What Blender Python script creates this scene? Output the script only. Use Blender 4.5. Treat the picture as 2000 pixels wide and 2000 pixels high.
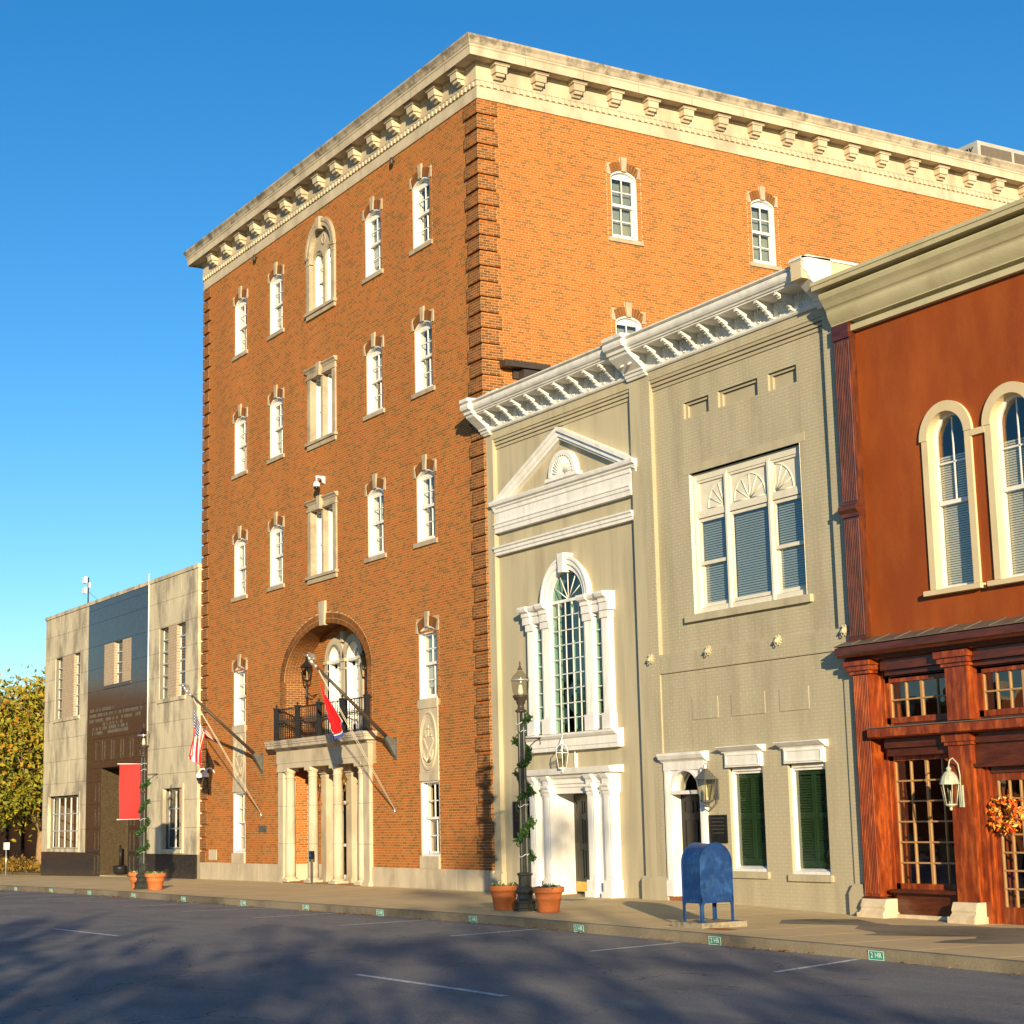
import bpy, math, random
from mathutils import Vector, Matrix
random.seed(11)
R = math.radians
for o in list(bpy.data.objects):
    bpy.data.objects.remove(o)
SC = bpy.context.scene
COL = SC.collection

# ------------------------------------------------------------------ camera
YAW, PITCH, ROLL = -1.02239, 0.16983, -0.02371
cam_d = bpy.data.cameras.new('camera')
cam = bpy.data.objects.new('camera', cam_d)
COL.objects.link(cam)
fw = Vector((math.sin(YAW) * math.cos(PITCH), math.cos(YAW) * math.cos(PITCH), math.sin(PITCH)))
rt = Vector((math.cos(YAW), -math.sin(YAW), 0))
up = rt.cross(fw)
rt2 = math.cos(ROLL) * rt + math.sin(ROLL) * up
up2 = -math.sin(ROLL) * rt + math.cos(ROLL) * up
M = Matrix((rt2, up2, -fw)).transposed().to_4x4()
M.translation = Vector((37.0493, -21.8797, 1.815))
cam.matrix_world = M
cam_d.sensor_width = 36
cam_d.lens = 36 * 3438.0 / 2000
cam_d.clip_end = 3000
SC.camera = cam

# ------------------------------------------------------------------ light
SUN_TRAVEL = Vector((-2.1, 1.0, -0.415)).normalized()
elev = math.asin(-SUN_TRAVEL.z)
world = bpy.data.worlds.new('World')
SC.world = world
world.use_nodes = True
wn = world.node_tree.nodes
wl = world.node_tree.links
bg = wn['Background']
sky = wn.new('ShaderNodeTexSky')
sky.sky_type = 'NISHITA'
sky.sun_disc = False
sky.sun_elevation = elev + R(4)
sky.sun_rotation = math.atan2(-SUN_TRAVEL.x, -SUN_TRAVEL.y)
sky.altitude = 100
sky.air_density = 1.0
sky.dust_density = 0.0
sky.ozone_density = 3.5
hsv = wn.new('ShaderNodeHueSaturation')
hsv.inputs['Saturation'].default_value = 1.27
wl.new(sky.outputs[0], hsv.inputs['Color'])
wl.new(hsv.outputs[0], bg.inputs['Color'])
bg.inputs['Strength'].default_value = 0.098
sun_d = bpy.data.lights.new('sun', 'SUN')
sun_d.energy = 5.0
sun_d.angle = R(0.5)
sun_d.color = (1.0, 0.80, 0.52)
sun = bpy.data.objects.new('sun', sun_d)
COL.objects.link(sun)
sun.rotation_euler = SUN_TRAVEL.to_track_quat('-Z', 'Y').to_euler()
sun.location = (60, -40, 40)
SC.view_settings.view_transform = 'Standard'
SC.view_settings.look = 'None'
SC.view_settings.exposure = 0.74
SC.view_settings.gamma = 1.0
SC.render.engine = 'CYCLES'

# ------------------------------------------------------------------ materials
MATS = {}
def node_mat(name):
    m = bpy.data.materials.new(name)
    m.use_nodes = True
    MATS[name] = m
    nt = m.node_tree
    return m, nt, nt.nodes, nt.links, nt.nodes['Principled BSDF']

def mat(name, col, rough=0.7, var=0.18, scale=3.0, col2=None, amt=0.0, scale2=1.2, bump=0.0, bscale=60.0, spec=0.3, metal=0.0, stretch=None, lo=0.48, hi=0.62):
    """procedural paint / stone: base colour, fine value variation, optional second colour in patches, fine bump"""
    m, nt, n, l, b = node_mat(name)
    geo = n.new('ShaderNodeNewGeometry')
    src = geo.outputs['Position']
    if stretch:
        mp = n.new('ShaderNodeMapping')
        mp.inputs['Scale'].default_value = stretch
        l.new(src, mp.inputs['Vector'])
        src2 = mp.outputs[0]
    else:
        src2 = src
    nz = n.new('ShaderNodeTexNoise')
    nz.inputs['Scale'].default_value = scale
    nz.inputs['Detail'].default_value = 6
    l.new(src2, nz.inputs['Vector'])
    mr = n.new('ShaderNodeMapRange')
    mr.inputs['From Min'].default_value = 0.3
    mr.inputs['From Max'].default_value = 0.7
    mr.inputs['To Min'].default_value = 1 - var
    mr.inputs['To Max'].default_value = 1 + var
    l.new(nz.outputs['Fac'], mr.inputs['Value'])
    mul = n.new('ShaderNodeMixRGB')
    mul.blend_type = 'MULTIPLY'
    mul.inputs['Fac'].default_value = 1
    if col2:
        nz2 = n.new('ShaderNodeTexNoise')
        nz2.inputs['Scale'].default_value = scale2
        nz2.inputs['Detail'].default_value = 8
        nz2.inputs['Roughness'].default_value = 0.65
        l.new(src2, nz2.inputs['Vector'])
        r2 = n.new('ShaderNodeMapRange')
        r2.inputs['From Min'].default_value = lo
        r2.inputs['From Max'].default_value = hi
        r2.inputs['To Max'].default_value = amt
        l.new(nz2.outputs['Fac'], r2.inputs['Value'])
        mx = n.new('ShaderNodeMixRGB')
        mx.inputs[1].default_value = (*col, 1)
        mx.inputs[2].default_value = (*col2, 1)
        l.new(r2.outputs[0], mx.inputs['Fac'])
        l.new(mx.outputs[0], mul.inputs[1])
    else:
        mul.inputs[1].default_value = (*col, 1)
    l.new(mr.outputs[0], mul.inputs[2])
    l.new(mul.outputs[0], b.inputs['Base Color'])
    b.inputs['Roughness'].default_value = rough
    b.inputs['Specular IOR Level'].default_value = spec
    b.inputs['Metallic'].default_value = metal
    if bump > 0:
        nb = n.new('ShaderNodeTexNoise')
        nb.inputs['Scale'].default_value = bscale
        nb.inputs['Detail'].default_value = 4
        l.new(src, nb.inputs['Vector'])
        bp = n.new('ShaderNodeBump')
        bp.inputs['Strength'].default_value = bump
        bp.inputs['Distance'].default_value = 0.02
        l.new(nb.outputs['Fac'], bp.inputs['Height'])
        l.new(bp.outputs[0], b.inputs['Normal'])
    return m

def tint_mat(name, stops, rough=0.8, spec=0.25, weather=True, bump=0.25):
    """colour taken from a per-piece 'tint' attribute (each brick or leaf has its own), plus grain"""
    m, nt, n, l, b = node_mat(name)
    at = n.new('ShaderNodeAttribute')
    at.attribute_name = 'tint'
    cr = n.new('ShaderNodeValToRGB')
    el = cr.color_ramp.elements
    el[0].position, el[0].color = stops[0][0], (*stops[0][1], 1)
    el[1].position, el[1].color = stops[-1][0], (*stops[-1][1], 1)
    for p, c in stops[1:-1]:
        e = el.new(p)
        e.color = (*c, 1)
    l.new(at.outputs['Fac'], cr.inputs['Fac'])
    geo = n.new('ShaderNodeNewGeometry')
    nz = n.new('ShaderNodeTexNoise')
    nz.inputs['Scale'].default_value = 0.55
    nz.inputs['Detail'].default_value = 7
    l.new(geo.outputs['Position'], nz.inputs['Vector'])
    mr = n.new('ShaderNodeMapRange')
    mr.inputs['From Min'].default_value = 0.3
    mr.inputs['From Max'].default_value = 0.7
    mr.inputs['To Min'].default_value = 0.86 if weather else 0.97
    mr.inputs['To Max'].default_value = 1.10 if weather else 1.03
    wm = n.new('ShaderNodeMapping'); wm.inputs['Scale'].default_value = (1.0, 1.0, 0.22)
    l.new(geo.outputs['Position'], wm.inputs['Vector'])
    l.new(wm.outputs[0], nz.inputs['Vector'])
    l.new(nz.outputs['Fac'], mr.inputs['Value'])
    nz2 = n.new('ShaderNodeTexNoise')
    nz2.inputs['Scale'].default_value = 45
    nz2.inputs['Detail'].default_value = 3
    l.new(geo.outputs['Position'], nz2.inputs['Vector'])
    mr2 = n.new('ShaderNodeMapRange')
    mr2.inputs['To Min'].default_value = 0.78
    mr2.inputs['To Max'].default_value = 1.27
    l.new(nz2.outputs['Fac'], mr2.inputs['Value'])
    mm = n.new('ShaderNodeMath')
    mm.operation = 'MULTIPLY'
    l.new(mr.outputs[0], mm.inputs[0])
    l.new(mr2.outputs[0], mm.inputs[1])
    mul = n.new('ShaderNodeMixRGB')
    mul.blend_type = 'MULTIPLY'
    mul.inputs['Fac'].default_value = 1
    l.new(cr.outputs[0], mul.inputs[1])
    l.new(mm.outputs[0], mul.inputs[2])
    l.new(mul.outputs[0], b.inputs['Base Color'])
    b.inputs['Roughness'].default_value = rough
    b.inputs['Specular IOR Level'].default_value = spec
    if bump:
        bp = n.new('ShaderNodeBump')
        bp.inputs['Strength'].default_value = bump
        bp.inputs['Distance'].default_value = 0.01
        l.new(nz2.outputs['Fac'], bp.inputs['Height'])
        l.new(bp.outputs[0], b.inputs['Normal'])
    return m

def glass_mat(name, tint=(0.82, 0.86, 0.85), ior=2.15, rough=0.015, wav=0.08):
    m, nt, n, l, b = node_mat(name)
    n.remove(b)
    out = n['Material Output']
    tr = n.new('ShaderNodeBsdfTransparent')
    tr.inputs['Color'].default_value = (*tint, 1)
    gl = n.new('ShaderNodeBsdfGlossy')
    gl.inputs['Roughness'].default_value = rough
    lw = n.new('ShaderNodeLayerWeight')
    lw.inputs['Blend'].default_value = 0.5
    pw = n.new('ShaderNodeMath'); pw.operation = 'POWER'; pw.inputs[1].default_value = 5.0
    l.new(lw.outputs['Facing'], pw.inputs[0])
    f0 = ((ior-1)/(ior+1))**2
    fr = n.new('ShaderNodeMath'); fr.operation = 'MULTIPLY_ADD'
    l.new(pw.outputs[0], fr.inputs[0])
    fr.inputs[1].default_value = 1-f0
    fr.inputs[2].default_value = f0
    geo = n.new('ShaderNodeNewGeometry')
    nz = n.new('ShaderNodeTexNoise')
    nz.inputs['Scale'].default_value = 1.6
    nz.inputs['Detail'].default_value = 1
    l.new(geo.outputs['Position'], nz.inputs['Vector'])
    bp = n.new('ShaderNodeBump')
    bp.inputs['Strength'].default_value = wav
    bp.inputs['Distance'].default_value = 0.1
    l.new(nz.outputs['Fac'], bp.inputs['Height'])
    l.new(bp.outputs[0], gl.inputs['Normal'])
    mx = n.new('ShaderNodeMixShader')
    l.new(fr.outputs[0], mx.inputs['Fac'])
    l.new(tr.outputs[0], mx.inputs[1])
    l.new(gl.outputs[0], mx.inputs[2])
    l.new(mx.outputs[0], out.inputs['Surface'])
    return m

BRICK_STOPS = [(0.0, (0.25, 0.105, 0.022)), (0.3, (0.29, 0.115, 0.022)), (0.36, (0.37, 0.130, 0.021)),
               (0.75, (0.42, 0.142, 0.021)), (0.85, (0.45, 0.120, 0.017)), (1.0, (0.47, 0.105, 0.015))]
tint_mat('brick', BRICK_STOPS)
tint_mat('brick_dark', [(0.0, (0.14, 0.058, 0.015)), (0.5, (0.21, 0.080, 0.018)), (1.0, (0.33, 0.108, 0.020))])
mat('mortar', (0.54, 0.37, 0.19), 0.9, 0.12, 6)
mat('limestone', (0.55, 0.47, 0.325), 0.75, 0.10, 2.5, (0.33, 0.275, 0.185), 0.6, 0.9, bump=0.15, bscale=40, stretch=(1, 1, .5))
mat('window_stone', (0.44, 0.365, 0.245), 0.8, 0.12, 2.5, (0.26, 0.21, 0.14), 0.6, 1.5, bump=0.15, bscale=40)
mat('limestone_weathered', (0.50, 0.44, 0.33), 0.85, 0.16, 3, (0.20, 0.175, 0.13), 0.75, 1.6, bump=0.25, bscale=40, stretch=(1, 1, 0.5))
mat('coping_stone', (0.42, 0.36, 0.26), 0.85, 0.18, 3, (0.13, 0.11, 0.08), 0.85, 2.2, bump=0.25, bscale=40)
mat('white_paint', (0.78, 0.77, 0.72), 0.5, 0.05, 4, (0.58, 0.55, 0.47), 0.45, 2.2, bump=0.1, bscale=50, stretch=(1.5, 1.5, .4))
mat('cream_paint', (0.70, 0.66, 0.53), 0.5, 0.05, 4, (0.55, 0.50, 0.38), 0.3, 1.5)
mat('grey_white_paint', (0.72, 0.71, 0.65), 0.5, 0.07, 4, (0.46, 0.43, 0.36), 0.45, 2.4, bump=0.1, bscale=50)
mat('stucco', (0.47, 0.415, 0.275), 0.85, 0.08, 1.6, (0.36, 0.31, 0.205), 0.6, 1.3, bump=0.25, bscale=90, stretch=(1.6, 1.6, 0.22))
mat('painted_brick', (0.45, 0.40, 0.267), 0.6, 0.07, 1.6, (0.34, 0.295, 0.195), 0.55, 1.3, bump=0.3, bscale=60, stretch=(1.5, 1.5, 0.25))
mat('painted_joint', (0.41, 0.36, 0.235), 0.75, 0.06, 2)
mat('slab_stone', (0.60, 0.52, 0.35), 0.85, 0.12, 2.0, (0.27, 0.235, 0.17), 0.8, 0.95, bump=0.2, bscale=45, stretch=(1.5, 1.5, 0.55), lo=0.47, hi=0.6)
mat('slab_joint', (0.2, 0.18, 0.13), 0.9, 0.1, 4)
mat('black_granite', (0.030, 0.026, 0.022), 0.14, 0.3, 30, (0.070, 0.055, 0.038), 0.8, 14, spec=0.28)
mat('brown_granite', (0.050, 0.038, 0.022), 0.3, 0.35, 26, (0.12, 0.085, 0.045), 0.8, 30, spec=0.3)
mat('rust_granite', (0.10, 0.038, 0.013), 0.3, 0.35, 26, (0.28, 0.15, 0.06), 0.7, 30, spec=0.5)
mat('tan_brick', (0.47, 0.36, 0.24), 0.8, 0.12, 9)
mat('tan_joint', (0.30, 0.23, 0.15), 0.9, 0.1, 5)
mat('aluminium', (0.50, 0.54, 0.54), 0.4, 0.08, 5, metal=0.3)
mat('dark_frame', (0.035, 0.035, 0.036), 0.45, 0.15, 5)
mat('rust_stucco', (0.27, 0.055, 0.006), 0.62, 0.13, 0.9, (0.37, 0.095, 0.014), 0.55, 1.1, bump=0.2, bscale=30, stretch=(1.2, 1.2, 0.45), lo=0.45, hi=0.66)
mat('cove_paint', (0.50, 0.45, 0.27), 0.6, 0.08, 1.5, (0.40, 0.355, 0.2), 0.6, 1.1, bump=0.2, bscale=30)
mat('hood_paint', (0.64, 0.52, 0.31), 0.65, 0.06, 2)
mat('wood', (0.19, 0.032, 0.006), 0.3, 0.4, 5.0, (0.38, 0.082, 0.012), 0.85, 2.2, spec=0.5, stretch=(3.0, 3.0, 0.7))
mat('wood_dark', (0.075, 0.018, 0.008), 0.25, 0.3, 5.0, (0.12, 0.03, 0.01), 0.6, 2.2, spec=0.5, stretch=(0.6, 2.0, 3.0))
mat('wood_flute', (0.085, 0.022, 0.008), 0.2, 0.4, 5.0, (0.15, 0.035, 0.01), 0.7, 2.2, spec=0.6, stretch=(3.0, 3.0, 0.7))
mat('muntin_wood', (0.42, 0.24, 0.10), 0.4, 0.1, 6)
mat('metal_roof', (0.13, 0.11, 0.08), 0.5, 0.15, 4)
mat('pedestal_stone', (0.62, 0.52, 0.35), 0.7, 0.12, 4, (0.45, 0.34, 0.2), 0.5, 3, bump=0.2)
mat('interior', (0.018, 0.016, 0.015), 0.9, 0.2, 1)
mat('interior_light', (0.30, 0.28, 0.23), 0.9, 0.2, 1)
mat('curtain', (0.62, 0.58, 0.46), 0.9, 0.08, 5)
mat('blind', (0.34, 0.40, 0.40), 0.7, 0.05, 5)
mat('frosted', (0.30, 0.33, 0.27), 0.25, 0.12, 1.5, (0.42, 0.40, 0.25), 0.7, 1.0, spec=0.5)
mat('shutter_green', (0.030, 0.070, 0.022), 0.4, 0.1, 6)
mat('door_dark', (0.055, 0.052, 0.036), 0.35, 0.15, 4)
mat('door_black', (0.012, 0.010, 0.009), 0.3, 0.15, 4)
mat('brass', (0.62, 0.38, 0.10), 0.3, 0.15, 12, metal=0.9)
mat('iron', (0.018, 0.018, 0.018), 0.4, 0.2, 8)
mat('lamp_green', (0.030, 0.034, 0.028), 0.38, 0.2, 6, (0.06, 0.06, 0.05), 0.5, 3)
mat('bronze', (0.055, 0.043, 0.032), 0.4, 0.2, 8)
mat('grey_bronze', (0.10, 0.10, 0.085), 0.5, 0.2, 8)
mat('silver', (0.60, 0.61, 0.58), 0.3, 0.1, 8, metal=0.7)
mat('terracotta', (0.52, 0.155, 0.045), 0.75, 0.12, 5, (0.40, 0.12, 0.04), 0.6, 6, bump=0.15)
mat('soil', (0.035, 0.025, 0.018), 0.95, 0.3, 20)
mat('mail_blue', (0.008, 0.040, 0.145), 0.42, 0.25, 5, (0.025, 0.085, 0.22), 0.8, 4.5, spec=0.4)
mat('slab_concrete', (0.30, 0.26, 0.175), 0.9, 0.2, 14, (0.10, 0.09, 0.065), 0.7, 4, bump=0.4, bscale=60)
mat('banner_red', (0.52, 0.035, 0.032), 0.8, 0.05, 3, stretch=(2, 2, 12), bump=0.1, bscale=14)
mat('black_plaque', (0.012, 0.011, 0.010), 0.35, 0.2, 10)
mat('dim_letters', (0.06, 0.05, 0.035), 0.5, 0.1, 8)
mat('pale_letters', (0.11, 0.10, 0.08), 0.5, 0.3, 8)
mat('sign_green', (0.02, 0.27, 0.17), 0.5, 0.08, 8)
mat('sign_white', (0.75, 0.78, 0.75), 0.5, 0.05, 8)
mat('sign_blue', (0.03, 0.10, 0.35), 0.5, 0.05, 8)
mat('cctv_white', (0.78, 0.78, 0.74), 0.35, 0.04, 8)
mat('cctv_dome', (0.01, 0.01, 0.01), 0.1, 0.1, 8, spec=0.6)
mat('ac_metal', (0.42, 0.41, 0.36), 0.5, 0.08, 3)
mat('ac_louver', (0.15, 0.125, 0.09), 0.6, 0.12, 14)
mat('black_ink', (0.02, 0.02, 0.02), 0.6, 0.05, 8)
mat('verdigris_paint', (0.44, 0.47, 0.34), 0.5, 0.12, 8, (0.3, 0.33, 0.25), 0.5, 6)
mat('bark', (0.30, 0.19, 0.10), 0.9, 0.3, 12, bump=0.5, bscale=30, stretch=(2, 2, 0.5))
mat('rope', (0.60, 0.55, 0.42), 0.9, 0.05, 8)
mat('tan_wall', (0.48, 0.39, 0.25), 0.85, 0.08, 2)
mat('dark_coping', (0.035, 0.05, 0.06), 0.5, 0.1, 3)
mat('floor_brick', (0.30, 0.12, 0.05), 0.85, 0.2, 14)
mat('rust_stain', (0.42, 0.15, 0.03), 0.9, 0.2, 9)
mat('line_paint', (0.66, 0.66, 0.64), 0.7, 0.1, 12, (0.2, 0.2, 0.2), 0.75, 11, lo=0.5, hi=0.62)
tint_mat('tree_leaf', [(0.0, (0.055, 0.085, 0.012)), (0.35, (0.14, 0.165, 0.018)), (0.65, (0.28, 0.25, 0.022)), (0.85, (0.40, 0.24, 0.022)), (1.0, (0.42, 0.15, 0.02))], 0.6, 0.3, True, 0)
tint_mat('garland_leaf', [(0.0, (0.010, 0.028, 0.008)), (0.6, (0.025, 0.07, 0.015)), (1.0, (0.05, 0.12, 0.02))], 0.6, 0.3, True, 0)
tint_mat('wreath_leaf', [(0.0, (0.30, 0.02, 0.01)), (0.35, (0.55, 0.08, 0.01)), (0.7, (0.65, 0.22, 0.02)), (0.9, (0.70, 0.45, 0.06)), (1.0, (0.55, 0.50, 0.2))], 0.7, 0.2, True, 0)
tint_mat('flower_leaf', [(0.0, (0.03, 0.09, 0.015)), (0.55, (0.07, 0.16, 0.02)), (0.6, (0.6, 0.45, 0.05)), (0.8, (0.65, 0.6, 0.45)), (1.0, (0.10, 0.03, 0.16))], 0.7, 0.2, True, 0)
tint_mat('litter_leaf', [(0.0, (0.20, 0.07, 0.02)), (0.6, (0.42, 0.15, 0.03)), (1.0, (0.50, 0.30, 0.08))], 0.8, 0.2, True, 0)
tint_mat('hedge_leaf', [(0.0, (0.10, 0.06, 0.01)), (0.6, (0.22, 0.14, 0.02)), (1.0, (0.34, 0.18, 0.03))], 0.8, 0.2, True, 0)
glass_mat('glass')
glass_mat('lantern_glass', (0.85, 0.83, 0.72), 1.45, 0.08, 0.02)
glass_mat('globe_glass', (0.80, 0.78, 0.70), 1.5, 0.12, 0.05)
glass_mat('glass_teal', (0.55, 0.78, 0.74), 1.8, 0.015, 0.08)

# ------------------------------------------------------------------ ground materials
def ground_mat(name, base, dark, light, cracks=0.0, spec=0.3, rough=0.85, speck=0.3):
    m, nt, n, l, b = node_mat(name)
    geo = n.new('ShaderNodeNewGeometry')
    P = geo.outputs['Position']
    def noise(scale, detail=6, vec=None, rough_=0.6):
        z = n.new('ShaderNodeTexNoise')
        z.inputs['Scale'].default_value = scale
        z.inputs['Detail'].default_value = detail
        z.inputs['Roughness'].default_value = rough_
        l.new(vec if vec else P, z.inputs['Vector'])
        return z.outputs['Fac']
    def rng(v, a, b_, c, d):
        r = n.new('ShaderNodeMapRange')
        for k, x in zip(('From Min', 'From Max', 'To Min', 'To Max'), (a, b_, c, d)):
            r.inputs[k].default_value = x
        l.new(v, r.inputs['Value'])
        return r.outputs[0]
    m1 = n.new('ShaderNodeMixRGB')
    m1.inputs[1].default_value = (*base, 1)
    m1.inputs[2].default_value = (*dark, 1)
    l.new(rng(noise(0.5, 9), 0.45, 0.65, 0, 0.8), m1.inputs['Fac'])
    m2 = n.new('ShaderNodeMixRGB')
    m2.inputs[2].default_value = (*light, 1)
    l.new(m1.outputs[0], m2.inputs[1])
    mp = n.new('ShaderNodeMapping')
    mp.inputs['Scale'].default_value = (0.25, 1.6, 1)
    l.new(P, mp.inputs['Vector'])
    l.new(rng(noise(1.0, 6, mp.outputs[0]), 0.5, 0.7, 0, 0.5), m2.inputs['Fac'])
    mul = n.new('ShaderNodeMixRGB')
    mul.blend_type = 'MULTIPLY'
    mul.inputs['Fac'].default_value = 1
    l.new(m2.outputs[0], mul.inputs[1])
    fine = noise(38, 5, None, 0.75)
    l.new(rng(fine, 0.25, 0.75, 1 - speck, 1 + speck), mul.inputs[2])
    last = mul.outputs[0]
    if cracks:
        wob = n.new('ShaderNodeMixRGB'); wob.inputs['Fac'].default_value = 0.10
        nzc = n.new('ShaderNodeTexNoise'); nzc.inputs['Scale'].default_value = 1.3; nzc.inputs['Detail'].default_value = 5
        l.new(P, nzc.inputs['Vector']); l.new(P, wob.inputs[1]); 
        sc = n.new('ShaderNodeVectorMath'); sc.operation = 'SCALE'; sc.inputs['Scale'].default_value = 9.0
        l.new(nzc.outputs['Color'], sc.inputs[0]); l.new(sc.outputs[0], wob.inputs[2])
        vo = n.new('ShaderNodeTexVoronoi'); vo.feature = 'DISTANCE_TO_EDGE'; vo.inputs['Scale'].default_value = cracks
        l.new(wob.outputs[0], vo.inputs['Vector'])
        gate = rng(noise(0.22, 3), 0.47, 0.55, 0, 1)
        ck = n.new('ShaderNodeMath'); ck.operation = 'MULTIPLY'
        l.new(rng(vo.outputs['Distance'], 0.0, 0.007, 0.75, 0.0), ck.inputs[0]); l.new(gate, ck.inputs[1])
        m4 = n.new('ShaderNodeMixRGB'); m4.inputs[2].default_value = (0.035, 0.034, 0.034, 1)
        l.new(ck.outputs[0], m4.inputs['Fac']); l.new(last, m4.inputs[1])
        spots = rng(noise(1.9, 2), 0.66, 0.74, 0, 0.55)     # oil drips and patches
        m5 = n.new('ShaderNodeMixRGB'); m5.inputs[2].default_value = (0.06, 0.058, 0.056, 1)
        l.new(spots, m5.inputs['Fac']); l.new(m4.outputs[0], m5.inputs[1])
        last = m5.outputs[0]
    l.new(last, b.inputs['Base Color'])
    b.inputs['Roughness'].default_value = rough
    b.inputs['Specular IOR Level'].default_value = spec
    bp = n.new('ShaderNodeBump')
    bp.inputs['Strength'].default_value = 0.35
    bp.inputs['Distance'].default_value = 0.012
    l.new(fine, bp.inputs['Height'])
    l.new(bp.outputs[0], b.inputs['Normal'])
    return m
ground_mat('asphalt', (0.20, 0.192, 0.182), (0.145, 0.142, 0.138), (0.27, 0.252, 0.228), speck=0.6, cracks=0.32)
ground_mat('concrete', (0.62, 0.465, 0.235), (0.51, 0.38, 0.185), (0.68, 0.53, 0.29), speck=0.16)
ground_mat('curb_concrete', (0.24, 0.20, 0.13), (0.085, 0.075, 0.055), (0.30, 0.25, 0.16), speck=0.3)
ground_mat('earth', (0.16, 0.12, 0.05), (0.09, 0.07, 0.03), (0.2, 0.15, 0.06), speck=0.3)
ground_mat('lawn', (0.06, 0.08, 0.02), (0.04, 0.05, 0.015), (0.10, 0.09, 0.03), speck=0.3)

# ------------------------------------------------------------------ mesh builder
class MB:
    def __init__(s):
        s.v, s.f, s.m, s.t, s.sm = [], [], [], [], []
    def add(s, vs, fs, m=0, t=0.5, sm=False):
        k = len(s.v)
        s.v.extend(vs)
        for f in fs:
            s.f.append([i + k for i in f])
            s.m.append(m); s.t.append(t); s.sm.append(sm)
        return s
    def box(s, x0, x1, y0, y1, z0, z1, m=0, t=0.5):
        return s.add([(x0,y0,z0),(x1,y0,z0),(x1,y1,z0),(x0,y1,z0),(x0,y0,z1),(x1,y0,z1),(x1,y1,z1),(x0,y1,z1)],
              [(0,3,2,1),(4,5,6,7),(0,1,5,4),(1,2,6,5),(2,3,7,6),(3,0,4,7)], m, t)
    def face_box(s, x0, x1, yf, yb, z0, z1, m=0, t=0.5):   # open at the back
        return s.add([(x0,yf,z0),(x1,yf,z0),(x1,yf,z1),(x0,yf,z1),(x0,yb,z0),(x1,yb,z0),(x1,yb,z1),(x0,yb,z1)],
              [(0,1,2,3),(1,5,6,2),(4,0,3,7),(3,2,6,7),(4,5,1,0)], m, t)
    def quad(s, a, b, c, d, m=0, t=0.5):
        return s.add([a, b, c, d], [(0,1,2,3)], m, t)
    def prism(s, prof, a, b, axis='x', m=0, t=0.5, sm=False, caps=True):
        """closed 2D profile extruded along axis; profile coordinates are the other two axes in xyz order"""
        n = len(prof)
        if axis == 'x': mk = lambda p, q: (q, p[0], p[1])
        elif axis == 'y': mk = lambda p, q: (p[0], q, p[1])
        else: mk = lambda p, q: (p[0], p[1], q)
        vs = [mk(p, a) for p in prof] + [mk(p, b) for p in prof]
        fs = [(i, (i+1) % n, n + (i+1) % n, n + i) for i in range(n)]
        s.add(vs, fs, m, t, sm)
        if caps:
            s.add([mk(p, a) for p in prof], [tuple(range(n))[::-1]], m, t)
            s.add([mk(p, b) for p in prof], [tuple(range(n))], m, t)
        return s
    def lathe(s, prof, cx=0, cy=0, n=16, m=0, t=0.5, sm=True, sq=None):
        vs, fs = [], []
        for r, z in prof:
            for i in range(n):
                a = 2*math.pi*(i+0.5)/n
                vs.append((cx + r*math.cos(a), cy + r*math.sin(a), z))
        for k in range(len(prof)-1):
            for i in range(n):
                j = (i+1) % n
                fs.append((k*n+i, k*n+j, (k+1)*n+j, (k+1)*n+i))
        fs.append(tuple(range(n))[::-1])
        fs.append(tuple((len(prof)-1)*n + i for i in range(n)))
        return s.add(vs, fs, m, t, sm)
    def tube(s, pts, r, n=6, m=0, t=0.5, sm=True):
        pts = [Vector(p) for p in pts]
        rs = r if isinstance(r, (list, tuple)) else [r]*len(pts)
        vs, fs = [], []
        ref = None
        for i, p in enumerate(pts):
            d = (pts[min(i+1, len(pts)-1)] - pts[max(i-1, 0)]).normalized()
            if ref is None:
                ref = Vector((0,0,1)) if abs(d.z) < 0.9 else Vector((1,0,0))
            u = d.cross(ref).normalized()
            w = u.cross(d).normalized()
            ref = w
            for k in range(n):
                a = 2*math.pi*k/n
                vs.append(tuple(p + rs[i]*(math.cos(a)*u + math.sin(a)*w)))
        for i in range(len(pts)-1):
            for k in range(n):
                j = (k+1) % n
                fs.append((i*n+k, i*n+j, (i+1)*n+j, (i+1)*n+k))
        fs.append(tuple(range(n))[::-1])
        fs.append(tuple((len(pts)-1)*n + k for k in range(n)))
        return s.add(vs, fs, m, t, sm)
    def ball(s, c, r, n=10, m=0, t=0.5, sz=1.0):
        prof = [(max(0.001, r*math.sin(math.pi*k/n)), -r*sz*math.cos(math.pi*k/n)) for k in range(n+1)]
        return s.lathe([(a, b + c[2]) for a, b in prof], c[0], c[1], n+2, m, t)
    def sweep(s, prof, path, m=0, t=0.5, closed_prof=False):
        """profile (d, z) carried along an XY polyline with mitred corners; d grows to the right of travel"""
        P = [Vector(p) for p in path]
        offs = []
        for i in range(len(P)):
            ns = []
            if i > 0:
                d = (P[i]-P[i-1]).normalized(); ns.append(Vector((d.y, -d.x)))
            if i < len(P)-1:
                d = (P[i+1]-P[i]).normalized(); ns.append(Vector((d.y, -d.x)))
            o = ns[0] if len(ns) == 1 else (ns[0]+ns[1])/(1+ns[0].dot(ns[1]))
            offs.append(o)
        n = len(prof)
        vs = []
        for p, o in zip(P, offs):
            for d, z in prof:
                vs.append((p.x + o.x*d, p.y + o.y*d, z))
        fs = []
        for i in range(len(P)-1):
            for k in range(n if closed_prof else n-1):
                j = (k+1) % n
                fs.append((i*n+k, (i+1)*n+k, (i+1)*n+j, i*n+j))
        s.add(vs, fs, m, t)
        if closed_prof:
            s.add(vs[:n], [tuple(range(n))], m, t)
            s.add(vs[-n:], [tuple(range(n))[::-1]], m, t)
        return s
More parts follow.
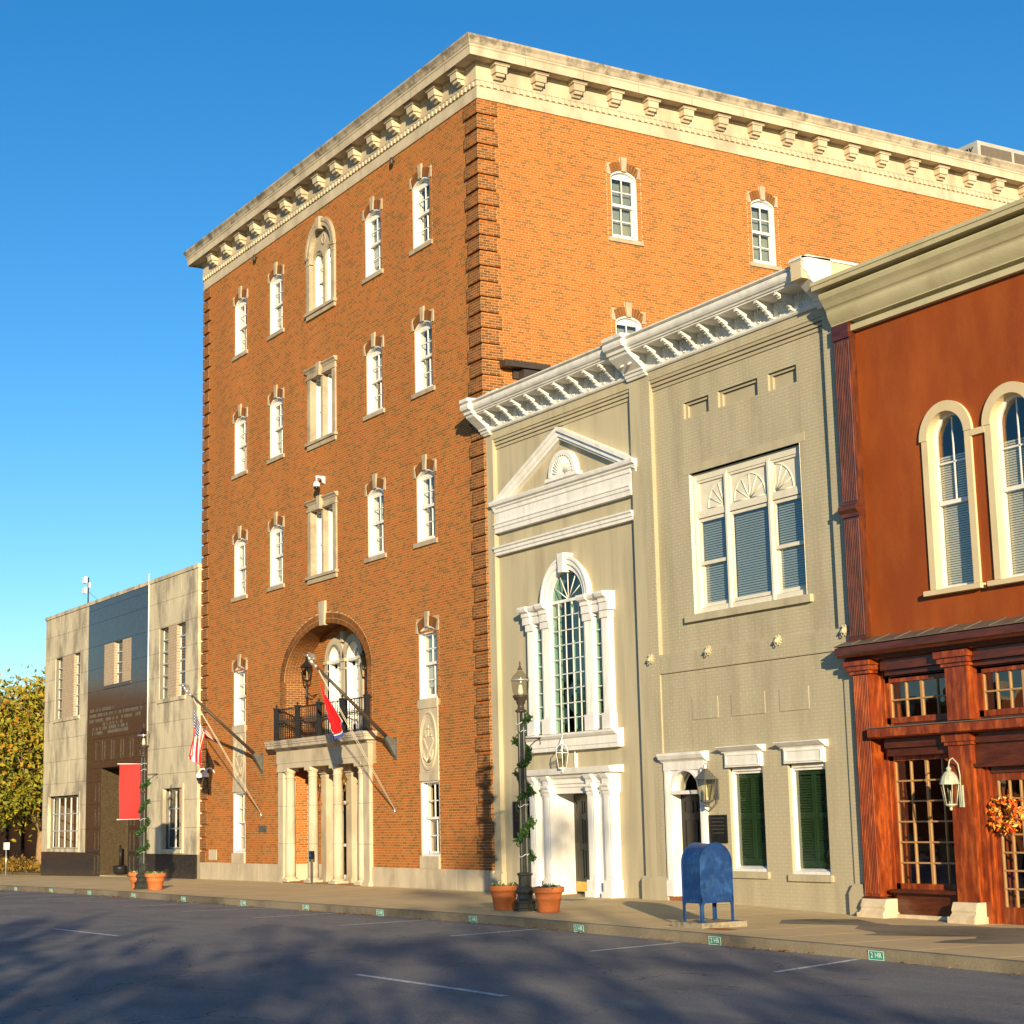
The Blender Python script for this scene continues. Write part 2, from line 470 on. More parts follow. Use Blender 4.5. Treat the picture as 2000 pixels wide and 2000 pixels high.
    def mesh(s, name, mats):
        me = bpy.data.meshes.new(name)
        me.from_pydata(s.v, [], s.f)
        for x in (mats if isinstance(mats, (list, tuple)) else [mats]):
            me.materials.append(MATS[x])
        me.polygons.foreach_set('material_index', s.m)
        me.polygons.foreach_set('use_smooth', s.sm)
        a = me.attributes.new('tint', 'FLOAT', 'FACE')
        a.data.foreach_set('value', s.t)
        me.update()
        return me

def place(name, me, parent=None, loc=(0,0,0), rz=0.0):
    o = bpy.data.objects.new(name, me)
    COL.objects.link(o)
    o.location = loc
    if isinstance(rz, (tuple, list)): o.rotation_euler = rz
    else: o.rotation_euler = (0, 0, rz)
    if parent: o.parent = parent
    return o
def ob(name, mb, mats, parent=None, loc=(0,0,0), rz=0.0):
    return place(name, mb.mesh(name, mats), parent, loc, rz)
def tag(o, label, cat, group=None):
    o['label'] = label; o['category'] = cat
    if group: o['group'] = group
    return o
def thing(name, label, cat, loc=(0,0,0), rz=0.0, group=None):
    return tag(place(name, None, None, loc, rz), label, cat, group)
def stuff(o): o['kind'] = 'stuff'; return o
def struct(o): o['kind'] = 'structure'; return o
def copy_tree(o, parent=None):
    c = o.copy()
    COL.objects.link(c)
    c.parent = parent
    for ch in list(o.children):
        copy_tree(ch, c)
    return c
def text_mesh(s, size, mname, ext=0.002, shear=0.0):
    cu = bpy.data.curves.new('txt', 'FONT')
    cu.body = s; cu.size = size; cu.extrude = ext; cu.align_x = 'CENTER'; cu.align_y = 'CENTER'; cu.resolution_u = 3
    cu.shear = shear
    o = bpy.data.objects.new('txt', cu)
    COL.objects.link(o)
    dg = bpy.context.evaluated_depsgraph_get()
    me = bpy.data.meshes.new_from_object(o.evaluated_get(dg))
    bpy.data.objects.remove(o)
    me.materials.clear()
    me.materials.append(MATS[mname])
    return me

# ------------------------------------------------------------------ walls with openings
def op(x0, x1, z0, z1, zs=None, kind=None):
    return dict(x0=x0, x1=x1, z0=z0, z1=z1, zs=z1 if zs is None else zs, kind=kind)
def arch_pts(o, n=20, grow=0.0):
    a = (o['x1']-o['x0'])/2; xc = (o['x0']+o['x1'])/2; r = o['z1']-o['zs']
    pts = []
    if o['kind'] == 'seg':
        Rr = (a*a+r*r)/(2*r); zc = o['z1']-Rr; th = math.asin(min(1, a/Rr)); Rr += grow
        for i in range(n+1):
            t = -th + 2*th*i/n
            pts.append((xc + Rr*math.sin(t), zc + Rr*math.cos(t)))
    else:
        for i in range(n+1):
            t = math.pi*(1 - i/n)
            pts.append((xc + (a+grow)*math.cos(t), o['zs'] + (r+grow)*math.sin(t)))
    return pts
def wall_sheet(mb, x0, x1, z0, z1, y, ops, m=0):
    xs = sorted({x0, x1, *[v for o in ops for v in (o['x0'], o['x1']) if x0 < v < x1]})
    zs = sorted({z0, z1, *[v for o in ops for v in (o['z0'], o['z1']) if z0 < v < z1]})
    for i in range(len(xs)-1):
        for k in range(len(zs)-1):
            cx, cz = (xs[i]+xs[i+1])/2, (zs[k]+zs[k+1])/2
            if any(o['x0'] < cx < o['x1'] and o['z0'] < cz < o['z1'] for o in ops):
                continue
            mb.quad((xs[i],y,zs[k]), (xs[i+1],y,zs[k]), (xs[i+1],y,zs[k+1]), (xs[i],y,zs[k+1]), m)
    for o in ops:
        if o['kind']:
            p = arch_pts(o)
            for i in range(len(p)-1):
                mb.quad((p[i][0],y,p[i][1]), (p[i+1][0],y,p[i+1][1]), (p[i+1][0],y,o['z1']), (p[i][0],y,o['z1']), m)
def reveal(mb, o, y0, y1, m=0, sill=True, n=20):
    x0, x1, z0, zs = o['x0'], o['x1'], o['z0'], o['zs']
    mb.quad((x0,y0,z0), (x0,y1,z0), (x0,y1,zs), (x0,y0,zs), m)
    mb.quad((x1,y1,z0), (x1,y0,z0), (x1,y0,zs), (x1,y1,zs), m)
    if sill: mb.quad((x0,y0,z0), (x1,y0,z0), (x1,y1,z0), (x0,y1,z0), m)
    p = arch_pts(o, n) if o['kind'] else [(x0, zs), (x1, zs)]
    for i in range(len(p)-1):
        mb.quad((p[i][0],y0,p[i][1]), (p[i][0],y1,p[i][1]), (p[i+1][0],y1,p[i+1][1]), (p[i+1][0],y0,p[i+1][1]), m)
def arch_ring(mb, o, grow, y0, y1, m=0, n=20, t=0.5):
    """solid band of thickness grow following the arch of an opening"""
    p, q = arch_pts(o, n), arch_pts(o, n, grow)
    for i in range(n):
        a, b, c, d = p[i], p[i+1], q[i+1], q[i]
        mb.prism([a, b, c, d], y0, y1, 'y', m, t)
def rnd_tint():
    r = random.random()
    if r < 0.26: return random.uniform(0.0, 0.3)
    if r < 0.9: return random.uniform(0.35, 0.8)
    return random.uniform(0.8, 1.0)
def brickwork(mb, x0, x1, z0, z1, yf, blocks=(), ell=(), L=0.2085, H=0.0677, j=0.010, proud=0.003, header=6, hofs=0, single=None, smax=300, tint=rnd_tint, phase=0.0, tall=True):
    nrow = max(1, round((z1-z0)/H)); h = (z1-z0)/nrow
    out = []
    for r in range(nrow):
        zb, zt = z0+r*h+j/2, z0+(r+1)*h-j/2
        zm = (zb+zt)/2
        iv = [(x0, x1)]
        cuts = [(b[0], b[1]) for b in blocks if b[2] < zm < b[3]]
        for (xc, a, zs, rise) in ell:
            if zs < zb < zs+rise:
                w = a*math.sqrt(max(0, 1-((zb-zs)/rise)**2)); cuts.append((xc-w, xc+w))
        for c0, c1 in cuts:
            nx = []
            for a, b in iv:
                if c1 <= a or c0 >= b: nx.append((a, b))
                else:
                    if c0 > a: nx.append((a, c0))
                    if c1 < b: nx.append((c1, b))
            iv = nx
        hd = header and (r % header == hofs)
        st = L/2 if hd else L
        off = (L/4 if hd else (L/2 if r % 2 else 0)) + phase
        for a, b in iv:
            x = x0 + off + math.floor((a-x0-off)/st)*st
            while x < b:
                xa, xb = max(x, a)+j/2, min(x+st, b)-j/2
                if xb-xa > 0.02:
                    tt = tint()
                    if single and not hd and xb-xa > L-j-0.002 and single(x, zm) and len(out) < smax:
                        out.append(((xa+xb)/2, (zb+zt)/2, tt))
                    else:
                        mb.face_box(xa, xb, yf-proud, yf, zb, zt, 0, tt)
                x += st
    return out, h
def single_bricks(lst, h, parent, mname, yf, L=0.2085, j=0.010, proud=0.004, nv=10):
    ms = []
    for k in range(nv):
        b = MB().face_box(-(L-j)/2, (L-j)/2, -proud, 0, -(h-j)/2, (h-j)/2, 0, (k+0.5)/nv)
        ms.append(b.mesh('brick', mname))
    for x, z, t in lst:
        place('brick', ms[min(nv-1, int(t*nv))], parent, (x, yf, z))

# ------------------------------------------------------------------ ground, road, pavement
def lerp_tab(tab, x):
    if x <= tab[0][0]: return tab[0][1]
    for (a, u), (b, v) in zip(tab, tab[1:]):
        if x <= b: return u + (v-u)*(x-a)/(b-a)
    return tab[-1][1]
FAC = [(-120,-.6),(-60,-.4),(-37,-.237),(-27,-.09),(-19,-.04),(-12,-.01),(0,0),(7,0),(9,-.015),(12.5,-.115),(16,-.15),(24,-.16),(60,-.25),(140,-.4)]
CRB = [(-120,-.65),(-60,-.45),(-25.6,-.202),(-14.5,-.106),(-6.4,-.082),(2.4,-.05),(8.75,-.037),(13.5,-.07),(17.8,-.1),(21,-.137),(40,-.25),(140,-.5)]
YC = -4.8                     # kerb line
def walk_z(x, y):
    f, c = lerp_tab(FAC, x), lerp_tab(CRB, x)
    t = min(1, max(0, -y/4.8))
    return f + (c-f)*t
def road_z(x): return lerp_tab(CRB, x) - 0.15
XS = sorted({*[float(v) for v in range(-120, 141, 4)], *[a for a, b in FAC], *[a for a, b in CRB]})
def strip(mb, y0, y1, zf0, zf1, xs=XS, m=0):
    for a, b in zip(xs, xs[1:]):
        mb.quad((a,y0,zf0(a)), (b,y0,zf0(b)), (b,y1,zf1(b)), (a,y1,zf1(a)), m)
g = MB(); g.quad((-900,-900,-1.4), (900,-900,-1.4), (900,900,-1.4), (-900,900,-1.4))
struct(ob('ground', g, 'earth'))
g = MB(); strip(g, -26.0, YC-0.16, road_z, road_z)
struct(ob('road', g, 'asphalt'))
sw = struct(ob('pavement', MB().box(-120, 140, 0.9, 3.0, -1.3, -0.9), 'concrete'))
# pavement flags: each poured slab is a piece, with a tooled joint between slabs
slab_cache = []
xj = -60.0
while xj < 40:
    w = 1.52
    for (ya, yb) in ((-0.02, -1.58), (-1.58, -3.14), (-3.14, YC)):
        m_ = MB(); e = 0.006
        xa, xb, y0_, y1_ = xj+e, xj+w-e, ya-e, yb+e
        if ya > -0.1: y0_ = 1.2
        zs_ = [walk_z(xa, min(0, y0_)), walk_z(xb, min(0, y0_)), walk_z(xb, y1_), walk_z(xa, y1_)]
        c = [(xa,y0_,zs_[0]), (xb,y0_,zs_[1]), (xb,y1_,zs_[2]), (xa,y1_,zs_[3])]
        m_.add(c + [(x, y, z-0.03) for x, y, z in c], [(3,2,1,0), (0,1,5,4), (1,2,6,5), (2,3,7,6), (3,0,4,7)])
        ob('paving_slab', m_, 'concrete', sw)
    xj += w
g = MB(); strip(g, YC, 1.3, lambda x: walk_z(x, YC)-0.006, lambda x: walk_z(x, 0)-0.006)
ob('joint_bed', g, 'curb_concrete', sw)
g = MB()
for a, b in zip(XS, XS[1:]):
    za, zb = walk_z(a, YC), walk_z(b, YC)
    ra, rb = road_z(a)-0.02, road_z(b)-0.02
    pr = lambda z, r: [(YC+0.002, z+0.003), (YC-0.135, z+0.003), (YC-0.152, z-0.012), (YC-0.165, r)]
    p, q = pr(za, ra), pr(zb, rb)
    for k in range(3):
        g.quad((a,*p[k]), (b,*q[k]), (b,*q[k+1]), (a,*p[k+1]))
struct(ob('kerb', g, 'curb_concrete'))
lawn = MB(); strip(lawn, -95, -26.3, lambda x: road_z(x)+0.14, lambda x: road_z(x)+0.14)
struct(ob('square_lawn', lawn, 'lawn'))
g = MB()
for a, b in zip(XS, XS[1:]):
    g.quad((a,-26.0,road_z(a)-.02), (b,-26.0,road_z(b)-.02), (b,-26.0,road_z(b)+.15), (a,-26.0,road_z(a)+.15))
    g.quad((a,-26.0,road_z(a)+.15), (b,-26.0,road_z(b)+.15), (b,-26.3,road_z(b)+.15), (a,-26.3,road_z(a)+.15))
struct(ob('square_kerb', g, 'curb_concrete'))
def road_line(name, pts, w, label, group):
    (xa, ya), (xb, yb) = pts
    d = Vector((xb-xa, yb-ya)).normalized(); nn = Vector((-d.y, d.x))*w/2
    m_ = MB(); K = 6
    L_, R_ = [], []
    for k in range(K+1):
        x, y = xa+(xb-xa)*k/K, ya+(yb-ya)*k/K
        L_.append((x+nn.x, y+nn.y, road_z(x+nn.x)+0.004)); R_.append((x-nn.x, y-nn.y, road_z(x-nn.x)+0.004))
    for k in range(K): m_.quad(R_[k], R_[k+1], L_[k+1], L_[k])
    return tag(ob(name, m_, 'line_paint'), label, 'road marking', group)
for x0_, x1_, lb in ((-20.6,-19.9,"before the meeting of stone and brick buildings"),(-16.9,-15.6,"short of the red banner lamp"),(-13.7,-12.9,"at the red banner lamp"),(-10.2,-9.7,"before the porch, on its flag side"),(-6.3,-5.95,"before the red flag pole"),
        (-2.25,-2.0,"before the brick building near its quoins"),(1.9,1.9,"before the stucco wall beside its black plaque"),(6.1,5.95,"near the lamp between two planters"),(10.35,10.05,"before the shuttered windows"),(14.6,14.25,"just past the mailbox"),(18.9,18.3,"before the shop door")):
    road_line('parking_line', ((x0_,-7.0), (x1_,YC-0.25)), 0.10, 'white parking bay line ' + lb, 'parking bay lines')
for a, b, lb in ((2.0, 5.5, "opposite the stucco building"), (15.4, 19.0, "opposite the shopfront building")):
    road_line('lane_dash', ((a,-11.25), (b,-11.1)), 0.11, 'white lane dash on the road ' + lb, 'lane dashes')

# ------------------------------------------------------------------ brick building
BB = thing('brick_building', 'tall orange brick building with stone cornice, quoins and balcony over a columned porch', 'building')
XW = -18.95
CX = [-15.73, -12.83, -9.45, -6.02, -3.12]
KEY = [19.31, 15.29, 11.23, 7.07]
WF = 0.98
def wop(cx, key, w=WF): return op(cx-w/2, cx+w/2, key-2.29, key-0.37, key-0.53, 'seg')
front_ops = []
for k in range(3):
    for c in (0, 1, 3, 4): front_ops.append(wop(CX[c], KEY[k]))
for c in (0, 4):
    front_ops.append(wop(CX[c], KEY[3]))
    front_ops.append(op(CX[c]-.49, CX[c]+.49, 0.78, 2.71))
ctr = [op(CX[2]-.76, CX[2]+.76, 16.97, 19.48, 18.72, 'ell'), op(CX[2]-.76, CX[2]+.76, 12.93, 14.88), op(CX[2]-.76, CX[2]+.76, 8.88, 10.83)]
ARCH = op(CX[2]-2.8, CX[2]+2.8, 4.10, 7.40, 5.9, 'ell')
PORCH = op(-12.2, -6.66, 0.02, 3.32)
all_ops = front_ops + ctr + [ARCH, PORCH]
w_ = MB(); wall_sheet(w_, XW, 0, -0.3, 20.06, 0, all_ops)
for o in front_ops: reveal(w_, o, 0, 0.35)
FW = ob('front_wall', w_, 'mortar', BB)
# brick field on the front
blocks = []
for o in front_ops:
    cx = (o['x0']+o['x1'])/2
    if o['kind']:
        blocks += [(cx-.635, cx+.635, o['z0']-.13, o['z0']), (cx-.49, cx+.49, o['z0'], o['zs']), (cx-.62, cx+.62, o['zs']+.02, o['zs']+.36), (cx-.12, cx+.12, o['zs']+.3, o['z1']+.37)]
        blocks += [(cx-.62, cx-.49, o['z0'], o['zs']+.03), (cx+.49, cx+.62, o['z0'], o['zs']+.03)]
for c in (0, 4): blocks.append((CX[c]-.51, CX[c]+.51, 0.4, 4.79))
blocks += [(CX[2]-1.0, CX[2]+1.0, 16.78, 18.74), (CX[2]-.98, CX[2]+.98, 12.7, 15.2), (CX[2]-.98, CX[2]+.98, 8.65, 11.15)]
blocks += [(-12.25, -6.61, -1, 3.33), (-12.75, -6.15, 3.30, 4.13), (CX[2]-.23, CX[2]+.23, 7.3, 8.05), (CX[2]-3.1, CX[2]+3.1, 4.1, 5.9)]
ells = [(CX[2], 1.0, 18.72, 1.0), (CX[2], 3.1, 5.9, 1.8)]
fb = MB()
brickwork(fb, XW, 0, 0.49, 20.06, 0, blocks, ells, hofs=0)
# closers: a narrow stacked column beside every window
for o in front_ops:
    if o['kind']:
        cx = (o['x0']+o['x1'])/2
        for s_ in (-1, 1):
            a, b = sorted((cx+s_*.49, cx+s_*.62))
            brickwork(fb, a, b, o['z0'], o['zs']+.03, 0.0, L=0.14, header=0)
            xr = cx+s_*.49
            z = o['z0']
            while z < o['zs']:
                fb.add([(xr-s_*.004, .008, z+.005), (xr-s_*.004, .105, z+.005), (xr-s_*.004, .105, z+.062), (xr-s_*.004, .008, z+.062)], [(0,1,2,3)], 0, rnd_tint())
                z += 0.0677
stuff(ob('brickwork', fb, 'brick', FW))
# side wall: an own sheet turned 90 degrees, x runs to the back of the building
SW = place('side_wall', None, BB, (0, 0, 0), R(90))
SWC = [4.53, 9.33]
side_ops = [wop(c, k, .84) for c in SWC for k in (19.25, 15.19)]
w_ = MB(); wall_sheet(w_, 0, 30, 9.0, 20.06, 0, side_ops)
wall_sheet(w_, 0, 30, -0.3, 9.0, 0, [])
for o in side_ops: reveal(w_, o, 0, 0.3)
ob('mortar_sheet', w_, 'mortar', SW)
blocks = []
for o in side_ops:
    cx = (o['x0']+o['x1'])/2
    blocks += [(cx-.545, cx+.545, o['z0']-.13, o['z0']), (cx-.42, cx+.42, o['z0'], o['zs']), (cx-.55, cx+.55, o['zs']+.02, o['zs']+.36), (cx-.12, cx+.12, o['zs']+.3, o['z1']+.37),
               (cx-.55, cx-.42, o['z0'], o['zs']+.03), (cx+.42, cx+.55, o['z0'], o['zs']+.03)]
sb = MB()
lst, hh = brickwork(sb, 0, 24, 10.4, 20.06, 0, blocks, single=lambda x, z: 0.7 < x < 3.6 and 17.4 < z < 19.9, hofs=5)
for o in side_ops:
    cx = (o['x0']+o['x1'])/2
    for s_ in (-1, 1):
        a, b = sorted((cx+s_*.42, cx+s_*.55))
        brickwork(sb, a, b, o['z0'], o['zs']+.03, 0.0, L=0.14, header=0)
        xr = cx+s_*.42; z = o['z0']
        while z < o['zs']:
            sb.add([(xr-s_*.004, .008, z+.005), (xr-s_*.004, .105, z+.005), (xr-s_*.004, .105, z+.062), (xr-s_*.004, .008, z+.062)], [(0,1,2,3)], 0, rnd_tint())
            z += 0.0677
stuff(ob('brickwork', sb, 'brick', SW))
single_bricks(lst, hh, SW, 'brick', 0)
# left flank and rear, roof
w_ = MB(); w_.quad((XW,0,-.3), (XW,30,-.3), (XW,30,20.06), (XW,0,20.06)); w_.quad((XW,30,-.3), (0,30,-.3), (0,30,20.06), (XW,30,20.06))
ob('rear_wall', w_, 'brick_dark', BB)
ob('roof', MB().box(XW, 0, 0.02, 29.9, 20.95, 21.2), 'metal_roof', BB)
w_ = MB(); w_.quad((XW+.1, 1.6, 4.2), (-2.2, 1.6, 4.2), (-2.2, 1.6, 20), (XW+.1, 1.6, 20)); w_.quad((-2.2, 1.6, 4.2), (-2.2, 29, 4.2), (-2.2, 29, 20), (-2.2, 1.6, 20))
w_.quad((XW+.1, 1.6, -.2), (-12.3, 1.6, -.2), (-12.3, 1.6, 4.2), (XW+.1, 1.6, 4.2)); w_.quad((-6.6, 1.6, -.2), (-1, 1.6, -.2), (-1, 1.6, 4.2), (-6.6, 1.6, 4.2))
for zf in (4.2, 8.3, 12.4, 16.4): w_.quad((XW+.1,.36,zf), (-.36,.36,zf), (-.36,1.6,zf), (XW+.1,1.6,zf)); w_.quad((-2.2,1.6,zf), (-.36,1.6,zf), (-.36,29,zf), (-2.2,29,zf))
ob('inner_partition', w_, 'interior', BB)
# plinth of cut stone blocks
x = XW
pm = {}
while x < -0.01:
    e = min(x+1.62, 0)
    if e > -12.25 and x < -6.61:
        if x < -12.25: e = -12.25
        else:
            x = -6.61; continue
    ob('plinth_block', MB().box(x+.006, e-.006 if e < 0 else 0.04, -0.045, 0.02, -0.25, 0.492), 'limestone', BB)
    x = e
for k in range(4): ob('plinth_block', MB().box(-.02, .045, .05+k*1.5, 1.54+k*1.5, -.25, .492), 'limestone', BB)
# quoins of dark brick, six courses each
def quoin_mesh(wf, ws, left=False):
    d = 0.065; h = 5*ph/6
    def fld(w, x0):
        t_ = MB()
        t_.box(x0+.003, x0+w-.003, -d+.003, .002, 0.002, h-.002, 0, .35)
        t_.box(x0+.004, x0+w-.004, -d, -d+.004, .003, h-.003, 1)
        brickwork(t_, x0, x0+w, 0, h, -d, header=0, tint=random.random)
        return t_
    if left: return fld(wf, -.005).mesh('quoin', ['brick_dark', 'mortar'])
    m_ = fld(wf+d, -wf); s2 = fld(ws+d, -d); k = len(m_.v)
    m_.v.extend([(-p[1], p[0], p[2]) for p in s2.v])
    m_.f.extend([[i+k for i in fa] for fa in s2.f]); m_.m.extend(s2.m); m_.t.extend(s2.t); m_.sm.extend(s2.sm)
    return m_.mesh('quoin', ['brick_dark', 'mortar'])
nq = int((20.06-0.49)/(6*0.0677)); ph = (20.06-0.49)/nq
qr = [quoin_mesh(.54, .47), quoin_mesh(.64, .57)]
ql = [quoin_mesh(.54, .47, True), quoin_mesh(.64, .57, True)]
for k in range(nq):
    place('quoin', qr[k % 2], BB, (0, 0, 0.49+k*ph))
    place('quoin', ql[k % 2], BB, (XW, 0, 0.49+k*ph))

# ---- cornice
prof = [(0,20.06),(.035,20.06),(.045,20.15),(.03,20.17),(.03,20.39),(.05,20.39),(.05,20.53),(.075,20.545),(.075,20.60),(.06,20.62),(.06,20.93),(.10,20.97),(.12,21.03),(.46,21.03),(.46,21.0),(.475,21.0),(.475,21.21),(.50,21.24),(.50,21.28)]
prof2 = [(.50,21.28),(.515,21.30),(.535,21.38),(.575,21.44),(.59,21.46),(.59,21.515),(.0,21.53),(-.6,21.3)]
path = [(XW,30),(XW,0),(0,0),(0,30)]
CO = ob('cornice', MB().sweep(prof, path), 'limestone', BB)
ob('gutter_moulding', MB().sweep(prof2, path), 'coping_stone', CO)
b_ = MB()
b_.prism([(0,0),(-.33,0),(-.33,-.05),(-.30,-.07),(-.30,-.10),(0,-.10)], -.225, .225, 'x')
b_.prism([(0,-.10),(-.27,-.10),(-.255,-.28),(0,-.28)], -.17, .17, 'x')
b_.prism([(0,-.28),(-.22,-.28),(-.20,-.36),(-.13,-.36),(-.09,-.42),(0,-.42)], -.125, .125, 'x')
bm_ = b_.mesh('bracket', 'limestone')
dm_ = MB().face_box(-.05, .05, -.04, 0.0, 0, .125).mesh('dentil', 'limestone')
for k in range(15): place('bracket', bm_, CO, (-17.75+1.22*k, -.06, 21.03))
for k in range(22): place('bracket', bm_, CO, (.06, .56+1.21*k, 21.03), R(90))
x = XW+.03
while x < 0.04: place('dentil', dm_, CO, (x, -.05, 20.4)); x += .2
x = .1
while x < 24: place('dentil', dm_, CO, (.05, x, 20.4), R(90)); x += .2
jt = MB()
for k in range(10): jt.box(XW+1.9*k+1, XW+1.9*k+1.012, -.4775, -.45, 21.0, 21.21)
for k in range(14): jt.box(.45, .4775, 1.2+1.8*k, 1.212+1.8*k, 21.0, 21.21)
ob('cornice_joint', jt, 'slab_joint', CO)

# ---- double hung windows
def win_parts(w, hs, rise, curt, glassm='glass', yb=0.13):
    """shared meshes of a segmental headed double hung window, origin at the middle of the sill"""
    o = op(-w/2, w/2, 0, hs+rise, hs, 'seg')
    fr = MB()
    for s_ in (-1, 1):
        a, b = sorted((s_*w/2, s_*(w/2-.022)))
        fr.box(a, b, .012, .34, 0, hs+.02)
        a, b = sorted((s_*(w/2-.022), s_*(w/2-.05)))
        fr.box(a, b, yb-.03, yb+.13, 0, hs)
    p = arch_pts(o, 12); q = arch_pts(o, 12, -.05)
    for i in range(12): fr.prism([p[i], p[i+1], q[i+1], q[i]], .012, .34, 'y')
    fr.prism([(.0,0),(.0,.05),(yb+.12,.09),(yb+.12,0)], -w/2+.03, w/2-.03, 'x')
    iw = w/2-.05
    hm = (hs+rise)*.49
    us = MB()   # upper sash with its curved head board
    y0, y1 = yb, yb+.045
    top = hs-.02
    p = arch_pts(o, 12, -.04)
    for i in range(12):
        us.prism([p[i], p[i+1], (min(iw+.04, max(-iw-.04, p[i+1][0])), top-.06), (min(iw+.04, max(-iw-.04, p[i][0])), top-.06)], y0, y1, 'y')
    for s_ in (-1, 1):
        a, b = sorted((s_*(iw+.04), s_*(iw-.045))); us.box(a, b, y0, y1, hm, top-.05)
    us.box(-iw, iw, y0-.01, y1, hm-.03, hm+.045)
    us.box(-.014, .014, y0+.005, y1-.005, hm+.04, top-.05)
    um = (hm+.045+top-.06)/2
    us.box(-iw, iw, y0+.005, y1-.005, um-.014, um+.014)
    ls = MB()
    y2, y3 = yb+.055, yb+.10
    for s_ in (-1, 1):
        a, b = sorted((s_*(iw+.04), s_*(iw-.045))); ls.box(a, b, y2, y3, .06, hm+.03)
    ls.box(-iw, iw, y2, y3, .06, .15); ls.box(-iw, iw, y2, y3, hm-.02, hm+.03)
    ls.box(-.014, .014, y2+.005, y3-.005, .15, hm-.02)
    lm_ = (.15+hm-.02)/2
    ls.box(-iw, iw, y2+.005, y3-.005, lm_-.014, lm_+.014)
    pw = iw-.045-.014
    panes = []
    for (zz0, zz1, yy) in ((.15, lm_-.014, y2+.02), (lm_+.014, hm-.02, y2+.02), (hm+.045, um-.014, y0+.02), (um+.014, top-.06, y0+.02)):
        for s_ in (-1, 1):
            xc = s_*(.014+pw/2)
            panes.append((xc, yy, (zz0+zz1)/2, pw, zz1-zz0))
    pm_ = MB().quad((-.5,0,-.5), (.5,0,-.5), (.5,0,.5), (-.5,0,.5)).mesh('pane', glassm)
    cu = MB()
    if curt == 'curtain':
        for s_ in (-1, 1):
            N = 14
            for i in range(N):
                xa, xb = s_*(iw*.98 - i*iw*.62/N), s_*(iw*.98 - (i+1)*iw*.62/N)
                ya, yb_ = yb+.28+.03*math.sin(i*1.9), yb+.28+.03*math.sin((i+1)*1.9)
                cu.quad((xa,ya,.05), (xb,yb_,.05), (xb,yb_,top), (xa,ya,top))
    elif curt == 'board':
        cu.quad((-iw,yb+.2,.05), (iw,yb+.2,.05), (iw,yb+.2,top), (-iw,yb+.2,top))
    cm = cu.mesh('curtain', 'curtain' if curt == 'curtain' else 'frosted') if cu.f else None
    hd = MB()   # arch bricks
    a_, r_ = w/2, rise
    Rr = (a_*a_+r_*r_)/(2*r_); zc = hs+rise-Rr; th = math.asin(a_/Rr)
    nb = 12
    for i in range(nb):
        t0, t1 = -th*.98+2*th*.98*(i+.06)/nb, -th*.98+2*th*.98*(i+.94)/nb
        if abs((t0+t1)/2)*Rr < .075: continue
        P = [(Rr*math.sin(t), zc+Rr*math.cos(t)) for t in (t0, t1)] + [((Rr+.25)*math.sin(t), zc+(Rr+.25)*math.cos(t)) for t in (t1, t0)]
        hd.prism(P, -.012, .1, 'y', 0, random.uniform(.1, .6))
    hb = MB()
    P, Q = arch_pts(o, 12), arch_pts(o, 12, .24)
    for i in range(12): hb.prism([P[i], P[i+1], Q[i+1], Q[i]], -.004, .1, 'y')
    key = MB().prism([(-.075, hs+rise-.03), (.075, hs+rise-.03), (.105, hs+rise+.37), (-.105, hs+rise+.37)], -.05, .05, 'y')
    sps = []
    for s_ in (-1, 1):
        e = [(s_*(w/2+.13), hs-.01), (s_*(w/2-.005), hs-.01), (s_*(w/2+.075), hs+.30), (s_*(w/2+.13), hs+.30)]
        sps.append(MB().prism(e, -.03, .03, 'y').mesh('springer_stone', 'window_stone'))
    sl = MB().prism([(-.055,-.13),(-.055,-.012),(.14,.012),(.14,-.13)], -w/2-.145, w/2+.145, 'x')
    return dict(frame=fr.mesh('window', 'white_paint'), us=us.mesh('upper_sash', 'white_paint'), ls=ls.mesh('lower_sash', 'white_paint'), pane=pm_, panes=panes, curtain=cm,
                head=hd.mesh('arch_bricks', 'brick_dark'), bed=hb.mesh('arch_joint', 'mortar'), key=key.mesh('keystone', 'window_stone'), spr=sps, sill=sl.mesh('sill', 'window_stone'))
def put_window(P, parent, x, z, sill=True, bricks=True, var=0):
    wn_ = place('window', P['frame'], parent, (x, 0, z))
    place('upper_sash', P['us'], wn_); place('lower_sash', P['ls'], wn_)
    for (xc, y, zc, pw, phh) in P['panes']:
        o = place('pane', P['pane'], wn_, (xc, y, zc)); o.scale = (pw, 1, phh)
    if P['curtain'] and var != 2: place('curtain', P['curtain'], wn_)
    if var: place('roller_blind', BLIND[var], wn_)
    if bricks:
        place('arch_joint', P['bed'], wn_); stuff(place('arch_bricks', P['head'], wn_)); place('keystone', P['key'], wn_)
        for q in P['spr']: place('springer_stone', q, wn_)
    if sill: place('sill', P['sill'], wn_)
    return wn_
BLIND = {k: MB().quad((-.44,.27,a), (.44,.27,a), (.44,.27,1.74), (-.44,.27,1.74)).mesh('roller_blind', m_) for k, a, m_ in ((1, 1.05, 'curtain'), (2, .35, 'blind'), (3, 1.4, 'curtain'))}
WP = win_parts(WF, 1.76, .16, 'curtain')
for k in range(3):
    for c in (0, 1, 3, 4): put_window(WP, BB, CX[c], KEY[k]-2.29, var=(k*3+c*2+(k*c) % 3) % 4)
for c in (0, 4): put_window(WP, BB, CX[c], KEY[3]-2.29, sill=False, var=2 if c else 0)
WS = win_parts(.84, 1.76, .16, 'board', yb=.10)
for c in SWC:
    for k in (19.25, 15.19):
        o = put_window(WS, BB, 0, k-2.29)
        o.location = (0, c, k-2.29); o.rotation_euler = (0, 0, R(90))
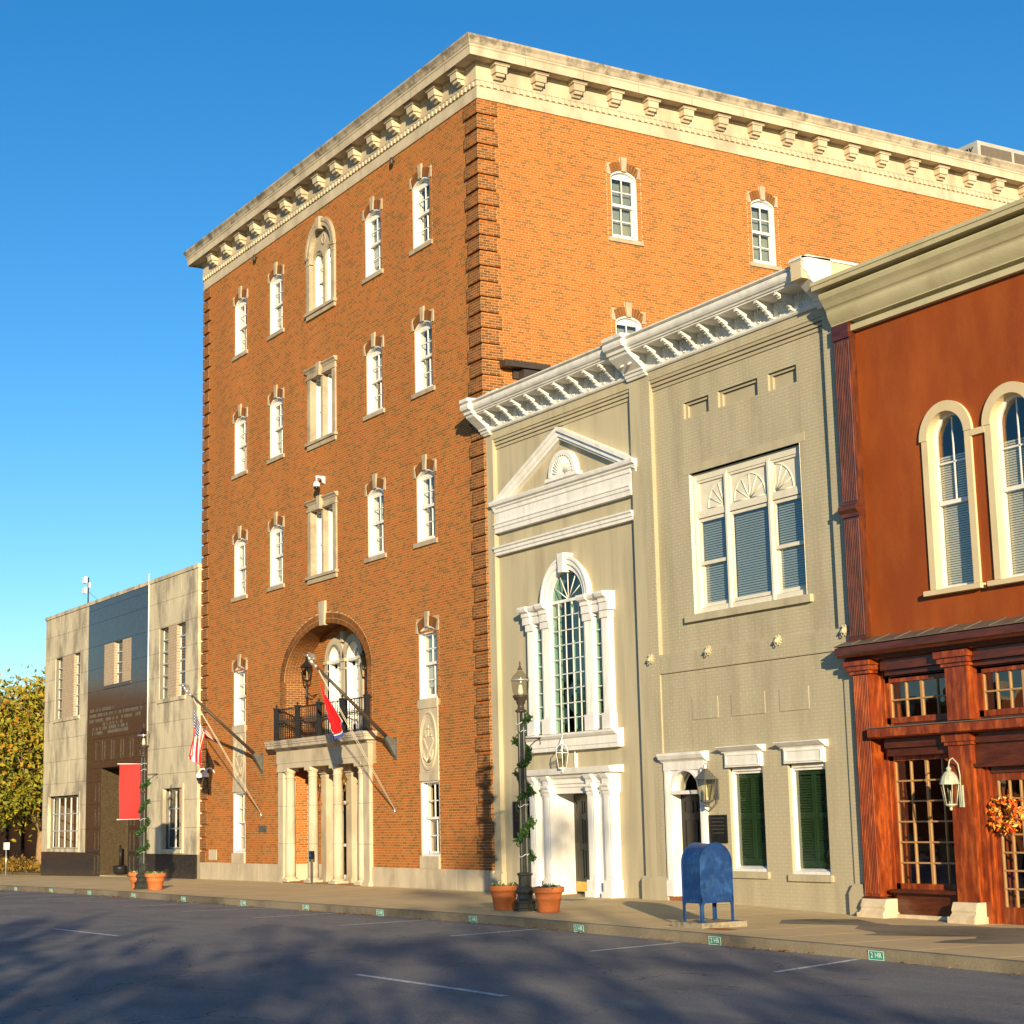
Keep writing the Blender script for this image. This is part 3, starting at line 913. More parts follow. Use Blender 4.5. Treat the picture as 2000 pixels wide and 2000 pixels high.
# ground floor windows with flat heads and the carved panels above them
def flat_window(parent, cx, z0, z1, w, yb=.13, ncol=2, nrow=2, sash=True, m='white_paint', gm='glass', curt=None):
    wn_m = MB()
    h = z1-z0
    for s_ in (-1, 1):
        a, b = sorted((s_*w/2, s_*(w/2-.04))); wn_m.box(a, b, .012, yb+.14, 0, h)
    wn_m.box(-w/2, w/2, .012, yb+.14, h-.04, h); wn_m.prism([(0,0),(0,.05),(yb+.12,.09),(yb+.12,0)], -w/2+.03, w/2-.03, 'x')
    wn_ = ob('window', wn_m, m, parent, (cx, 0, z0))
    iw = w/2-.04
    hm = h*.5
    for nm, za, zb, y in (('lower_sash', .06, hm+.02, yb+.055), ('upper_sash', hm-.02, h-.04, yb)):
        sm_ = MB()
        for s_ in (-1, 1):
            a, b = sorted((s_*iw, s_*(iw-.05))); sm_.box(a, b, y, y+.045, za, zb)
        sm_.box(-iw, iw, y, y+.045, za, za+.06); sm_.box(-iw, iw, y, y+.045, zb-.05, zb)
        for c in range(1, ncol):
            xx = -iw+.05 + (2*iw-.1)*c/ncol; sm_.box(xx-.013, xx+.013, y+.005, y+.04, za+.06, zb-.05)
        for r in range(1, nrow):
            zz = za+.06+(zb-za-.11)*r/nrow; sm_.box(-iw+.05, iw-.05, y+.005, y+.04, zz-.013, zz+.013)
        ob(nm, sm_, m, wn_)
        for c in range(ncol):
            for r in range(nrow):
                xx = -iw+.05+(2*iw-.1)*(c+.5)/ncol; zz = za+.06+(zb-za-.11)*(r+.5)/nrow
                o = place('pane', WP['pane'], wn_, (xx, y+.02, zz)); o.scale = ((2*iw-.1)/ncol, 1, (zb-za-.11)/nrow)
    if curt:
        ob('curtain', MB().quad((-iw,yb+.3,.05), (iw,yb+.3,.05), (iw,yb+.3,h-.05), (-iw,yb+.3,h-.05)), curt, wn_)
    return wn_
for c in (0, 4):
    cx = CX[c]
    flat_window(BB, cx, 0.80, 2.70, .98, ncol=2, nrow=2)
    ob('sill_stone', MB().box(cx-.505, cx+.505, -.06, .2, .49, .80), 'limestone', BB)
    ob('lintel_stone', MB().box(cx-.505, cx+.505, -.035, .2, 2.70, 2.915), 'limestone', BB)
    ob('head_block', MB().box(cx-.51, cx+.51, -.045, .2, 4.56, 4.80), 'limestone', BB)
    pnl = ob('carved_panel', MB().box(cx-.50, cx+.50, -.02, .05, 2.92, 4.555), 'limestone', BB)
    ring = MB(); N = 36
    for i in range(N):
        a0, a1 = 2*math.pi*i/N, 2*math.pi*(i+1)/N
        f_ = lambda a, r: (cx + .45*r*math.cos(a), 3.73 + .765*r*math.sin(a))
        ring.prism([f_(a0,1), f_(a1,1), f_(a1,.91), f_(a0,.91)], -.055, -.018, 'y')
        ring.prism([f_(a0,.84), f_(a1,.84), f_(a1,.80), f_(a0,.80)], -.04, -.018, 'y')
    ob('oval_frame', ring, 'limestone', pnl)
    rel = MB()   # raised scales over crossed tools
    rel.box(cx-.15, cx+.15, -.045, -.018, 4.02, 4.045); rel.box(cx-.012, cx+.012, -.045, -.018, 3.84, 4.12)
    for s_ in (-1, 1):
        rel.prism([(cx+s_*.15-.055, 3.88), (cx+s_*.15+.055, 3.88), (cx+s_*.15+.03, 3.83), (cx+s_*.15-.03, 3.83)], -.05, -.018, 'y')
        rel.tube([(cx+s_*.15, -.03, 4.03), (cx+s_*.15-.05, -.03, 3.88)], .007, 4); rel.tube([(cx+s_*.15, -.03, 4.03), (cx+s_*.15+.05, -.03, 3.88)], .007, 4)
        rel.prism([(cx+s_*.30, 3.72), (cx+s_*.24, 3.80), (cx-s_*.16, 3.26), (cx-s_*.10, 3.22)], -.05 if s_ > 0 else -.042, -.018, 'y')
        rel.tube([(cx+s_*.02, -.03, 3.20), (cx+s_*.22, -.035, 3.30), (cx+s_*.26, -.035, 3.5)], [.05, .04, .015], 6)
    ob('carved_relief', rel, 'limestone', pnl)
# ---- centre windows in stone surrounds
def pair_window(z0, z1, arched):
    cx = CX[2]
    fr = MB()
    sur = ob('window_surround', MB(), 'window_stone', BB)
    m_ = MB()
    if arched:
        zs = 18.72
        for s_ in (-1, 1):
            a, b = sorted((cx+s_*.76, cx+s_*.98)); m_.box(a, b, -.06, .15, z0, zs-.22); m_.box(a-.02 if s_ < 0 else a, b if s_ < 0 else b+.02, -.09, .15, zs-.06, zs+.03); m_.box(a-.012 if s_ < 0 else a, b if s_ < 0 else b+.012, -.075, .15, zs-.25, zs-.2); m_.box(a, b, -.06, .15, zs-.2, zs-.06)
        arch_ring(m_, ctr[0], .22, -.07, .15); arch_ring(m_, op(cx-.90, cx+.90, z0, zs+.90, zs, 'ell'), .1, -.10, -.06)
        m_.prism([(cx-.10, 19.38), (cx+.10, 19.38), (cx+.14, 19.76), (cx-.14, 19.76)], -.16, .1, 'y')
        tym = [op(cx+s_*.40-.33, cx+s_*.40+.33, z0, 18.85, 18.52, 'ell') for s_ in (-1, 1)]
        wall_sheet(m_, cx-.78, cx+.78, z0, 19.5, .08, tym + [])
        for t_ in tym: reveal(m_, t_, .08, .14)
        m_.lathe([(.17,0),(.17,.03),(.13,.03),(.13,.015),(.05,.03),(.0,.03)], 0, 0, 18)
        k = len(m_.v)-18*6
        for i in range(k, len(m_.v)):
            x, y, z = m_.v[i]; m_.v[i] = (cx+x*.8, .08-z, 19.12+y*1.05)
        m_.box(cx-1.04, cx+1.04, -.12, .1, z0-.09, z0); m_.box(cx-.98, cx+.98, -.07, .1, z0-.22, z0-.09)
    else:
        for s_ in (-1, 1):
            a, b = sorted((cx+s_*.76, cx+s_*.97)); m_.box(a, b, -.05, .15, z0, z1+.05)
        m_.box(cx-.06, cx+.06, -.02, .15, z0, z1)
        m_.box(cx-1.0, cx+1.0, -.075, .15, z1, z1+.07); m_.box(cx-.97, cx+.97, -.045, .15, z1+.07, z1+.20)
        m_.prism([(.1,z1+.20),(-.06,z1+.20),(-.08,z1+.25),(-.13,z1+.29),(-.13,z1+.325),(.1,z1+.345)], cx-1.05, cx+1.05, 'x')
        m_.prism([(cx-.085, z1-.04), (cx+.085, z1-.04), (cx+.13, z1+.36), (cx-.13, z1+.36)], -.165, .1, 'y')
        m_.box(cx-1.04, cx+1.04, -.11, .1, z0-.08, z0); m_.box(cx-.97, cx+.97, -.06, .1, z0-.22, z0-.08)
    me = m_.mesh('window_surround', 'window_stone'); sur.data = me
    for s_ in (-1, 1):
        lx = cx+s_*.41
        w = .66
        fm = MB()
        h = z1-z0
        for q in (-1, 1):
            a, b = sorted((lx+q*w/2, lx+q*(w/2-.03))); fm.box(a, b, .14, .52, z0, z1)
        fm.box(lx-w/2, lx+w/2, .14, .52, z1-.04, z1); fm.prism([(.0,z0),(.0,z0+.04),(.45,z0+.09),(.45,z0)], lx-w/2, lx+w/2, 'x')
        wn_ = ob('window', fm, 'white_paint', BB)
        hm = z0+h*.5
        for nm, za, zb, y in (('upper_sash', hm-.02, z1-.03, .25), ('lower_sash', z0+.06, hm+.03, .31)):
            sm_ = MB(); iw = w/2-.03
            for q in (-1, 1):
                a, b = sorted((lx+q*iw, lx+q*(iw-.045))); sm_.box(a, b, y, y+.04, za, zb)
            sm_.box(lx-iw, lx+iw, y-.012, y+.04, za, za+.06); sm_.box(lx-iw, lx+iw, y, y+.04, zb-.05, zb)
            sm_.box(lx-iw, lx+iw, y+.005, y+.035, (za+zb)/2-.012, (za+zb)/2+.012)
            ob(nm, sm_, 'white_paint', wn_)
            o = place('pane', WP['pane'], wn_, (lx, y+.02, (za+zb)/2)); o.scale = (2*iw-.09, 1, zb-za-.1)
        ob('curtain', MB().quad((lx-w/2,.6,z0), (lx+w/2,.6,z0), (lx+w/2,.6,z1), (lx-w/2,.6,z1)), 'curtain', wn_)
pair_window(16.97, 18.86, True)
pair_window(12.93, 14.88, False)
pair_window(8.88, 10.83, False)

# ---- great arch, balcony recess and porch
cx = CX[2]
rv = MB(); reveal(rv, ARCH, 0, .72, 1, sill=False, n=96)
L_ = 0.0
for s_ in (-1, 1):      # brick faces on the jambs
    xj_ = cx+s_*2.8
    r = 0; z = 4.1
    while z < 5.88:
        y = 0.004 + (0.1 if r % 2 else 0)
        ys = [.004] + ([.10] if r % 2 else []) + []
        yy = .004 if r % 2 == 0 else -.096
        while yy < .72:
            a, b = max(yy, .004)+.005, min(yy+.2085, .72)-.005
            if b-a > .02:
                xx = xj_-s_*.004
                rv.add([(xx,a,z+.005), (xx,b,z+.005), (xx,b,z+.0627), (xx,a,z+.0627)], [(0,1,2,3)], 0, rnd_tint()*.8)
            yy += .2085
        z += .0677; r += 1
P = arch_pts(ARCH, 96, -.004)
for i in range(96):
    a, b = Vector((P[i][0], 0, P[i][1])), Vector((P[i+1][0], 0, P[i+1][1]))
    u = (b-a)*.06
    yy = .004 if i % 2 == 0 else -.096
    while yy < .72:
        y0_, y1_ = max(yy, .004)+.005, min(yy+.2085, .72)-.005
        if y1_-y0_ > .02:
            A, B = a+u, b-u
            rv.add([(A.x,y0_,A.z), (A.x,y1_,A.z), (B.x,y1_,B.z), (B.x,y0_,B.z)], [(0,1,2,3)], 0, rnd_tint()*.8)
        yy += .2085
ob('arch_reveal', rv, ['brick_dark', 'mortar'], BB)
rg = MB(); arch_ring(rg, ARCH, .30, -.002, .1, 1, 48)
for s_ in (-1, 1):
    a, b = sorted((cx+s_*2.8, cx+s_*3.1)); rg.box(a, b, -.002, .05, 4.13, 5.9, 1)
P, Q, Q2 = arch_pts(ARCH, 104), arch_pts(ARCH, 104, .14), arch_pts(ARCH, 104, .30)
for i in range(104):
    for A, B, f0, f1 in ((P, Q, .0, .46), (P, Q2, .52, 1.0)):
        lp = lambda t, k: (P[k][0]+(Q2[k][0]-P[k][0])*t, P[k][1]+(Q2[k][1]-P[k][1])*t)
        mid = lambda a, b, t: (a[0]+(b[0]-a[0])*t, a[1]+(b[1]-a[1])*t)
        c0, c1, d1, d0 = lp(f0, i), lp(f0, i+1), lp(f1, i+1), lp(f1, i)
        rg.prism([mid(c0,c1,.07), mid(c0,c1,.93), mid(d0,d1,.93), mid(d0,d1,.07)], -.012, .0, 'y', 0, random.random()*.8)
brickwork(rg, cx-3.1, cx-2.8, 4.13, 5.9, -.002, header=0, L=.15, tint=random.random, proud=.008)
brickwork(rg, cx+2.8, cx+3.1, 4.13, 5.9, -.002, header=0, L=.15, tint=random.random, proud=.008)
ob('arch_ring', rg, ['brick_dark', 'mortar'], BB)
ob('keystone', MB().prism([(cx-.15, 7.36), (cx+.15, 7.36), (cx+.21, 8.06), (cx-.21, 8.06)], -.07, .1, 'y'), 'limestone', BB)
# back wall of the balcony with a pair of arched doors
BK = .72
d_ops = [op(-10.60, -9.68, 4.13, 6.88, 6.41, 'ell'), op(-9.41, -8.49, 4.13, 6.88, 6.41, 'ell')]
bw = MB(); wall_sheet(bw, cx-2.82, cx+2.82, 4.05, 7.5, BK, d_ops)
ob('balcony_wall', bw, 'mortar', BB)
bb_ = MB(); brickwork(bb_, cx-2.81, cx+2.81, 4.10, 7.45, BK, [(-10.80,-8.29,4.1,6.42)], [(-10.14,.66,6.41,.66), (-8.95,.66,6.41,.66)])
stuff(ob('brickwork', bb_, 'brick', BB))
ds = MB()
for o in d_ops:
    arch_ring(ds, o, .19, BK-.06, BK+.05); reveal(ds, o, BK-.06, BK+.1, 0, False)
for a, b in ((-10.80,-10.60), (-9.68,-9.41), (-8.49,-8.29)):
    ds.box(a, b, BK-.05, BK+.05, 4.13, 6.36); ds.box(a-.03, b+.03, BK-.09, BK+.05, 6.33, 6.42); ds.box(a-.02, b+.02, BK-.07, BK+.05, 6.10, 6.14)
ds.prism([(-9.62, 6.9), (-9.47, 6.9), (-9.43, 7.2), (-9.66, 7.2)], BK-.1, BK+.05, 'y')
ob('arched_door_surround', ds, 'limestone', BB)
for o in d_ops:
    c_ = (o['x0']+o['x1'])/2
    df = MB(); reveal(df, dict(o, x0=o['x0']+.005, x1=o['x1']-.005, z1=o['z1']-.005), BK+.0, BK+.42, 0, False)
    arch_ring(df, dict(o, x0=o['x0']+.09, x1=o['x1']-.09, z1=o['z1']-.09), .09, BK+.2, BK+.26)
    df.box(o['x0'], o['x1'], BK+.0, BK+.26, 6.33, 6.42)
    for q in (-1, 1):
        a, b = sorted((c_+q*.46, c_+q*.30)); df.box(a, b, BK+.2, BK+.26, 4.13, 6.34)
    df.box(c_-.46, c_+.46, BK+.2, BK+.26, 6.2, 6.34); df.box(c_-.46, c_+.46, BK+.2, BK+.26, 4.13, 4.5)
    for q in (-.1, .1): df.box(c_+q-.012, c_+q+.012, BK+.21, BK+.25, 4.5, 6.2)
    for r in range(1, 5): zz = 4.5+1.7*r/5; df.box(c_-.3, c_+.3, BK+.21, BK+.25, zz-.012, zz+.012)
    for t in range(1, 6):
        a = math.pi*t/6; df.tube([(c_, BK+.23, 6.43), (c_+.36*math.cos(a), BK+.23, 6.43+.36*math.sin(a))], .011, 4)
    dd = ob('balcony_door', df, 'white_paint', BB)
    gp = MB(); pp = arch_pts(dict(o, x0=o['x0']+.08, x1=o['x1']-.08, z1=o['z1']-.08), 12)
    gp.add([(x, BK+.235, z) for x, z in pp], [tuple(range(13))]); ob('fan_pane', gp, 'glass', dd)
    for q in (-.2, 0, .2):
        for r in range(5):
            pn = place('pane', WP['pane'], dd, (c_+q, BK+.235, 4.5+1.7*(r+.5)/5)); pn.scale = (.19, 1, .33)
    ob('curtain', MB().quad((c_-.45,BK+.5,4.1), (c_+.45,BK+.5,4.1), (c_+.45,BK+.5,6.9), (c_-.45,BK+.5,6.9)), 'interior_light', dd)
# porch cornice and entablature
ent = MB().box(-12.5, -6.35, -.15, .35, 3.46, 3.83)
ent.box(-12.48, -6.37, -.135, .34, 3.31, 3.458)
pe = ob('entablature', ent, 'limestone', BB)
pc = MB()
pc.sweep([(0,3.82),(.03,3.83),(.05,3.88),(.12,3.90),(.22,3.91),(.22,3.99),(.25,4.0),(.25,4.04),(.27,4.06),(.28,4.13),(0.0,4.135)], [(-12.5,.02),(-12.5,-.15),(-6.35,-.15),(-6.35,.02)])
pc.quad((-12.7,-.35,4.132), (-6.15,-.35,4.132), (-6.15,.72,4.134), (-12.7,.72,4.134))
ob('porch_cornice', pc, 'limestone_weathered', BB)
ent2 = MB().quad((-12.5,.34,3.32), (-6.35,.34,3.32), (-6.35,1.2,3.32), (-12.5,1.2,3.32)); ob('porch_ceiling', ent2, 'limestone_weathered', BB)
pr_ = MB(); wall_sheet(pr_, -12.3, -6.55, -.2, 3.4, .75, [op(-10.08, -8.80, -.2, 2.75)])
reveal(pr_, PORCH, 0, .75, 0, False)
ob('porch_back_wall', pr_, 'mortar', BB)
pb = MB(); brickwork(pb, -12.2, -6.66, .49, 3.32, .75, [(-10.5,-8.4,0,3.4)]); stuff(ob('brickwork', pb, 'brick', BB))
jb_ = MB(); brickwork(jb_, .0, .75, .49, 3.32, 0); stuff(ob('brickwork', jb_, 'brick', BB, (-12.198, 0, 0), R(90)))
ob('jamb_plinth', MB().box(-12.2, -12.17, .05, .75, -.1, .49), 'limestone', BB)
ob('porch_plinth', MB().box(-12.2, -10.5, .71, .76, -.1, .49).box(-8.4, -6.66, .71, .76, -.1, .49), 'limestone', BB)
ob('porch_floor', MB().box(-12.25, -6.6, -.12, 1.2, -.2, .012), 'floor_brick', BB)
for c_ in (-10.27, -8.60):
    pl = MB().box(c_-.17, c_+.17, .36, .75, .13, 3.08); pl.box(c_-.21, c_+.21, .32, .76, 0, .13); pl.box(c_-.19, c_+.19, .34, .76, .13, .2)
    pl.box(c_-.185, c_+.185, .345, .76, 3.0, 3.06); pl.box(c_-.22, c_+.22, .31, .76, 3.10, 3.31)
    ob('inner_pilaster', pl, 'limestone', BB)
dr = MB(); dr.box(-10.08, -9.98, .78, .86, 0, 2.75); dr.box(-8.90, -8.80, .78, .86, 0, 2.75); dr.box(-9.48, -9.40, .78, .86, 0, 2.2); dr.box(-10.08, -8.8, .78, .86, 2.2, 2.3); dr.box(-10.08, -8.8, .78, .86, 0, .2)
dr.box(-10.08, -8.8, .78, .86, 1.0, 1.08)
po = ob('porch_door', dr, 'grey_white_paint', BB)
for a, b in ((-9.98,-9.48), (-9.40,-8.90)):
    for z0_, z1_ in ((.2,1.0), (1.08,2.2), (2.3,2.72)):
        o = place('pane', WP['pane'], po, ((a+b)/2, .82, (z0_+z1_)/2)); o.scale = (b-a, 1, z1_-z0_)
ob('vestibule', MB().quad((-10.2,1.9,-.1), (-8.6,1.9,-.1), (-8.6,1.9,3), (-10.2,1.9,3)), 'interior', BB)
colp = [(.15,.13),(.155,.30),(.152,1.1),(.15,1.105),(.142,2.2),(.140,2.205),(.128,3.02)]
col = MB()
for a, b in zip(colp, colp[1:]): pass
col.lathe(colp, 0, 0, 22)
col.box(-.21, .21, -.21, .21, 0, .075); col.lathe([(.2,.075),(.205,.095),(.2,.115),(.165,.125),(.16,.14)], 0, 0, 22)
col.lathe([(.142,3.02),(.148,3.03),(.148,3.05),(.13,3.055),(.13,3.13),(.15,3.16),(.175,3.20),(.175,3.21)], 0, 0, 22); col.box(-.19, .19, -.19, .19, 3.21, 3.312)
for z in (1.1, 2.2): col.lathe([(.1525-.004*(z>2)*2,z-.006),(.1525-.004*(z>2)*2,z+.006)], 0, 0, 22, 1)
cm_ = col.mesh('column', ['limestone', 'slab_joint'])
for c_ in (-11.86, -10.27, -8.60, -7.0): place('column', cm_, BB, (c_, 0.02, 0.0))
for a in (-12.47, -6.74):
    p_ = MB().box(a, a+.36, -.11, .3, .12, 3.21); p_.box(a-.04, a+.40, -.17, .3, -.1, .08); p_.box(a-.02, a+.38, -.135, .3, .08, .13)
    p_.box(a-.01, a+.37, -.12, .3, 3.02, 3.05); p_.box(a-.03, a+.39, -.145, .3, 3.21, 3.309)
    for z in (1.1, 2.2): p_.box(a-.001, a+.361, -.111, .3, z-.006, z+.006, 1)
    ob('pier', p_, ['limestone', 'slab_joint'], BB)
# balcony railing
RL = place('balcony_railing', None, BB, (0, -.16, 4.135))
rail_posts = [-12.46, -10.93, -9.43, -7.90, -6.36]
for x in rail_posts:
    p_ = MB().box(x-.065, x+.065, -.065, .065, 0, .96); p_.box(x-.08, x+.08, -.08, .08, .96, 1.0); p_.ball((x, 0, 1.06), .035, 6); p_.lathe([(.03,1.0),(.012,1.03)], x, 0, 6); p_.lathe([(.012,1.09),(.002,1.14)], x, 0, 6)
    ob('post', p_, 'iron', RL)
rr = MB().box(-12.46, -6.36, -.03, .03, .92, .95); rr.box(-12.46, -6.36, -.02, .02, .05, .08); rr.box(-12.46, -6.36, -.012, .012, .50, .52); rr.box(-12.46, -6.36, -.012, .012, .60, .62)
for a in (-12.46, -6.36): rr.box(a-.02, a+.02, 0, .16, .92, .95); rr.box(a-.015, a+.015, 0, .16, .05, .08)
ob('hand_rail', rr, 'iron', RL)
bal = MB().tube([(0,0,.07),(0,0,.93)], .011, 6)
bal.ball((0,0,.56), .035, 6); bal.ball((0,0,.66), .022, 6); bal.ball((0,0,.30), .018, 6); bal.ball((0,0,.46), .022, 6)
bm2 = bal.mesh('baluster', 'iron')
for a, b in zip(rail_posts, rail_posts[1:]):
    for k in range(1, 10): place('baluster', bm2, RL, (a+(b-a)*k/10, 0, 0))
# small things fixed to the wall
ob('date_plaque', MB().box(-14.12, -13.53, -.03, .01, 1.45, 1.64), 'grey_bronze', BB)
ob('vent_block', MB().box(-18.27, -17.6, -.02, .01, .57, .90), 'limestone', BB)

# ------------------------------------------------------------------ limestone and granite building
GB = thing('stone_building', 'two storey pale limestone building with black granite centre bay', 'building')
GY = -0.17
GL, GR, DL, DR = -36.43, -18.97, -30.67, -23.77
gz = lambda x: lerp_tab(FAC, x)
g_ops = [op(-35.0,-34.11,6.07,8.58), op(-32.59,-31.73,6.07,8.58), op(-27.55,-26.63,6.99,8.58), op(-22.69,-21.83,6.07,8.58), op(-21.03,-20.12,6.07,8.58),
         op(-35.63,-31.49,.81,2.99), op(-22.2,-20.23,.86,3.0), op(-28.88,-25.74,-1,3.89)]
w_ = MB(); wall_sheet(w_, GL, GR, -1.0, 10.30, GY+.03, g_ops)
for o in g_ops[:-1]: reveal(w_, o, GY+.03, GY+.4)
w_.quad((GR,GY+.03,-1), (GR,.02,-1), (GR,.02,10.3), (GR,GY+.03,10.3)); w_.quad((GL,GY+.03,-1), (GL,20,-1), (GL,20,10.3), (GL,GY+.03,10.3)); w_.quad((GL,20,-1), (GR,20,-1), (GR,20,10.3), (GL,20,10.3))
GW = ob('wall', w_, 'slab_joint', GB)
ob('roof', MB().box(GL+.05, GR-.02, .3, 19.9, 9.9, 10.1), 'metal_roof', GB)
ob('inner_partition', MB().quad((GL+.1,1.5,-.9), (GR-.1,1.5,-.9), (GR-.1,1.5,10), (GL+.1,1.5,10)).quad((GL+.1,.25,5),(GR-.1,.25,5),(GR-.1,1.5,5),(GL+.1,1.5,5)), 'interior_light', GB)
def slab(x0, x1, z0, z1, mname, ops, yf=GY, e=.005, name='stone_panel'):
    m_ = MB()
    cut = [o for o in ops if o['x0'] < x1 and o['x1'] > x0 and o['z0'] < z1 and o['z1'] > z0]
    xs = sorted({x0+e, x1-e, *[min(max(v, x0+e), x1-e) for o in cut for v in (o['x0'], o['x1'])]})
    zs = sorted({z0+e, z1-e, *[min(max(v, z0+e), z1-e) for o in cut for v in (o['z0'], o['z1'])]})
    n_ = 0
    for i in range(len(xs)-1):
        for k in range(len(zs)-1):
            cx_, cz_ = (xs[i]+xs[i+1])/2, (zs[k]+zs[k+1])/2
            if xs[i+1]-xs[i] < .002 or zs[k+1]-zs[k] < .002: continue
            if any(o['x0'] < cx_ < o['x1'] and o['z0'] < cz_ < o['z1'] for o in cut): continue
            m_.face_box(xs[i], xs[i+1], yf, GY+.03, zs[k], zs[k+1]); n_ += 1
    if n_: return ob(name, m_, mname, GW)
rows = [.73, 1.62, 2.55, 3.46, 4.35, 5.25, 6.02, 6.86, 7.73, 8.61, 9.51, 10.30]
side_cut = [op(-35.0,-31.73,6.07,8.58), op(-22.69,-20.12,6.07,8.58), op(-35.63,-31.49,.81,2.99), op(-22.2,-20.23,.86,3.0)]
for z0, z1 in zip(rows, rows[1:]):
    for (a, b, n_) in ((GL, DL, 4), (DR, GR, 3)):
        off = 0.5 if rows.index(z0) % 2 else 0.0
        cuts_ = [a] + [a+(b-a)*(k+off)/n_ for k in range(1 if off == 0 else 0, n_)] + [b]
        for x0, x1 in zip(cuts_, cuts_[1:]):
            if x1-x0 > .05: slab(x0, x1, z0, z1, 'slab_stone', side_cut)
for (a, b, n_) in ((GL, DL, 3), (DR, GR, 4)):
    for k in range(n_): slab(a+(b-a)*k/n_, a+(b-a)*(k+1)/n_, -.6, .73, 'black_granite', [], GY-.012, name='granite_base_panel')
# right return
for z0, z1 in zip(rows, rows[1:]):
    ob('stone_panel', MB().box(GR-.02, GR+.012, GY+.002, -.002, z0+.005, z1-.005), 'slab_stone', GW)
# black granite bay
drows = [3.90, 5.02, 6.02, 6.86, 7.73, 8.61, 9.51, 10.05, 10.30]
dcut = [op(-28.73,-25.62,6.86,8.58)]
for z0, z1 in zip(drows, drows[1:]):
    if z0 == 3.90: continue
    n_ = 4 if drows.index(z0) % 2 else 5
    for k in range(n_): slab(DL+(DR-DL)*k/n_, DL+(DR-DL)*(k+1)/n_, z0, z1, 'black_granite', dcut, GY-.01, name='granite_panel')
for k in range(5): slab(-30.0+1.11*k, -28.89+1.11*k, 3.9, 5.02, 'black_granite', [], GY-.01, name='granite_panel')
slab(DL, -30.0, 3.9, 5.02, 'black_granite', [], GY-.01, name='granite_panel'); slab(-24.45, DR, 3.9, 5.02, 'black_granite', [], GY-.01, name='granite_panel')
for z0, z1 in ((-.6,.73), (.73,1.62), (1.62,2.55), (2.55,3.40), (3.40,3.9)):
    for a, b in ((DL,-29.6), (-29.6,-28.88), (-25.74,-24.9), (-24.9,DR)): slab(a, b, z0, z1, 'black_granite', [], GY-.01, name='granite_panel')
def inset(x0, x1, z0, z1):
    m_ = MB(); y0, y1 = GY-.035, GY-.008
    m_.box(x0, x1, y0, y1, z1-.03, z1); m_.box(x0, x1, y0, y1, z0, z0+.03); m_.box(x0, x0+.03, y0, y1, z0+.03, z1-.03); m_.box(x1-.03, x1, y0, y1, z0+.03, z1-.03)
    ob('moulding', m_, 'brown_granite', GB)
for k in range(5): inset(-29.55+1.06*k, -28.75+1.06*k, 4.18, 4.92)
for z in (-.05, .82, 1.72, 2.65): inset(-29.5, -29.05, z, z+.70); inset(-25.5, -25.05, z, z+.70)
# recessed doorway
w_ = MB(); w_.quad((-28.88,GY,-.4), (-28.88,1.1,-.4), (-28.88,1.1,3.89), (-28.88,GY,3.89)); w_.quad((-25.74,GY,-.4), (-25.74,1.1,-.4), (-25.74,1.1,3.89), (-25.74,GY,3.89)); w_.quad((-28.88,GY,3.89), (-25.74,GY,3.89), (-25.74,1.1,3.89), (-28.88,1.1,3.89))
ob('doorway_lining', w_, 'brown_granite', GB)
zz = [-.4, .55, 1.45, 2.35, 3.2, 3.89]
for i, (z0, z1) in enumerate(zip(zz, zz[1:])):
    for a, b in ((-28.88,-27.3), (-27.3,-25.74)):
        ob('granite_panel', MB().box(a+.004, b-.004, 1.06, 1.12, z0+.004, z1-.004), 'rust_granite' if i == 1 else 'brown_granite', GB)
ob('doorway_floor', MB().box(-28.88, -25.74, GY, 1.1, -.4, -.09), 'concrete', GB)
# coping
ob('coping', MB().sweep([(0,10.30),(.04,10.30),(.045,10.42),(.0,10.45),(-.5,10.44)], [(GL,20),(GL,GY),(GR,GY),(GR,.0)]), 'slab_stone', GB)
ob('conduit', MB().tube([(DR+.03, GY-.03, 4.4), (DR+.03, GY-.03, 10.7)], .025, 6), 'cctv_white', GB)
def steel_window(x0, x1, z0, z1, nc, nr, y, m='aluminium', slant=False, backing=None):
    f = MB(); t = .035
    f.box(x0, x0+t, y-.02, y+.03, z0, z1); f.box(x1-t, x1, y-.02, y+.03, z0, z1); f.box(x0, x1, y-.02, y+.03, z0, z0+t); f.box(x0, x1, y-.02, y+.03, z1-t, z1)
    for c in range(1, nc): xx = x0+(x1-x0)*c/nc; f.box(xx-.028, xx+.028, y-.03, y+.02, z0+t, z1-t)
    for r in range(1, nr):
        zz_ = z0+(z1-z0)*r/nr
        f.box(x0+t, x1-t, y-.05 if slant else y-.02, y+.02, zz_-.022, zz_+.022)
    wn_ = ob('window', f, m, GB)
    for c in range(nc):
        for r in range(nr):
            o = place('pane', WP['pane'], wn_, (x0+(x1-x0)*(c+.5)/nc, y, z0+(z1-z0)*(r+.5)/nr)); o.scale = ((x1-x0)/nc-.04, 1, (z1-z0)/nr-.04)
    if backing: ob('blind', MB().quad((x0,y+.25,z0), (x1,y+.25,z0), (x1,y+.25,z1), (x0,y+.25,z1)), backing, wn_)
    return wn_
for (a, b) in ((-35.0,-34.11), (-32.59,-31.73)): steel_window(a, b, 6.07, 8.58, 1, 6, GY+.17, slant=True, backing='blind')
steel_window(-27.55, -26.63, 6.99, 8.58, 1, 4, GY+.14, slant=True, backing='blind')
for (a, b) in ((-22.69,-21.83), (-21.03,-20.12)): steel_window(a, b, 6.07, 8.58, 1, 6, GY+.17, slant=True, backing='blind')
steel_window(-35.5, -31.6, .88, 2.92, 5, 3, GY+.2)
steel_window(-22.08, -20.75, .92, 2.94, 2, 3, GY+.2)
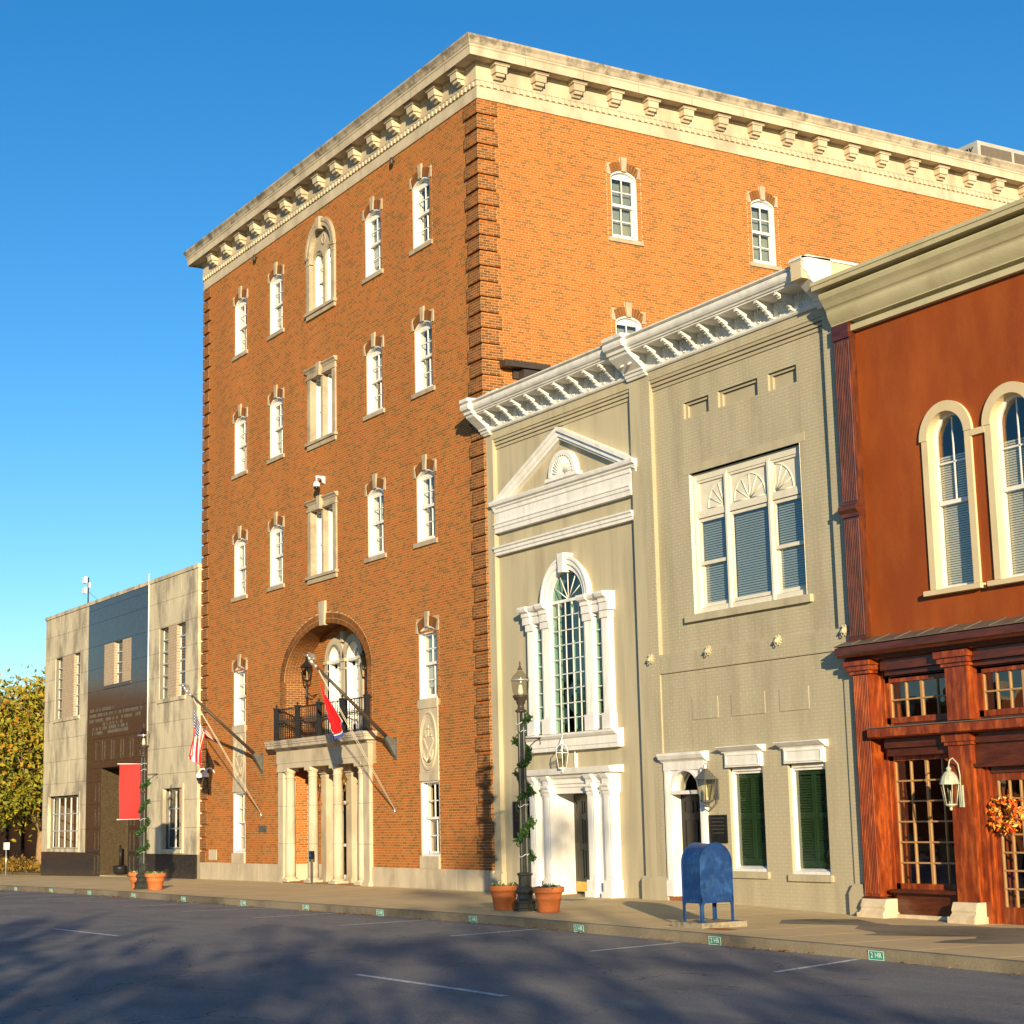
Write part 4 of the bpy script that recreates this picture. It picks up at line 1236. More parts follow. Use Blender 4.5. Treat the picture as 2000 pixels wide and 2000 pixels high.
def tan_field(x0, x1, z0, z1, yf, ret=None):
    m_ = MB(); m_.box(x0, x1, yf+.004, GY+.35, z0, z1, 1)
    brickwork(m_, x0, x1, z0, z1, yf+.004, header=0, L=.30, H=.098, tint=lambda: .5)
    if ret is not None:
        z = z0
        while z < z1-.05: m_.box(x1, x1+.004, yf+.01, GY+.17, z+.006, z+.092); z += .098
    stuff(ob('tan_brickwork', m_, ['tan_brick', 'tan_joint'], GB))
tan_field(-34.11, -32.59, 6.07, 8.58, GY+.02, 1); tan_field(-28.73, -27.55, 6.99, 8.58, GY-.008, 1); tan_field(-26.63, -25.62, 6.99, 8.58, GY-.008)
tan_field(-21.83, -21.03, 6.07, 8.58, GY+.02, 1); tan_field(-20.75, -20.3, .92, 2.94, GY+.06)
def stone_frame(x0, x1, z0, z1, w=.13, top=True):
    m_ = MB(); y0 = GY-.035
    m_.box(x0-w, x0, y0, GY+.1, z0-w, z1+w); m_.box(x1, x1+w, y0, GY+.1, z0-w, z1+w); m_.box(x0, x1, y0, GY+.1, z1, z1+w); m_.box(x0, x1, y0-.02, GY+.2, z0-w, z0)
    ob('window_surround', m_, 'slab_stone', GB)
stone_frame(-35.55, -31.55, .87, 2.96); stone_frame(-22.12, -20.3, .90, 2.96)
for a, b, z in ((-35.1,-31.65,6.07), (-22.8,-20.05,6.07), (-28.75,-25.6,6.99)):
    ob('sill', MB().box(a, b, GY-.05, GY+.3, z-.13, z), 'slab_stone' if z < 6.5 else 'brown_granite', GB)
# raised lettering, too small to read
lt = MB(); random.seed(4)
for (z, a, b) in ((6.12,-30.3,-27.6), (5.92,-30.35,-24.3), (5.72,-30.35,-24.6), (5.55,-28.9,-26.2), (5.40,-30.0,-25.6), (5.24,-30.0,-25.9)):
    x = a
    while x < b:
        w = random.uniform(.05, .10)
        if random.random() < .82:
            k = random.random()
            if k < .5: lt.box(x, x+.022, GY-.022, GY-.009, z-.06, z+.06); lt.box(x+.022, x+w, GY-.022, GY-.009, z-.005, z+.018)
            else: lt.box(x, x+w, GY-.022, GY-.009, z+.035, z+.06); lt.box(x+w*.4, x+w*.4+.022, GY-.022, GY-.009, z-.06, z+.035)
        else: x += .07
        x += w+.03
lo_ = stuff(ob('lettering', lt, 'pale_letters', GB))
random.seed(21)

# ------------------------------------------------------------------ stucco building with the arched window
SB = thing('stucco_building', 'beige stucco building with white pediment and tall arched window', 'building')
SY = 0.12
BW = 12.9
s_arch = op(2.83, 4.23, 3.6, 7.30, 6.60, 'ell')
s_ops = [s_arch, op(2.13,2.45,3.62,6.12), op(4.60,4.92,3.62,6.12), op(2.78,4.36,-.3,2.24)]
w_ = MB(); wall_sheet(w_, .38, 6.28, -.3, 10.73, SY, s_ops)
for o in s_ops[:3]: reveal(w_, o, SY, SY+.2)
w_.face_box(.02, .38, 0, SY+.001, -.3, 11.3); w_.face_box(6.28, 6.68, 0, SY+.001, -.3, 11.3)
for k in range(3):
    w_.box(.38, 6.28, SY-.03*(k+1)-.002, SY, 10.73+.085*k, 10.73+.085*(k+1)-.02+.022*(k == 2))
w_.face_box(.38, 6.28, 0.0, .2, 10.965, 11.3)
ob('wall', w_, 'stucco', SB)
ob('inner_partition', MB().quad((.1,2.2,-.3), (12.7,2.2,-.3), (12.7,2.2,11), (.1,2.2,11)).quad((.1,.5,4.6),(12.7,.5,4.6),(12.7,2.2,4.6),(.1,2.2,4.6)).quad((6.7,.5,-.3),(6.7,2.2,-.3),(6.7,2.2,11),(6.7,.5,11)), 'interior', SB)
ob('roof', MB().box(.03, 12.7, -.1, 14, 11.62, 11.72).quad((.05,14,0),(12.7,14,0),(12.7,14,11.7),(.05,14,11.7)), 'metal_roof', SB)
pb_ = MB().box(-.0, .44, -.05, .1, -.3, .40); pb_.prism([(-.05,.40),(0,.46),(.1,.46),(.1,.40)], 0, .44, 'x'); ob('pilaster_base', pb_, 'stucco', SB)
pb_ = MB().box(6.2, 7.10, -.06, .1, -.3, .40); pb_.prism([(-.06,.40),(0,.47),(.1,.47),(.1,.40)], 6.2, 7.10, 'x'); ob('pilaster_base', pb_, 'stucco', SB)
# pressed metal cornice shared along both fronts
def metal_cornice(parent, x0, x1, xs_br):
    c = MB()
    c.prism([(.02,11.16),(-.04,11.16),(-.065,11.19),(-.065,11.23),(-.035,11.25),(-.03,11.56),(-.46,11.59),(-.46,11.63),(-.49,11.63),(-.50,11.66),(-.535,11.68),(-.56,11.72),(-.57,11.76),(-.565,11.80),(-.54,11.84),(-.52,11.85),(-.60,11.87),(-.60,11.90),(-.1,11.95),(.02,11.95)], x0, x1, 'x')
    co = ob('cornice', c, 'grey_white_paint', parent)
    b = MB(); t = .035
    prof = [(-.03,11.57),(-.45,11.585),(-.45,11.53),(-.40,11.53),(-.40,11.50),(-.36,11.50),(-.35,11.465),(-.31,11.465),(-.30,11.44),(-.26,11.43),(-.24,11.39),(-.20,11.37),(-.17,11.33),(-.12,11.31),(-.12,11.27),(-.03,11.25)]
    prof = [(y, z-11.57) for y, z in prof]
    b.prism(prof, -t, t, 'x')
    for q in (-.43, -.33, -.22): b.box(-t-.012, t+.012, q-.03, q+.01, -.045+(.1 if q < -.4 else 0)*0-(.43+q)*.62, -.02-(.43+q)*.62+.0)
    b.box(-.07, .07, -.07, -.03, -.33, -.30)
    bm = b.mesh('scroll_bracket', 'grey_white_paint')
    fan = MB()
    for k in range(5):
        a = R(20+35*k); d = (math.cos(a), math.sin(a))
        fan.prism([(0,0), (.17*math.cos(a-.2), .17*math.sin(a-.2)), (.19*d[0], .19*d[1]), (.17*math.cos(a+.2), .17*math.sin(a+.2))], -.05, -.028, 'y')
    fan.tube([(.03+.045*math.cos(t_*.9), -.04, -.07+.045*math.sin(t_*.9)) for t_ in range(8)], .012, 5)
    fm = fan.mesh('fan_ornament', 'grey_white_paint')
    for x in xs_br:
        place('scroll_bracket', bm, co, (x, 0, 11.57)); place('fan_ornament', fm, co, (x+.2, 0, 11.38))
    return co
def console(parent, x0, x1, ros):
    c = MB().prism([(.02,11.10),(-.06,11.10),(-.07,11.14),(-.10,11.16),(-.11,11.21),(-.15,11.23),(-.16,11.27),(-.50,11.53),(-.52,11.58),(-.57,11.60),(-.58,11.66),(-.66,11.70),(-.69,11.77),(-.67,11.84),(-.62,11.87),(-.70,11.89),(-.70,11.97),(-.1,12.0),(.02,12.0)], x0, x1, 'x')
    o = ob('end_console', c, 'grey_white_paint', parent)
    if ros:
        for q in (-.14, .14):
            r_ = MB().lathe([(.07,0),(.07,.02),(.05,.02),(.05,.01),(.03,.03),(.0,.03)], 0, 0, 12)
            ob('rosette', r_, 'grey_white_paint', o, ((x0+x1)/2+q, -.31, 11.385), (R(52), 0, 0))
    return o
metal_cornice(SB, .34, 6.30, [.78+.625*k for k in range(9)])
console(SB, -.02, .36, False); console(SB, 6.29, 7.0, True)
# pediment
pd = MB()
for s_ in (-1, 1):
    e = 3.43+s_*3.02
    prof = [(0.0,0.0),(.0,.0)]
    A, B = (e, 9.36), (3.43, 10.67)
    dx, dz = B[0]-A[0], B[1]-A[1]; ln = math.hypot(dx, dz); nx_, nz_ = (dz/ln*s_, -dx/ln*s_)
    for (o0, o1, y) in ((0,.085,-.10), (.085,.20,-.05), (.20,.26,-.01)):
        P0 = (A[0]+nx_*0, A[1]); 
        pt = lambda p, o: (p[0], p[1]-o*ln/abs(dx))
        pd.prism([pt(A,o0), pt(B,o0), pt(B,o1), pt(A,o1)], y, SY, 'y')
PDO = ob('pediment', pd, 'white_paint', SB)
pe_ = MB().prism([(SY,9.18),(-.02,9.18),(-.06,9.21),(-.06,9.24),(-.13,9.27),(-.15,9.33),(-.15,9.36),(SY,9.37)], .38, 6.48, 'x')
pe_.prism([(SY,8.60),(-.01,8.60),(-.01,8.70),(-.035,8.72),(-.035,8.79),(-.06,8.80),(-.06,8.83),(.01,8.84),(.01,9.08),(-.02,9.10),(-.02,9.18),(SY,9.18)], .42, 6.24, 'x')
ob('pediment_entablature', pe_, 'white_paint', SB)
ob('belt_moulding', MB().prism([(SY,8.05),(.0,8.05),(.0,8.11),(-.03,8.13),(-.03,8.19),(-.07,8.22),(-.07,8.255),(SY,8.26)], .40, 6.27, 'x'), 'white_paint', SB)
fl = op(2.93, 4.05, 9.44, 10.10, 9.54, 'ell')
fm_ = MB(); arch_ring(fm_, dict(fl, x0=3.04, x1=3.94, z1=9.99), .12, -.02, SY)
pp = arch_pts(dict(fl, x0=3.03, x1=3.95, z1=10.0), 16); fm_.add([(x, .02, z) for x, z in pp], [tuple(range(17))])
for t in range(1, 16):
    a = math.pi*t/16; fm_.tube([(3.49+.08*math.cos(a), .015, 9.54+.08*math.sin(a)), (3.49+.44*math.cos(a), .005, 9.54+.44*math.sin(a))], [.006,.018], 4)
fm_.box(2.82, 4.16, -.05, SY, 9.44, 9.52)
ob('fan_louvre', fm_, 'white_paint', SB)
# three part window
PY = -.03
tw = MB(); arch_ring(tw, s_arch, .2, PY+.02, SY); arch_ring(tw, dict(s_arch, x0=2.70, x1=4.36, z1=7.43), .14, PY-.03, PY+.03)
arch_ring(tw, dict(s_arch, x0=2.58, x1=4.48, z1=7.55), .06, PY-.06, PY)
tw.prism([(3.44, 7.24), (3.62, 7.24), (3.66, 7.68), (3.40, 7.68)], -.15, SY, 'y')
for a, b in ((1.80,2.13), (2.45,2.83), (4.23,4.60), (4.92,5.24)):
    tw.box(a+.03, b-.03, PY, SY, 3.95, 6.04); tw.box(a, b, PY-.04, SY, 3.60, 3.95); tw.box(a, b, PY-.03, SY, 6.04, 6.20)
    for q in range(4): xx = a+.065+(b-a-.13)*(q+.5)/4; tw.box(xx-.018, xx+.018, PY-.008, PY, 4.0, 6.0)
for a, b in ((1.66,2.88), (4.18,5.36)):
    tw.prism([(SY,6.20),(PY-.02,6.20),(PY-.02,6.36),(PY-.05,6.38),(PY-.05,6.46),(PY-.13,6.50),(PY-.16,6.56),(PY-.16,6.60),(SY,6.62)], a+.08, b-.08, 'x')
    for c_ in (a+.06, b-.40): tw.prism([(SY,6.20),(PY-.06,6.20),(PY-.06,6.36),(PY-.09,6.38),(PY-.09,6.46),(PY-.17,6.50),(PY-.20,6.56),(PY-.20,6.61),(SY,6.625)], c_, c_+.34, 'x')
tw.prism([(SY,3.20),(-.02,3.20),(-.03,3.28),(-.05,3.30),(-.05,3.46),(-.10,3.49),(-.14,3.54),(-.14,3.585),(SY,3.61)], 1.60, 5.46, 'x')
ob('window_surround', tw, 'white_paint', SB)
wf_ = MB(); y = .055
for o in s_ops[:3]:
    reveal(wf_, dict(o, x0=o['x0']+.004, x1=o['x1']-.004, z1=o['z1']-.004, z0=o['z0']+.004), -.01, .10)
nx_, nz_ = 5, 9
for c in range(1, nx_): xx = 2.83+1.4*c/nx_; wf_.box(xx-.011, xx+.011, y-.012, y+.012, 3.6, 6.60)
for r in range(1, nz_): zz_ = 3.6+3.0*r/nz_; wf_.box(2.83, 4.23, y-.012, y+.012, zz_-.011, zz_+.011)
wf_.box(2.83, 4.23, y-.02, y+.02, 6.57, 6.64)
for t in range(1, 6): a = math.pi*t/6; wf_.tube([(3.53, y, 6.62), (3.53+.69*math.cos(a), y, 6.62+.67*math.sin(a))], .014, 4)
for x0_, x1_ in ((2.13,2.45), (4.60,4.92)):
    for r in range(1, 8): zz_ = 3.62+2.5*r/8; wf_.box(x0_, x1_, y-.012, y+.012, zz_-.011, zz_+.011)
tw_o = ob('arched_window', wf_, 'white_paint', SB)
pgt = MB().quad((-.5,0,-.5), (.5,0,-.5), (.5,0,.5), (-.5,0,.5)).mesh('pane', 'glass_teal')
for c in range(nx_):
    for r in range(nz_):
        o = place('pane', pgt, tw_o, (2.83+1.4*(c+.5)/nx_, y+.003, 3.6+3.0*(r+.5)/nz_)); o.scale = (1.4/nx_-.02, 1, 3.0/nz_-.02)
for x0_, x1_ in ((2.13,2.45), (4.60,4.92)):
    for r in range(8): o = place('pane', pgt, tw_o, ((x0_+x1_)/2, y+.003, 3.62+2.5*(r+.5)/8)); o.scale = (x1_-x0_, 1, 2.5/8-.02)
gp = MB(); pp = arch_pts(dict(s_arch, z1=7.3), 16); gp.add([(x, y+.003, z) for x, z in pp], [tuple(range(17))]); ob('fan_pane', gp, 'glass_teal', tw_o)
cu = MB()
for i in range(26):
    xa, xb = 2.75+.75*i/26, 2.75+.75*(i+1)/26
    cu.quad((xa, .62+.04*math.sin(i*1.3), 3.6), (xb, .62+.04*math.sin((i+1)*1.3), 3.6), (xb, .62+.04*math.sin((i+1)*1.3), 7.3), (xa, .62+.04*math.sin(i*1.3), 7.3))
for x0_, x1_ in ((2.05,2.55), (4.5,5.0)): cu.quad((x0_,.5,3.6), (x1_,.5,3.6), (x1_,.5,6.2), (x0_,.5,6.2))
ob('curtain', cu, 'curtain', tw_o)
# entrance
en = MB()
en.prism([(SY,2.24),(.0,2.24),(.0,2.36),(-.03,2.38),(-.03,2.44),(-.07,2.46),(-.07,2.56),(-.13,2.59),(-.17,2.66),(-.22,2.68),(-.22,2.78),(SY,2.80)], 1.92, 5.28, 'x')
en.prism([(SY,2.66),(-.24,2.67),(-.26,2.73),(-.28,2.80),(SY,2.82)], 1.80, 5.42, 'x')
for a, b in ((1.93,2.17), (2.56,2.80), (4.34,4.58), (4.98,5.22)):
    en.box(a, b, -.13, SY, .36, 2.22); en.box(a-.04, b+.04, -.18, SY, .12, .36); en.box(a-.07, b+.07, -.22, SY, -.2, .12)
    en.prism([(SY,2.20),(-.14,2.20),(-.14,2.26),(-.17,2.28),(-.17,2.34),(-.21,2.38),(-.21,2.42),(-.15,2.43),(-.16,2.52),(-.20,2.56),(-.24,2.64),(SY,2.66)], a-.02, b+.02, 'x')
    for q in range(3): xx = a+.05+(b-a-.10)*(q+.5)/3; en.box(xx-.02, xx+.02, -.138, -.13, .45, 2.15)
for a, b in ((2.17,2.56), (4.58,4.98)): en.box(a, b, .02, SY, -.2, 2.24)
ob('door_surround', en, 'white_paint', SB)
ln_ = MB(); reveal(ln_, op(2.785,4.355,-.1,2.235), SY-.05, .62, 0, False); ob('door_lining', ln_, 'white_paint', SB)
for a, b, s_ in ((2.80,3.565,1), (3.575,4.34,-1)):
    d = MB().box(a, b, .52, .57, .03, 2.22)
    dl = ob('door_leaf', d, 'door_dark', SB)
    w2 = (b-a)
    for xa, xb in ((a+.09, a+w2/2-.04), (a+w2/2+.04, b-.09)):
        for za, zb in ((.34,.98), (1.12,1.66), (1.78,2.08)):
            m_ = MB(); t = .018
            for q in ((xa,xb,za,za+t), (xa,xb,zb-t,zb), (xa,xa+t,za+t,zb-t), (xb-t,xb,za+t,zb-t)): m_.box(q[0], q[1], .506, .522, q[2], q[3])
            ob('panel_moulding', m_, 'door_dark', dl)
    ob('kick_plate', MB().box(a+.03, b-.03, .512, .522, .05, .27), 'brass', dl)
    hx = b-.06 if s_ > 0 else a+.06
    ob('handle', MB().tube([(hx,.52,1.16), (hx,.46,1.12), (hx,.45,.95), (hx,.46,.80), (hx,.52,.76)], .016, 6).box(hx-.03, hx+.03, .50, .525, .74, 1.2), 'brass', dl)
# ------------------------------------------------------------------ painted brick building
PB = thing('painted_brick_building', 'beige painted brick building with triple window and lion head rings', 'building')
RY = .10
p_win = op(8.19, 11.71, 5.77, 8.71)
p_up = [p_win] + [op(a, b, 9.89, 10.26) for a, b in ((8.10,8.95), (9.27,10.54), (10.87,11.72))]
w_ = MB(); wall_sheet(w_, 7.03, 12.64, 5.03, 10.73, RY, p_up)
reveal(w_, p_win, RY, RY+.4)
w_.face_box(6.685, 7.03, 0, .2, -.3, 11.3); w_.face_box(12.64, 12.99, 0, .2, 5.03-.4, 11.3); w_.face_box(12.70, 12.99, 0, .2, -.4, 4.63)
w_.face_box(7.03, 12.64, 0, .2, 4.63, 5.03)
for k in range(3): w_.box(7.03, 12.64, RY-.028*(k+1)+.001, RY, 10.73+.085*k, 10.73+.085*(k+1)-.02+.022*(k == 2))
w_.face_box(7.03, 12.64, 0.0, .2, 10.965, 11.3)
for o in p_up[1:]:
    for k, (ins, dep) in enumerate(((0,.05), (.08,.10))):
        q = dict(o, x0=o['x0']+ins, x1=o['x1']-ins, z1=o['z1']-ins*.9)
        reveal(w_, q, RY+(.05 if k else 0), RY+dep)
    wall_sheet(w_, o['x0'], o['x1'], o['z0'], o['z1'], RY+.05, [op(o['x0']+.08, o['x1']-.08, o['z0'], o['z1']-.07)])
    w_.quad((o['x0'],RY+.1,o['z0']), (o['x1'],RY+.1,o['z0']), (o['x1'],RY+.1,o['z1']), (o['x0'],RY+.1,o['z1']))
LY = .035
l_ops = [op(7.32,8.28,-.3,2.62,2.20,'ell'), op(9.17,10.22,.61,2.60), op(10.97,12.03,.58,2.61)]
wall_sheet(w_, 7.03, 12.70, -.4, 4.63, LY, l_ops)
for o in l_ops: reveal(w_, o, LY, LY+.3)
PW_ = ob('wall', w_, 'painted_joint', PB)
bp_ = MB(); KW = dict(j=.009, proud=.0035, header=0, tint=lambda: .5)
blk = [(8.0,11.88,8.71,8.90), (8.19,11.71,5.74,8.72), (7.95,11.88,5.62,5.75)] + [(o['x0'],o['x1'],o['z0']+.0,o['z1']) for o in p_up[1:]]
lst1, h1 = brickwork(bp_, 7.03, 12.64, 5.04, 10.72, RY, blk, smax=150, single=lambda x, z: x > 11.9 and z < 9.6, **KW)
lst2, h2 = brickwork(bp_, 7.05, 12.70, -.11, 4.62, LY, [(7.1,8.47,-.3,3.0), (9.17,10.22,.5,2.62), (10.97,12.03,.48,2.62), (9.0,10.25,2.62,2.9), (10.85,12.1,2.62,2.9)],
                        smax=150, single=lambda x, z: x > 11.7 and z < 4.5, **KW)
brickwork(bp_, 6.69, 7.03, .47, 11.28, 0, **KW); brickwork(bp_, 12.64, 12.99, 4.63, 11.28, 0, **KW); brickwork(bp_, 12.71, 12.99, .4, 4.62, 0, **KW); brickwork(bp_, 7.03, 12.64, 4.64, 5.02, 0, **KW); brickwork(bp_, 7.03, 12.64, 10.97, 11.28, 0, **KW)
for a, b in ((8.08,8.93), (9.36,10.40), (10.84,11.69)):
    q = MB().face_box(a, b, LY-.014, LY, 3.62, 4.05); qq, _ = brickwork(q, a, b, 3.62, 4.05, LY-.014, **KW); ob('raised_panel', q, 'painted_brick', PB)
stuff(ob('brickwork', bp_, 'painted_brick', PW_))
single_bricks(lst1, h1, PW_, 'painted_brick', RY, j=.009, proud=.0035, nv=1); single_bricks(lst2, h2, PW_, 'painted_brick', LY, j=.009, proud=.0035, nv=1)
rb = MB().prism([(12.60,-.4),(12.60,.28),(12.72,.44),(12.97,.44),(13.02,.3),(13.02,-.4)], -.07, .1, 'y'); ob('pilaster_base', rb, 'stucco', PB)
metal_cornice(PB, 6.98, 12.78, [7.55+.617*k for k in range(8)]); console(PB, 12.6, 12.95, False)
ob('lintel', MB().box(8.0, 11.87, RY-.008, RY+.1, 8.715, 8.895), 'stucco', PB)
ob('sill', MB().box(7.95, 11.88, RY-.09, RY+.3, 5.62, 5.765), 'stucco', PB)
# triple window
FY = RY+.14
tf = MB()
reveal(tf, dict(p_win, x0=8.195, x1=11.705, z0=5.775, z1=8.70), RY-.01, FY+.12)
tf.box(8.2, 11.7, FY-.04, FY+.1, 8.55, 8.70); tf.box(8.2, 11.7, FY-.03, FY+.1, 7.76, 7.86); tf.box(8.2, 11.7, FY-.04, FY+.1, 5.78, 5.90)
bays = [(8.28,9.22), (9.32,10.58), (10.68,11.62)]
for a, b in ((8.2,8.28), (9.22,9.32), (10.58,10.68), (11.62,11.7)): tf.box(a, b, FY-.05, FY+.1, 5.78, 8.60); tf.box(a+.02, b-.02, FY-.065, FY-.05, 5.8, 8.55)
TF = ob('triple_window', tf, 'cream_paint', PB)
for i, (a, b) in enumerate(bays):
    pn = MB().box(a, b, FY+.02, FY+.05, 7.86, 8.55)
    for q in ((a,b,7.86,7.91), (a,b,8.5,8.55), (a,a+.05,7.91,8.5), (b-.05,b,7.91,8.5)): pn.box(q[0], q[1], FY-.02, FY+.02, q[2], q[3])
    z_ = 7.93; k0 = {0:(b-.08, 90, 180), 1:((a+b)/2, 0, 180), 2:(a+.08, 0, 90)}[i]; rr_ = .54 if i != 1 else .5
    N = 5 if i != 1 else 7
    for t in range(N):
        an = R(k0[1] + (k0[2]-k0[1])*t/(N-1))
        pn.tube([(k0[0]+.03*math.cos(an), FY+.015, z_+.03*math.sin(an)), (k0[0]+rr_*math.cos(an)*.97, FY+.015, z_+rr_*math.sin(an)*.97)], .014, 4)
    pn.tube([(k0[0]+rr_*math.cos(R(k0[1]+(k0[2]-k0[1])*t/16)), FY+.015, z_+rr_*math.sin(R(k0[1]+(k0[2]-k0[1])*t/16))) for t in range(17)], .018, 4)
    ob('sunburst_panel', pn, 'cream_paint', TF)
    sf = MB(); y0, y1 = FY-.005, FY+.06
    parts_ = [(5.92,7.74)] if i == 1 else [(5.92,6.84), (6.78,7.74)]
    for j_, (za, zb) in enumerate(parts_):
        yy = y0+(.05 if (i != 1 and j_ == 0) else 0)
        for q in ((a,b,za,za+.07), (a,b,zb-.06,zb), (a,a+.06,za+.07,zb-.06), (b-.06,b,za+.07,zb-.06)): sf.box(q[0], q[1], yy, yy+.05, q[2], q[3])
    so = ob('sash', sf, 'cream_paint', TF)
    for j_, (za, zb) in enumerate(parts_):
        yy = y0+(.05 if (i != 1 and j_ == 0) else 0)
        o = place('pane', WP['pane'], so, ((a+b)/2, yy+.025, (za+zb)/2)); o.scale = (b-a-.1, 1, zb-za-.12)
    bl = MB(); z = 5.95
    while z < 7.72:
        bl.quad((a+.04,FY+.075,z), (b-.04,FY+.075,z), (b-.04,FY+.10,z+.042), (a+.04,FY+.10,z+.042)); z += .05
    stuff(ob('blind', bl, 'blind', TF))
# ground floor windows with caps and louvred shutters
def cap_window(o):
    x0, x1, z0, z1 = o['x0'], o['x1'], o['z0'], o['z1']; c_ = (x0+x1)/2
    m_ = MB()
    m_.prism([(LY,z1+.30),(-.03,z1+.30),(-.05,z1+.33),(-.10,z1+.35),(-.16,z1+.39),(-.19,z1+.41),(-.19,z1+.425),(LY,z1+.43)], x0-.12, x1+.12, 'x')
    m_.box(x0-.03, x1+.03, -.04, LY+.05, z1+.02, z1+.30)
    for q in ((x0+.01,x1-.01,z1+.05,z1+.075), (x0+.01,x1-.01,z1+.245,z1+.27), (x0+.01,x0+.035,z1+.075,z1+.245), (x1-.035,x1-.01,z1+.075,z1+.245)): m_.box(q[0], q[1], -.055, -.04, q[2], q[3])
    wn_ = ob('window', m_, 'white_paint', PB)
    f = MB(); reveal(f, dict(o, x0=x0+.004, x1=x1-.004, z1=z1-.004, z0=z0+.004), LY+.06, LY+.3)
    for q in ((x0+.004,x0+.05,z0,z1), (x1-.05,x1-.004,z0,z1)): f.box(q[0], q[1], LY+.05, LY+.16, q[2], q[3])
    f.box(x0, x1, LY+.05, LY+.16, z1-.06, z1); f.box(x0+.05, x1-.05, LY+.09, LY+.16, z1-.11, z1-.06); f.prism([(LY+.02,z0),(LY+.02,z0+.05),(LY+.26,z0+.13),(LY+.26,z0)], x0+.01, x1-.01, 'x')
    ob('frame', f, 'white_paint', wn_)
    ob('pane', MB().quad((x0+.05,LY+.13,z0+.10), (x1-.05,LY+.13,z0+.10), (x1-.05,LY+.13,z1-.10), (x0+.05,LY+.13,z1-.10)), 'glass', wn_)
    for a, b in ((x0+.05, c_-.005), (c_+.005, x1-.05)):
        s_ = MB(); y = LY+.15
        s_.box(a, a+.05, y, y+.03, z0+.12, z1-.1); s_.box(b-.05, b, y, y+.03, z0+.12, z1-.1)
        zm = z0+.5*(z1-z0)
        for za, zb in ((z0+.12,z0+.22), (zm,zm+.1), (z1-.2,z1-.1)): s_.box(a+.05, b-.05, y, y+.03, za, zb)
        sh = ob('shutter', s_, 'shutter_green', wn_)
        lv = MB()
        for za, zb in ((z0+.22,zm), (zm+.1,z1-.2)):
            z = za
            while z < zb-.02: lv.prism([(y,z),(y+.006,z-.002),(y+.036,z+.042),(y+.03,z+.044)], a+.05, b-.05, 'x'); z += .05
        stuff(ob('louvres', lv, 'shutter_green', sh))
    sl = MB(); k = 0; x = x0-.08
    while x < x1+.08-.02: sl.box(x+.003, x+.063, LY-.06, LY+.1, z0-.125, z0-.003); x += .0677
    sl.box(x0-.08, x1+.09, LY-.05, LY+.1, z0-.12, z0-.008)
    ob('brick_sill', sl, 'painted_brick', wn_)
for o in l_ops[1:]: cap_window(o)
# side entrance
de = MB(); o = l_ops[0]
de.prism([(LY,2.78),(-.04,2.78),(-.06,2.81),(-.12,2.85),(-.16,2.92),(-.16,2.97),(LY,2.985)], 7.02, 8.55, 'x')
for a, b in ((7.11,7.30), (8.30,8.46)):
    de.box(a, b, -.05, LY, .36, 2.62); de.box(a-.02, b+.02, -.075, LY, .08, .36)
    for q in range(3): xx = a+.035+(b-a-.07)*(q+.5)/3; de.box(xx-.012, xx+.012, -.058, -.05, .4, 2.58)
de.box(7.10, 8.47, -.055, LY, 2.62, 2.78)
wall_sheet(de, 7.30, 8.30, 2.18, 2.64, -.02, [dict(o, x0=7.36, x1=8.24, z0=2.1, z1=2.60)])
arch_ring(de, dict(o, x0=7.36, x1=8.24, z1=2.60), .06, -.045, -.0)
reveal(de, dict(o, x0=7.325, x1=8.275, z0=.08), -.02, .20, 0, False); de.box(7.33, 8.27, -.05, .20, 2.13, 2.205)
DE = ob('door_surround', de, 'white_paint', PB)
gp = MB(); pp = arch_pts(dict(o, x0=7.36, x1=8.24, z1=2.60), 14); gp.add([(x, .13, z) for x, z in pp], [tuple(range(15))]); ob('fan_pane', gp, 'glass', PB)
dl = ob('door_leaf', MB().box(7.34, 8.26, .20, .25, .09, 2.14), 'door_black', PB)
for xa, xb in ((7.45,7.74), (7.86,8.15)):
    for za, zb in ((.25,.85), (1.0,1.62), (1.76,2.0)):
        m_ = MB(); t = .02
        for q in ((xa,xb,za,za+t), (xa,xb,zb-t,zb), (xa,xa+t,za+t,zb-t), (xb-t,xb,za+t,zb-t)): m_.box(q[0], q[1], .186, .202, q[2], q[3])
        ob('panel_moulding', m_, 'door_black', dl)
st_ = MB(); x = 7.1
while x < 8.45: st_.box(x+.004, min(x+.2, 8.46), -.02, .4, -.06, .075); x += .208
ob('brick_step', st_, 'floor_brick', PB)
# lion heads holding rings
for x, lb in ((6.77,''), (8.75,''), (10.94,''), (12.83,'')):
    ly_ = 0.0
    m_ = MB().ball((0,-.03,0), .085, 8, sz=1.1); m_.ball((0,-.10,-.02), .05, 7); m_.ball((-.05,-.05,.08), .03, 5); m_.ball((.05,-.05,.08), .03, 5); m_.box(-.035, .035, -.15, -.08, -.06, -.02)
    for k in range(9): a = 2*math.pi*k/9; m_.ball((.085*math.cos(a), -.02, .10*math.sin(a)), .03, 5)
    h_ = ob('lion_head', m_, 'stucco', PB, (x, ly_, 4.98)); h_.scale = (.8, .8, .85)
    ob('ring', MB().tube([(.045*math.cos(2*math.pi*t/12), -.10-.05*0, -.085+.05*math.sin(2*math.pi*t/12)) for t in range(13)], .012, 5), 'stucco', h_)

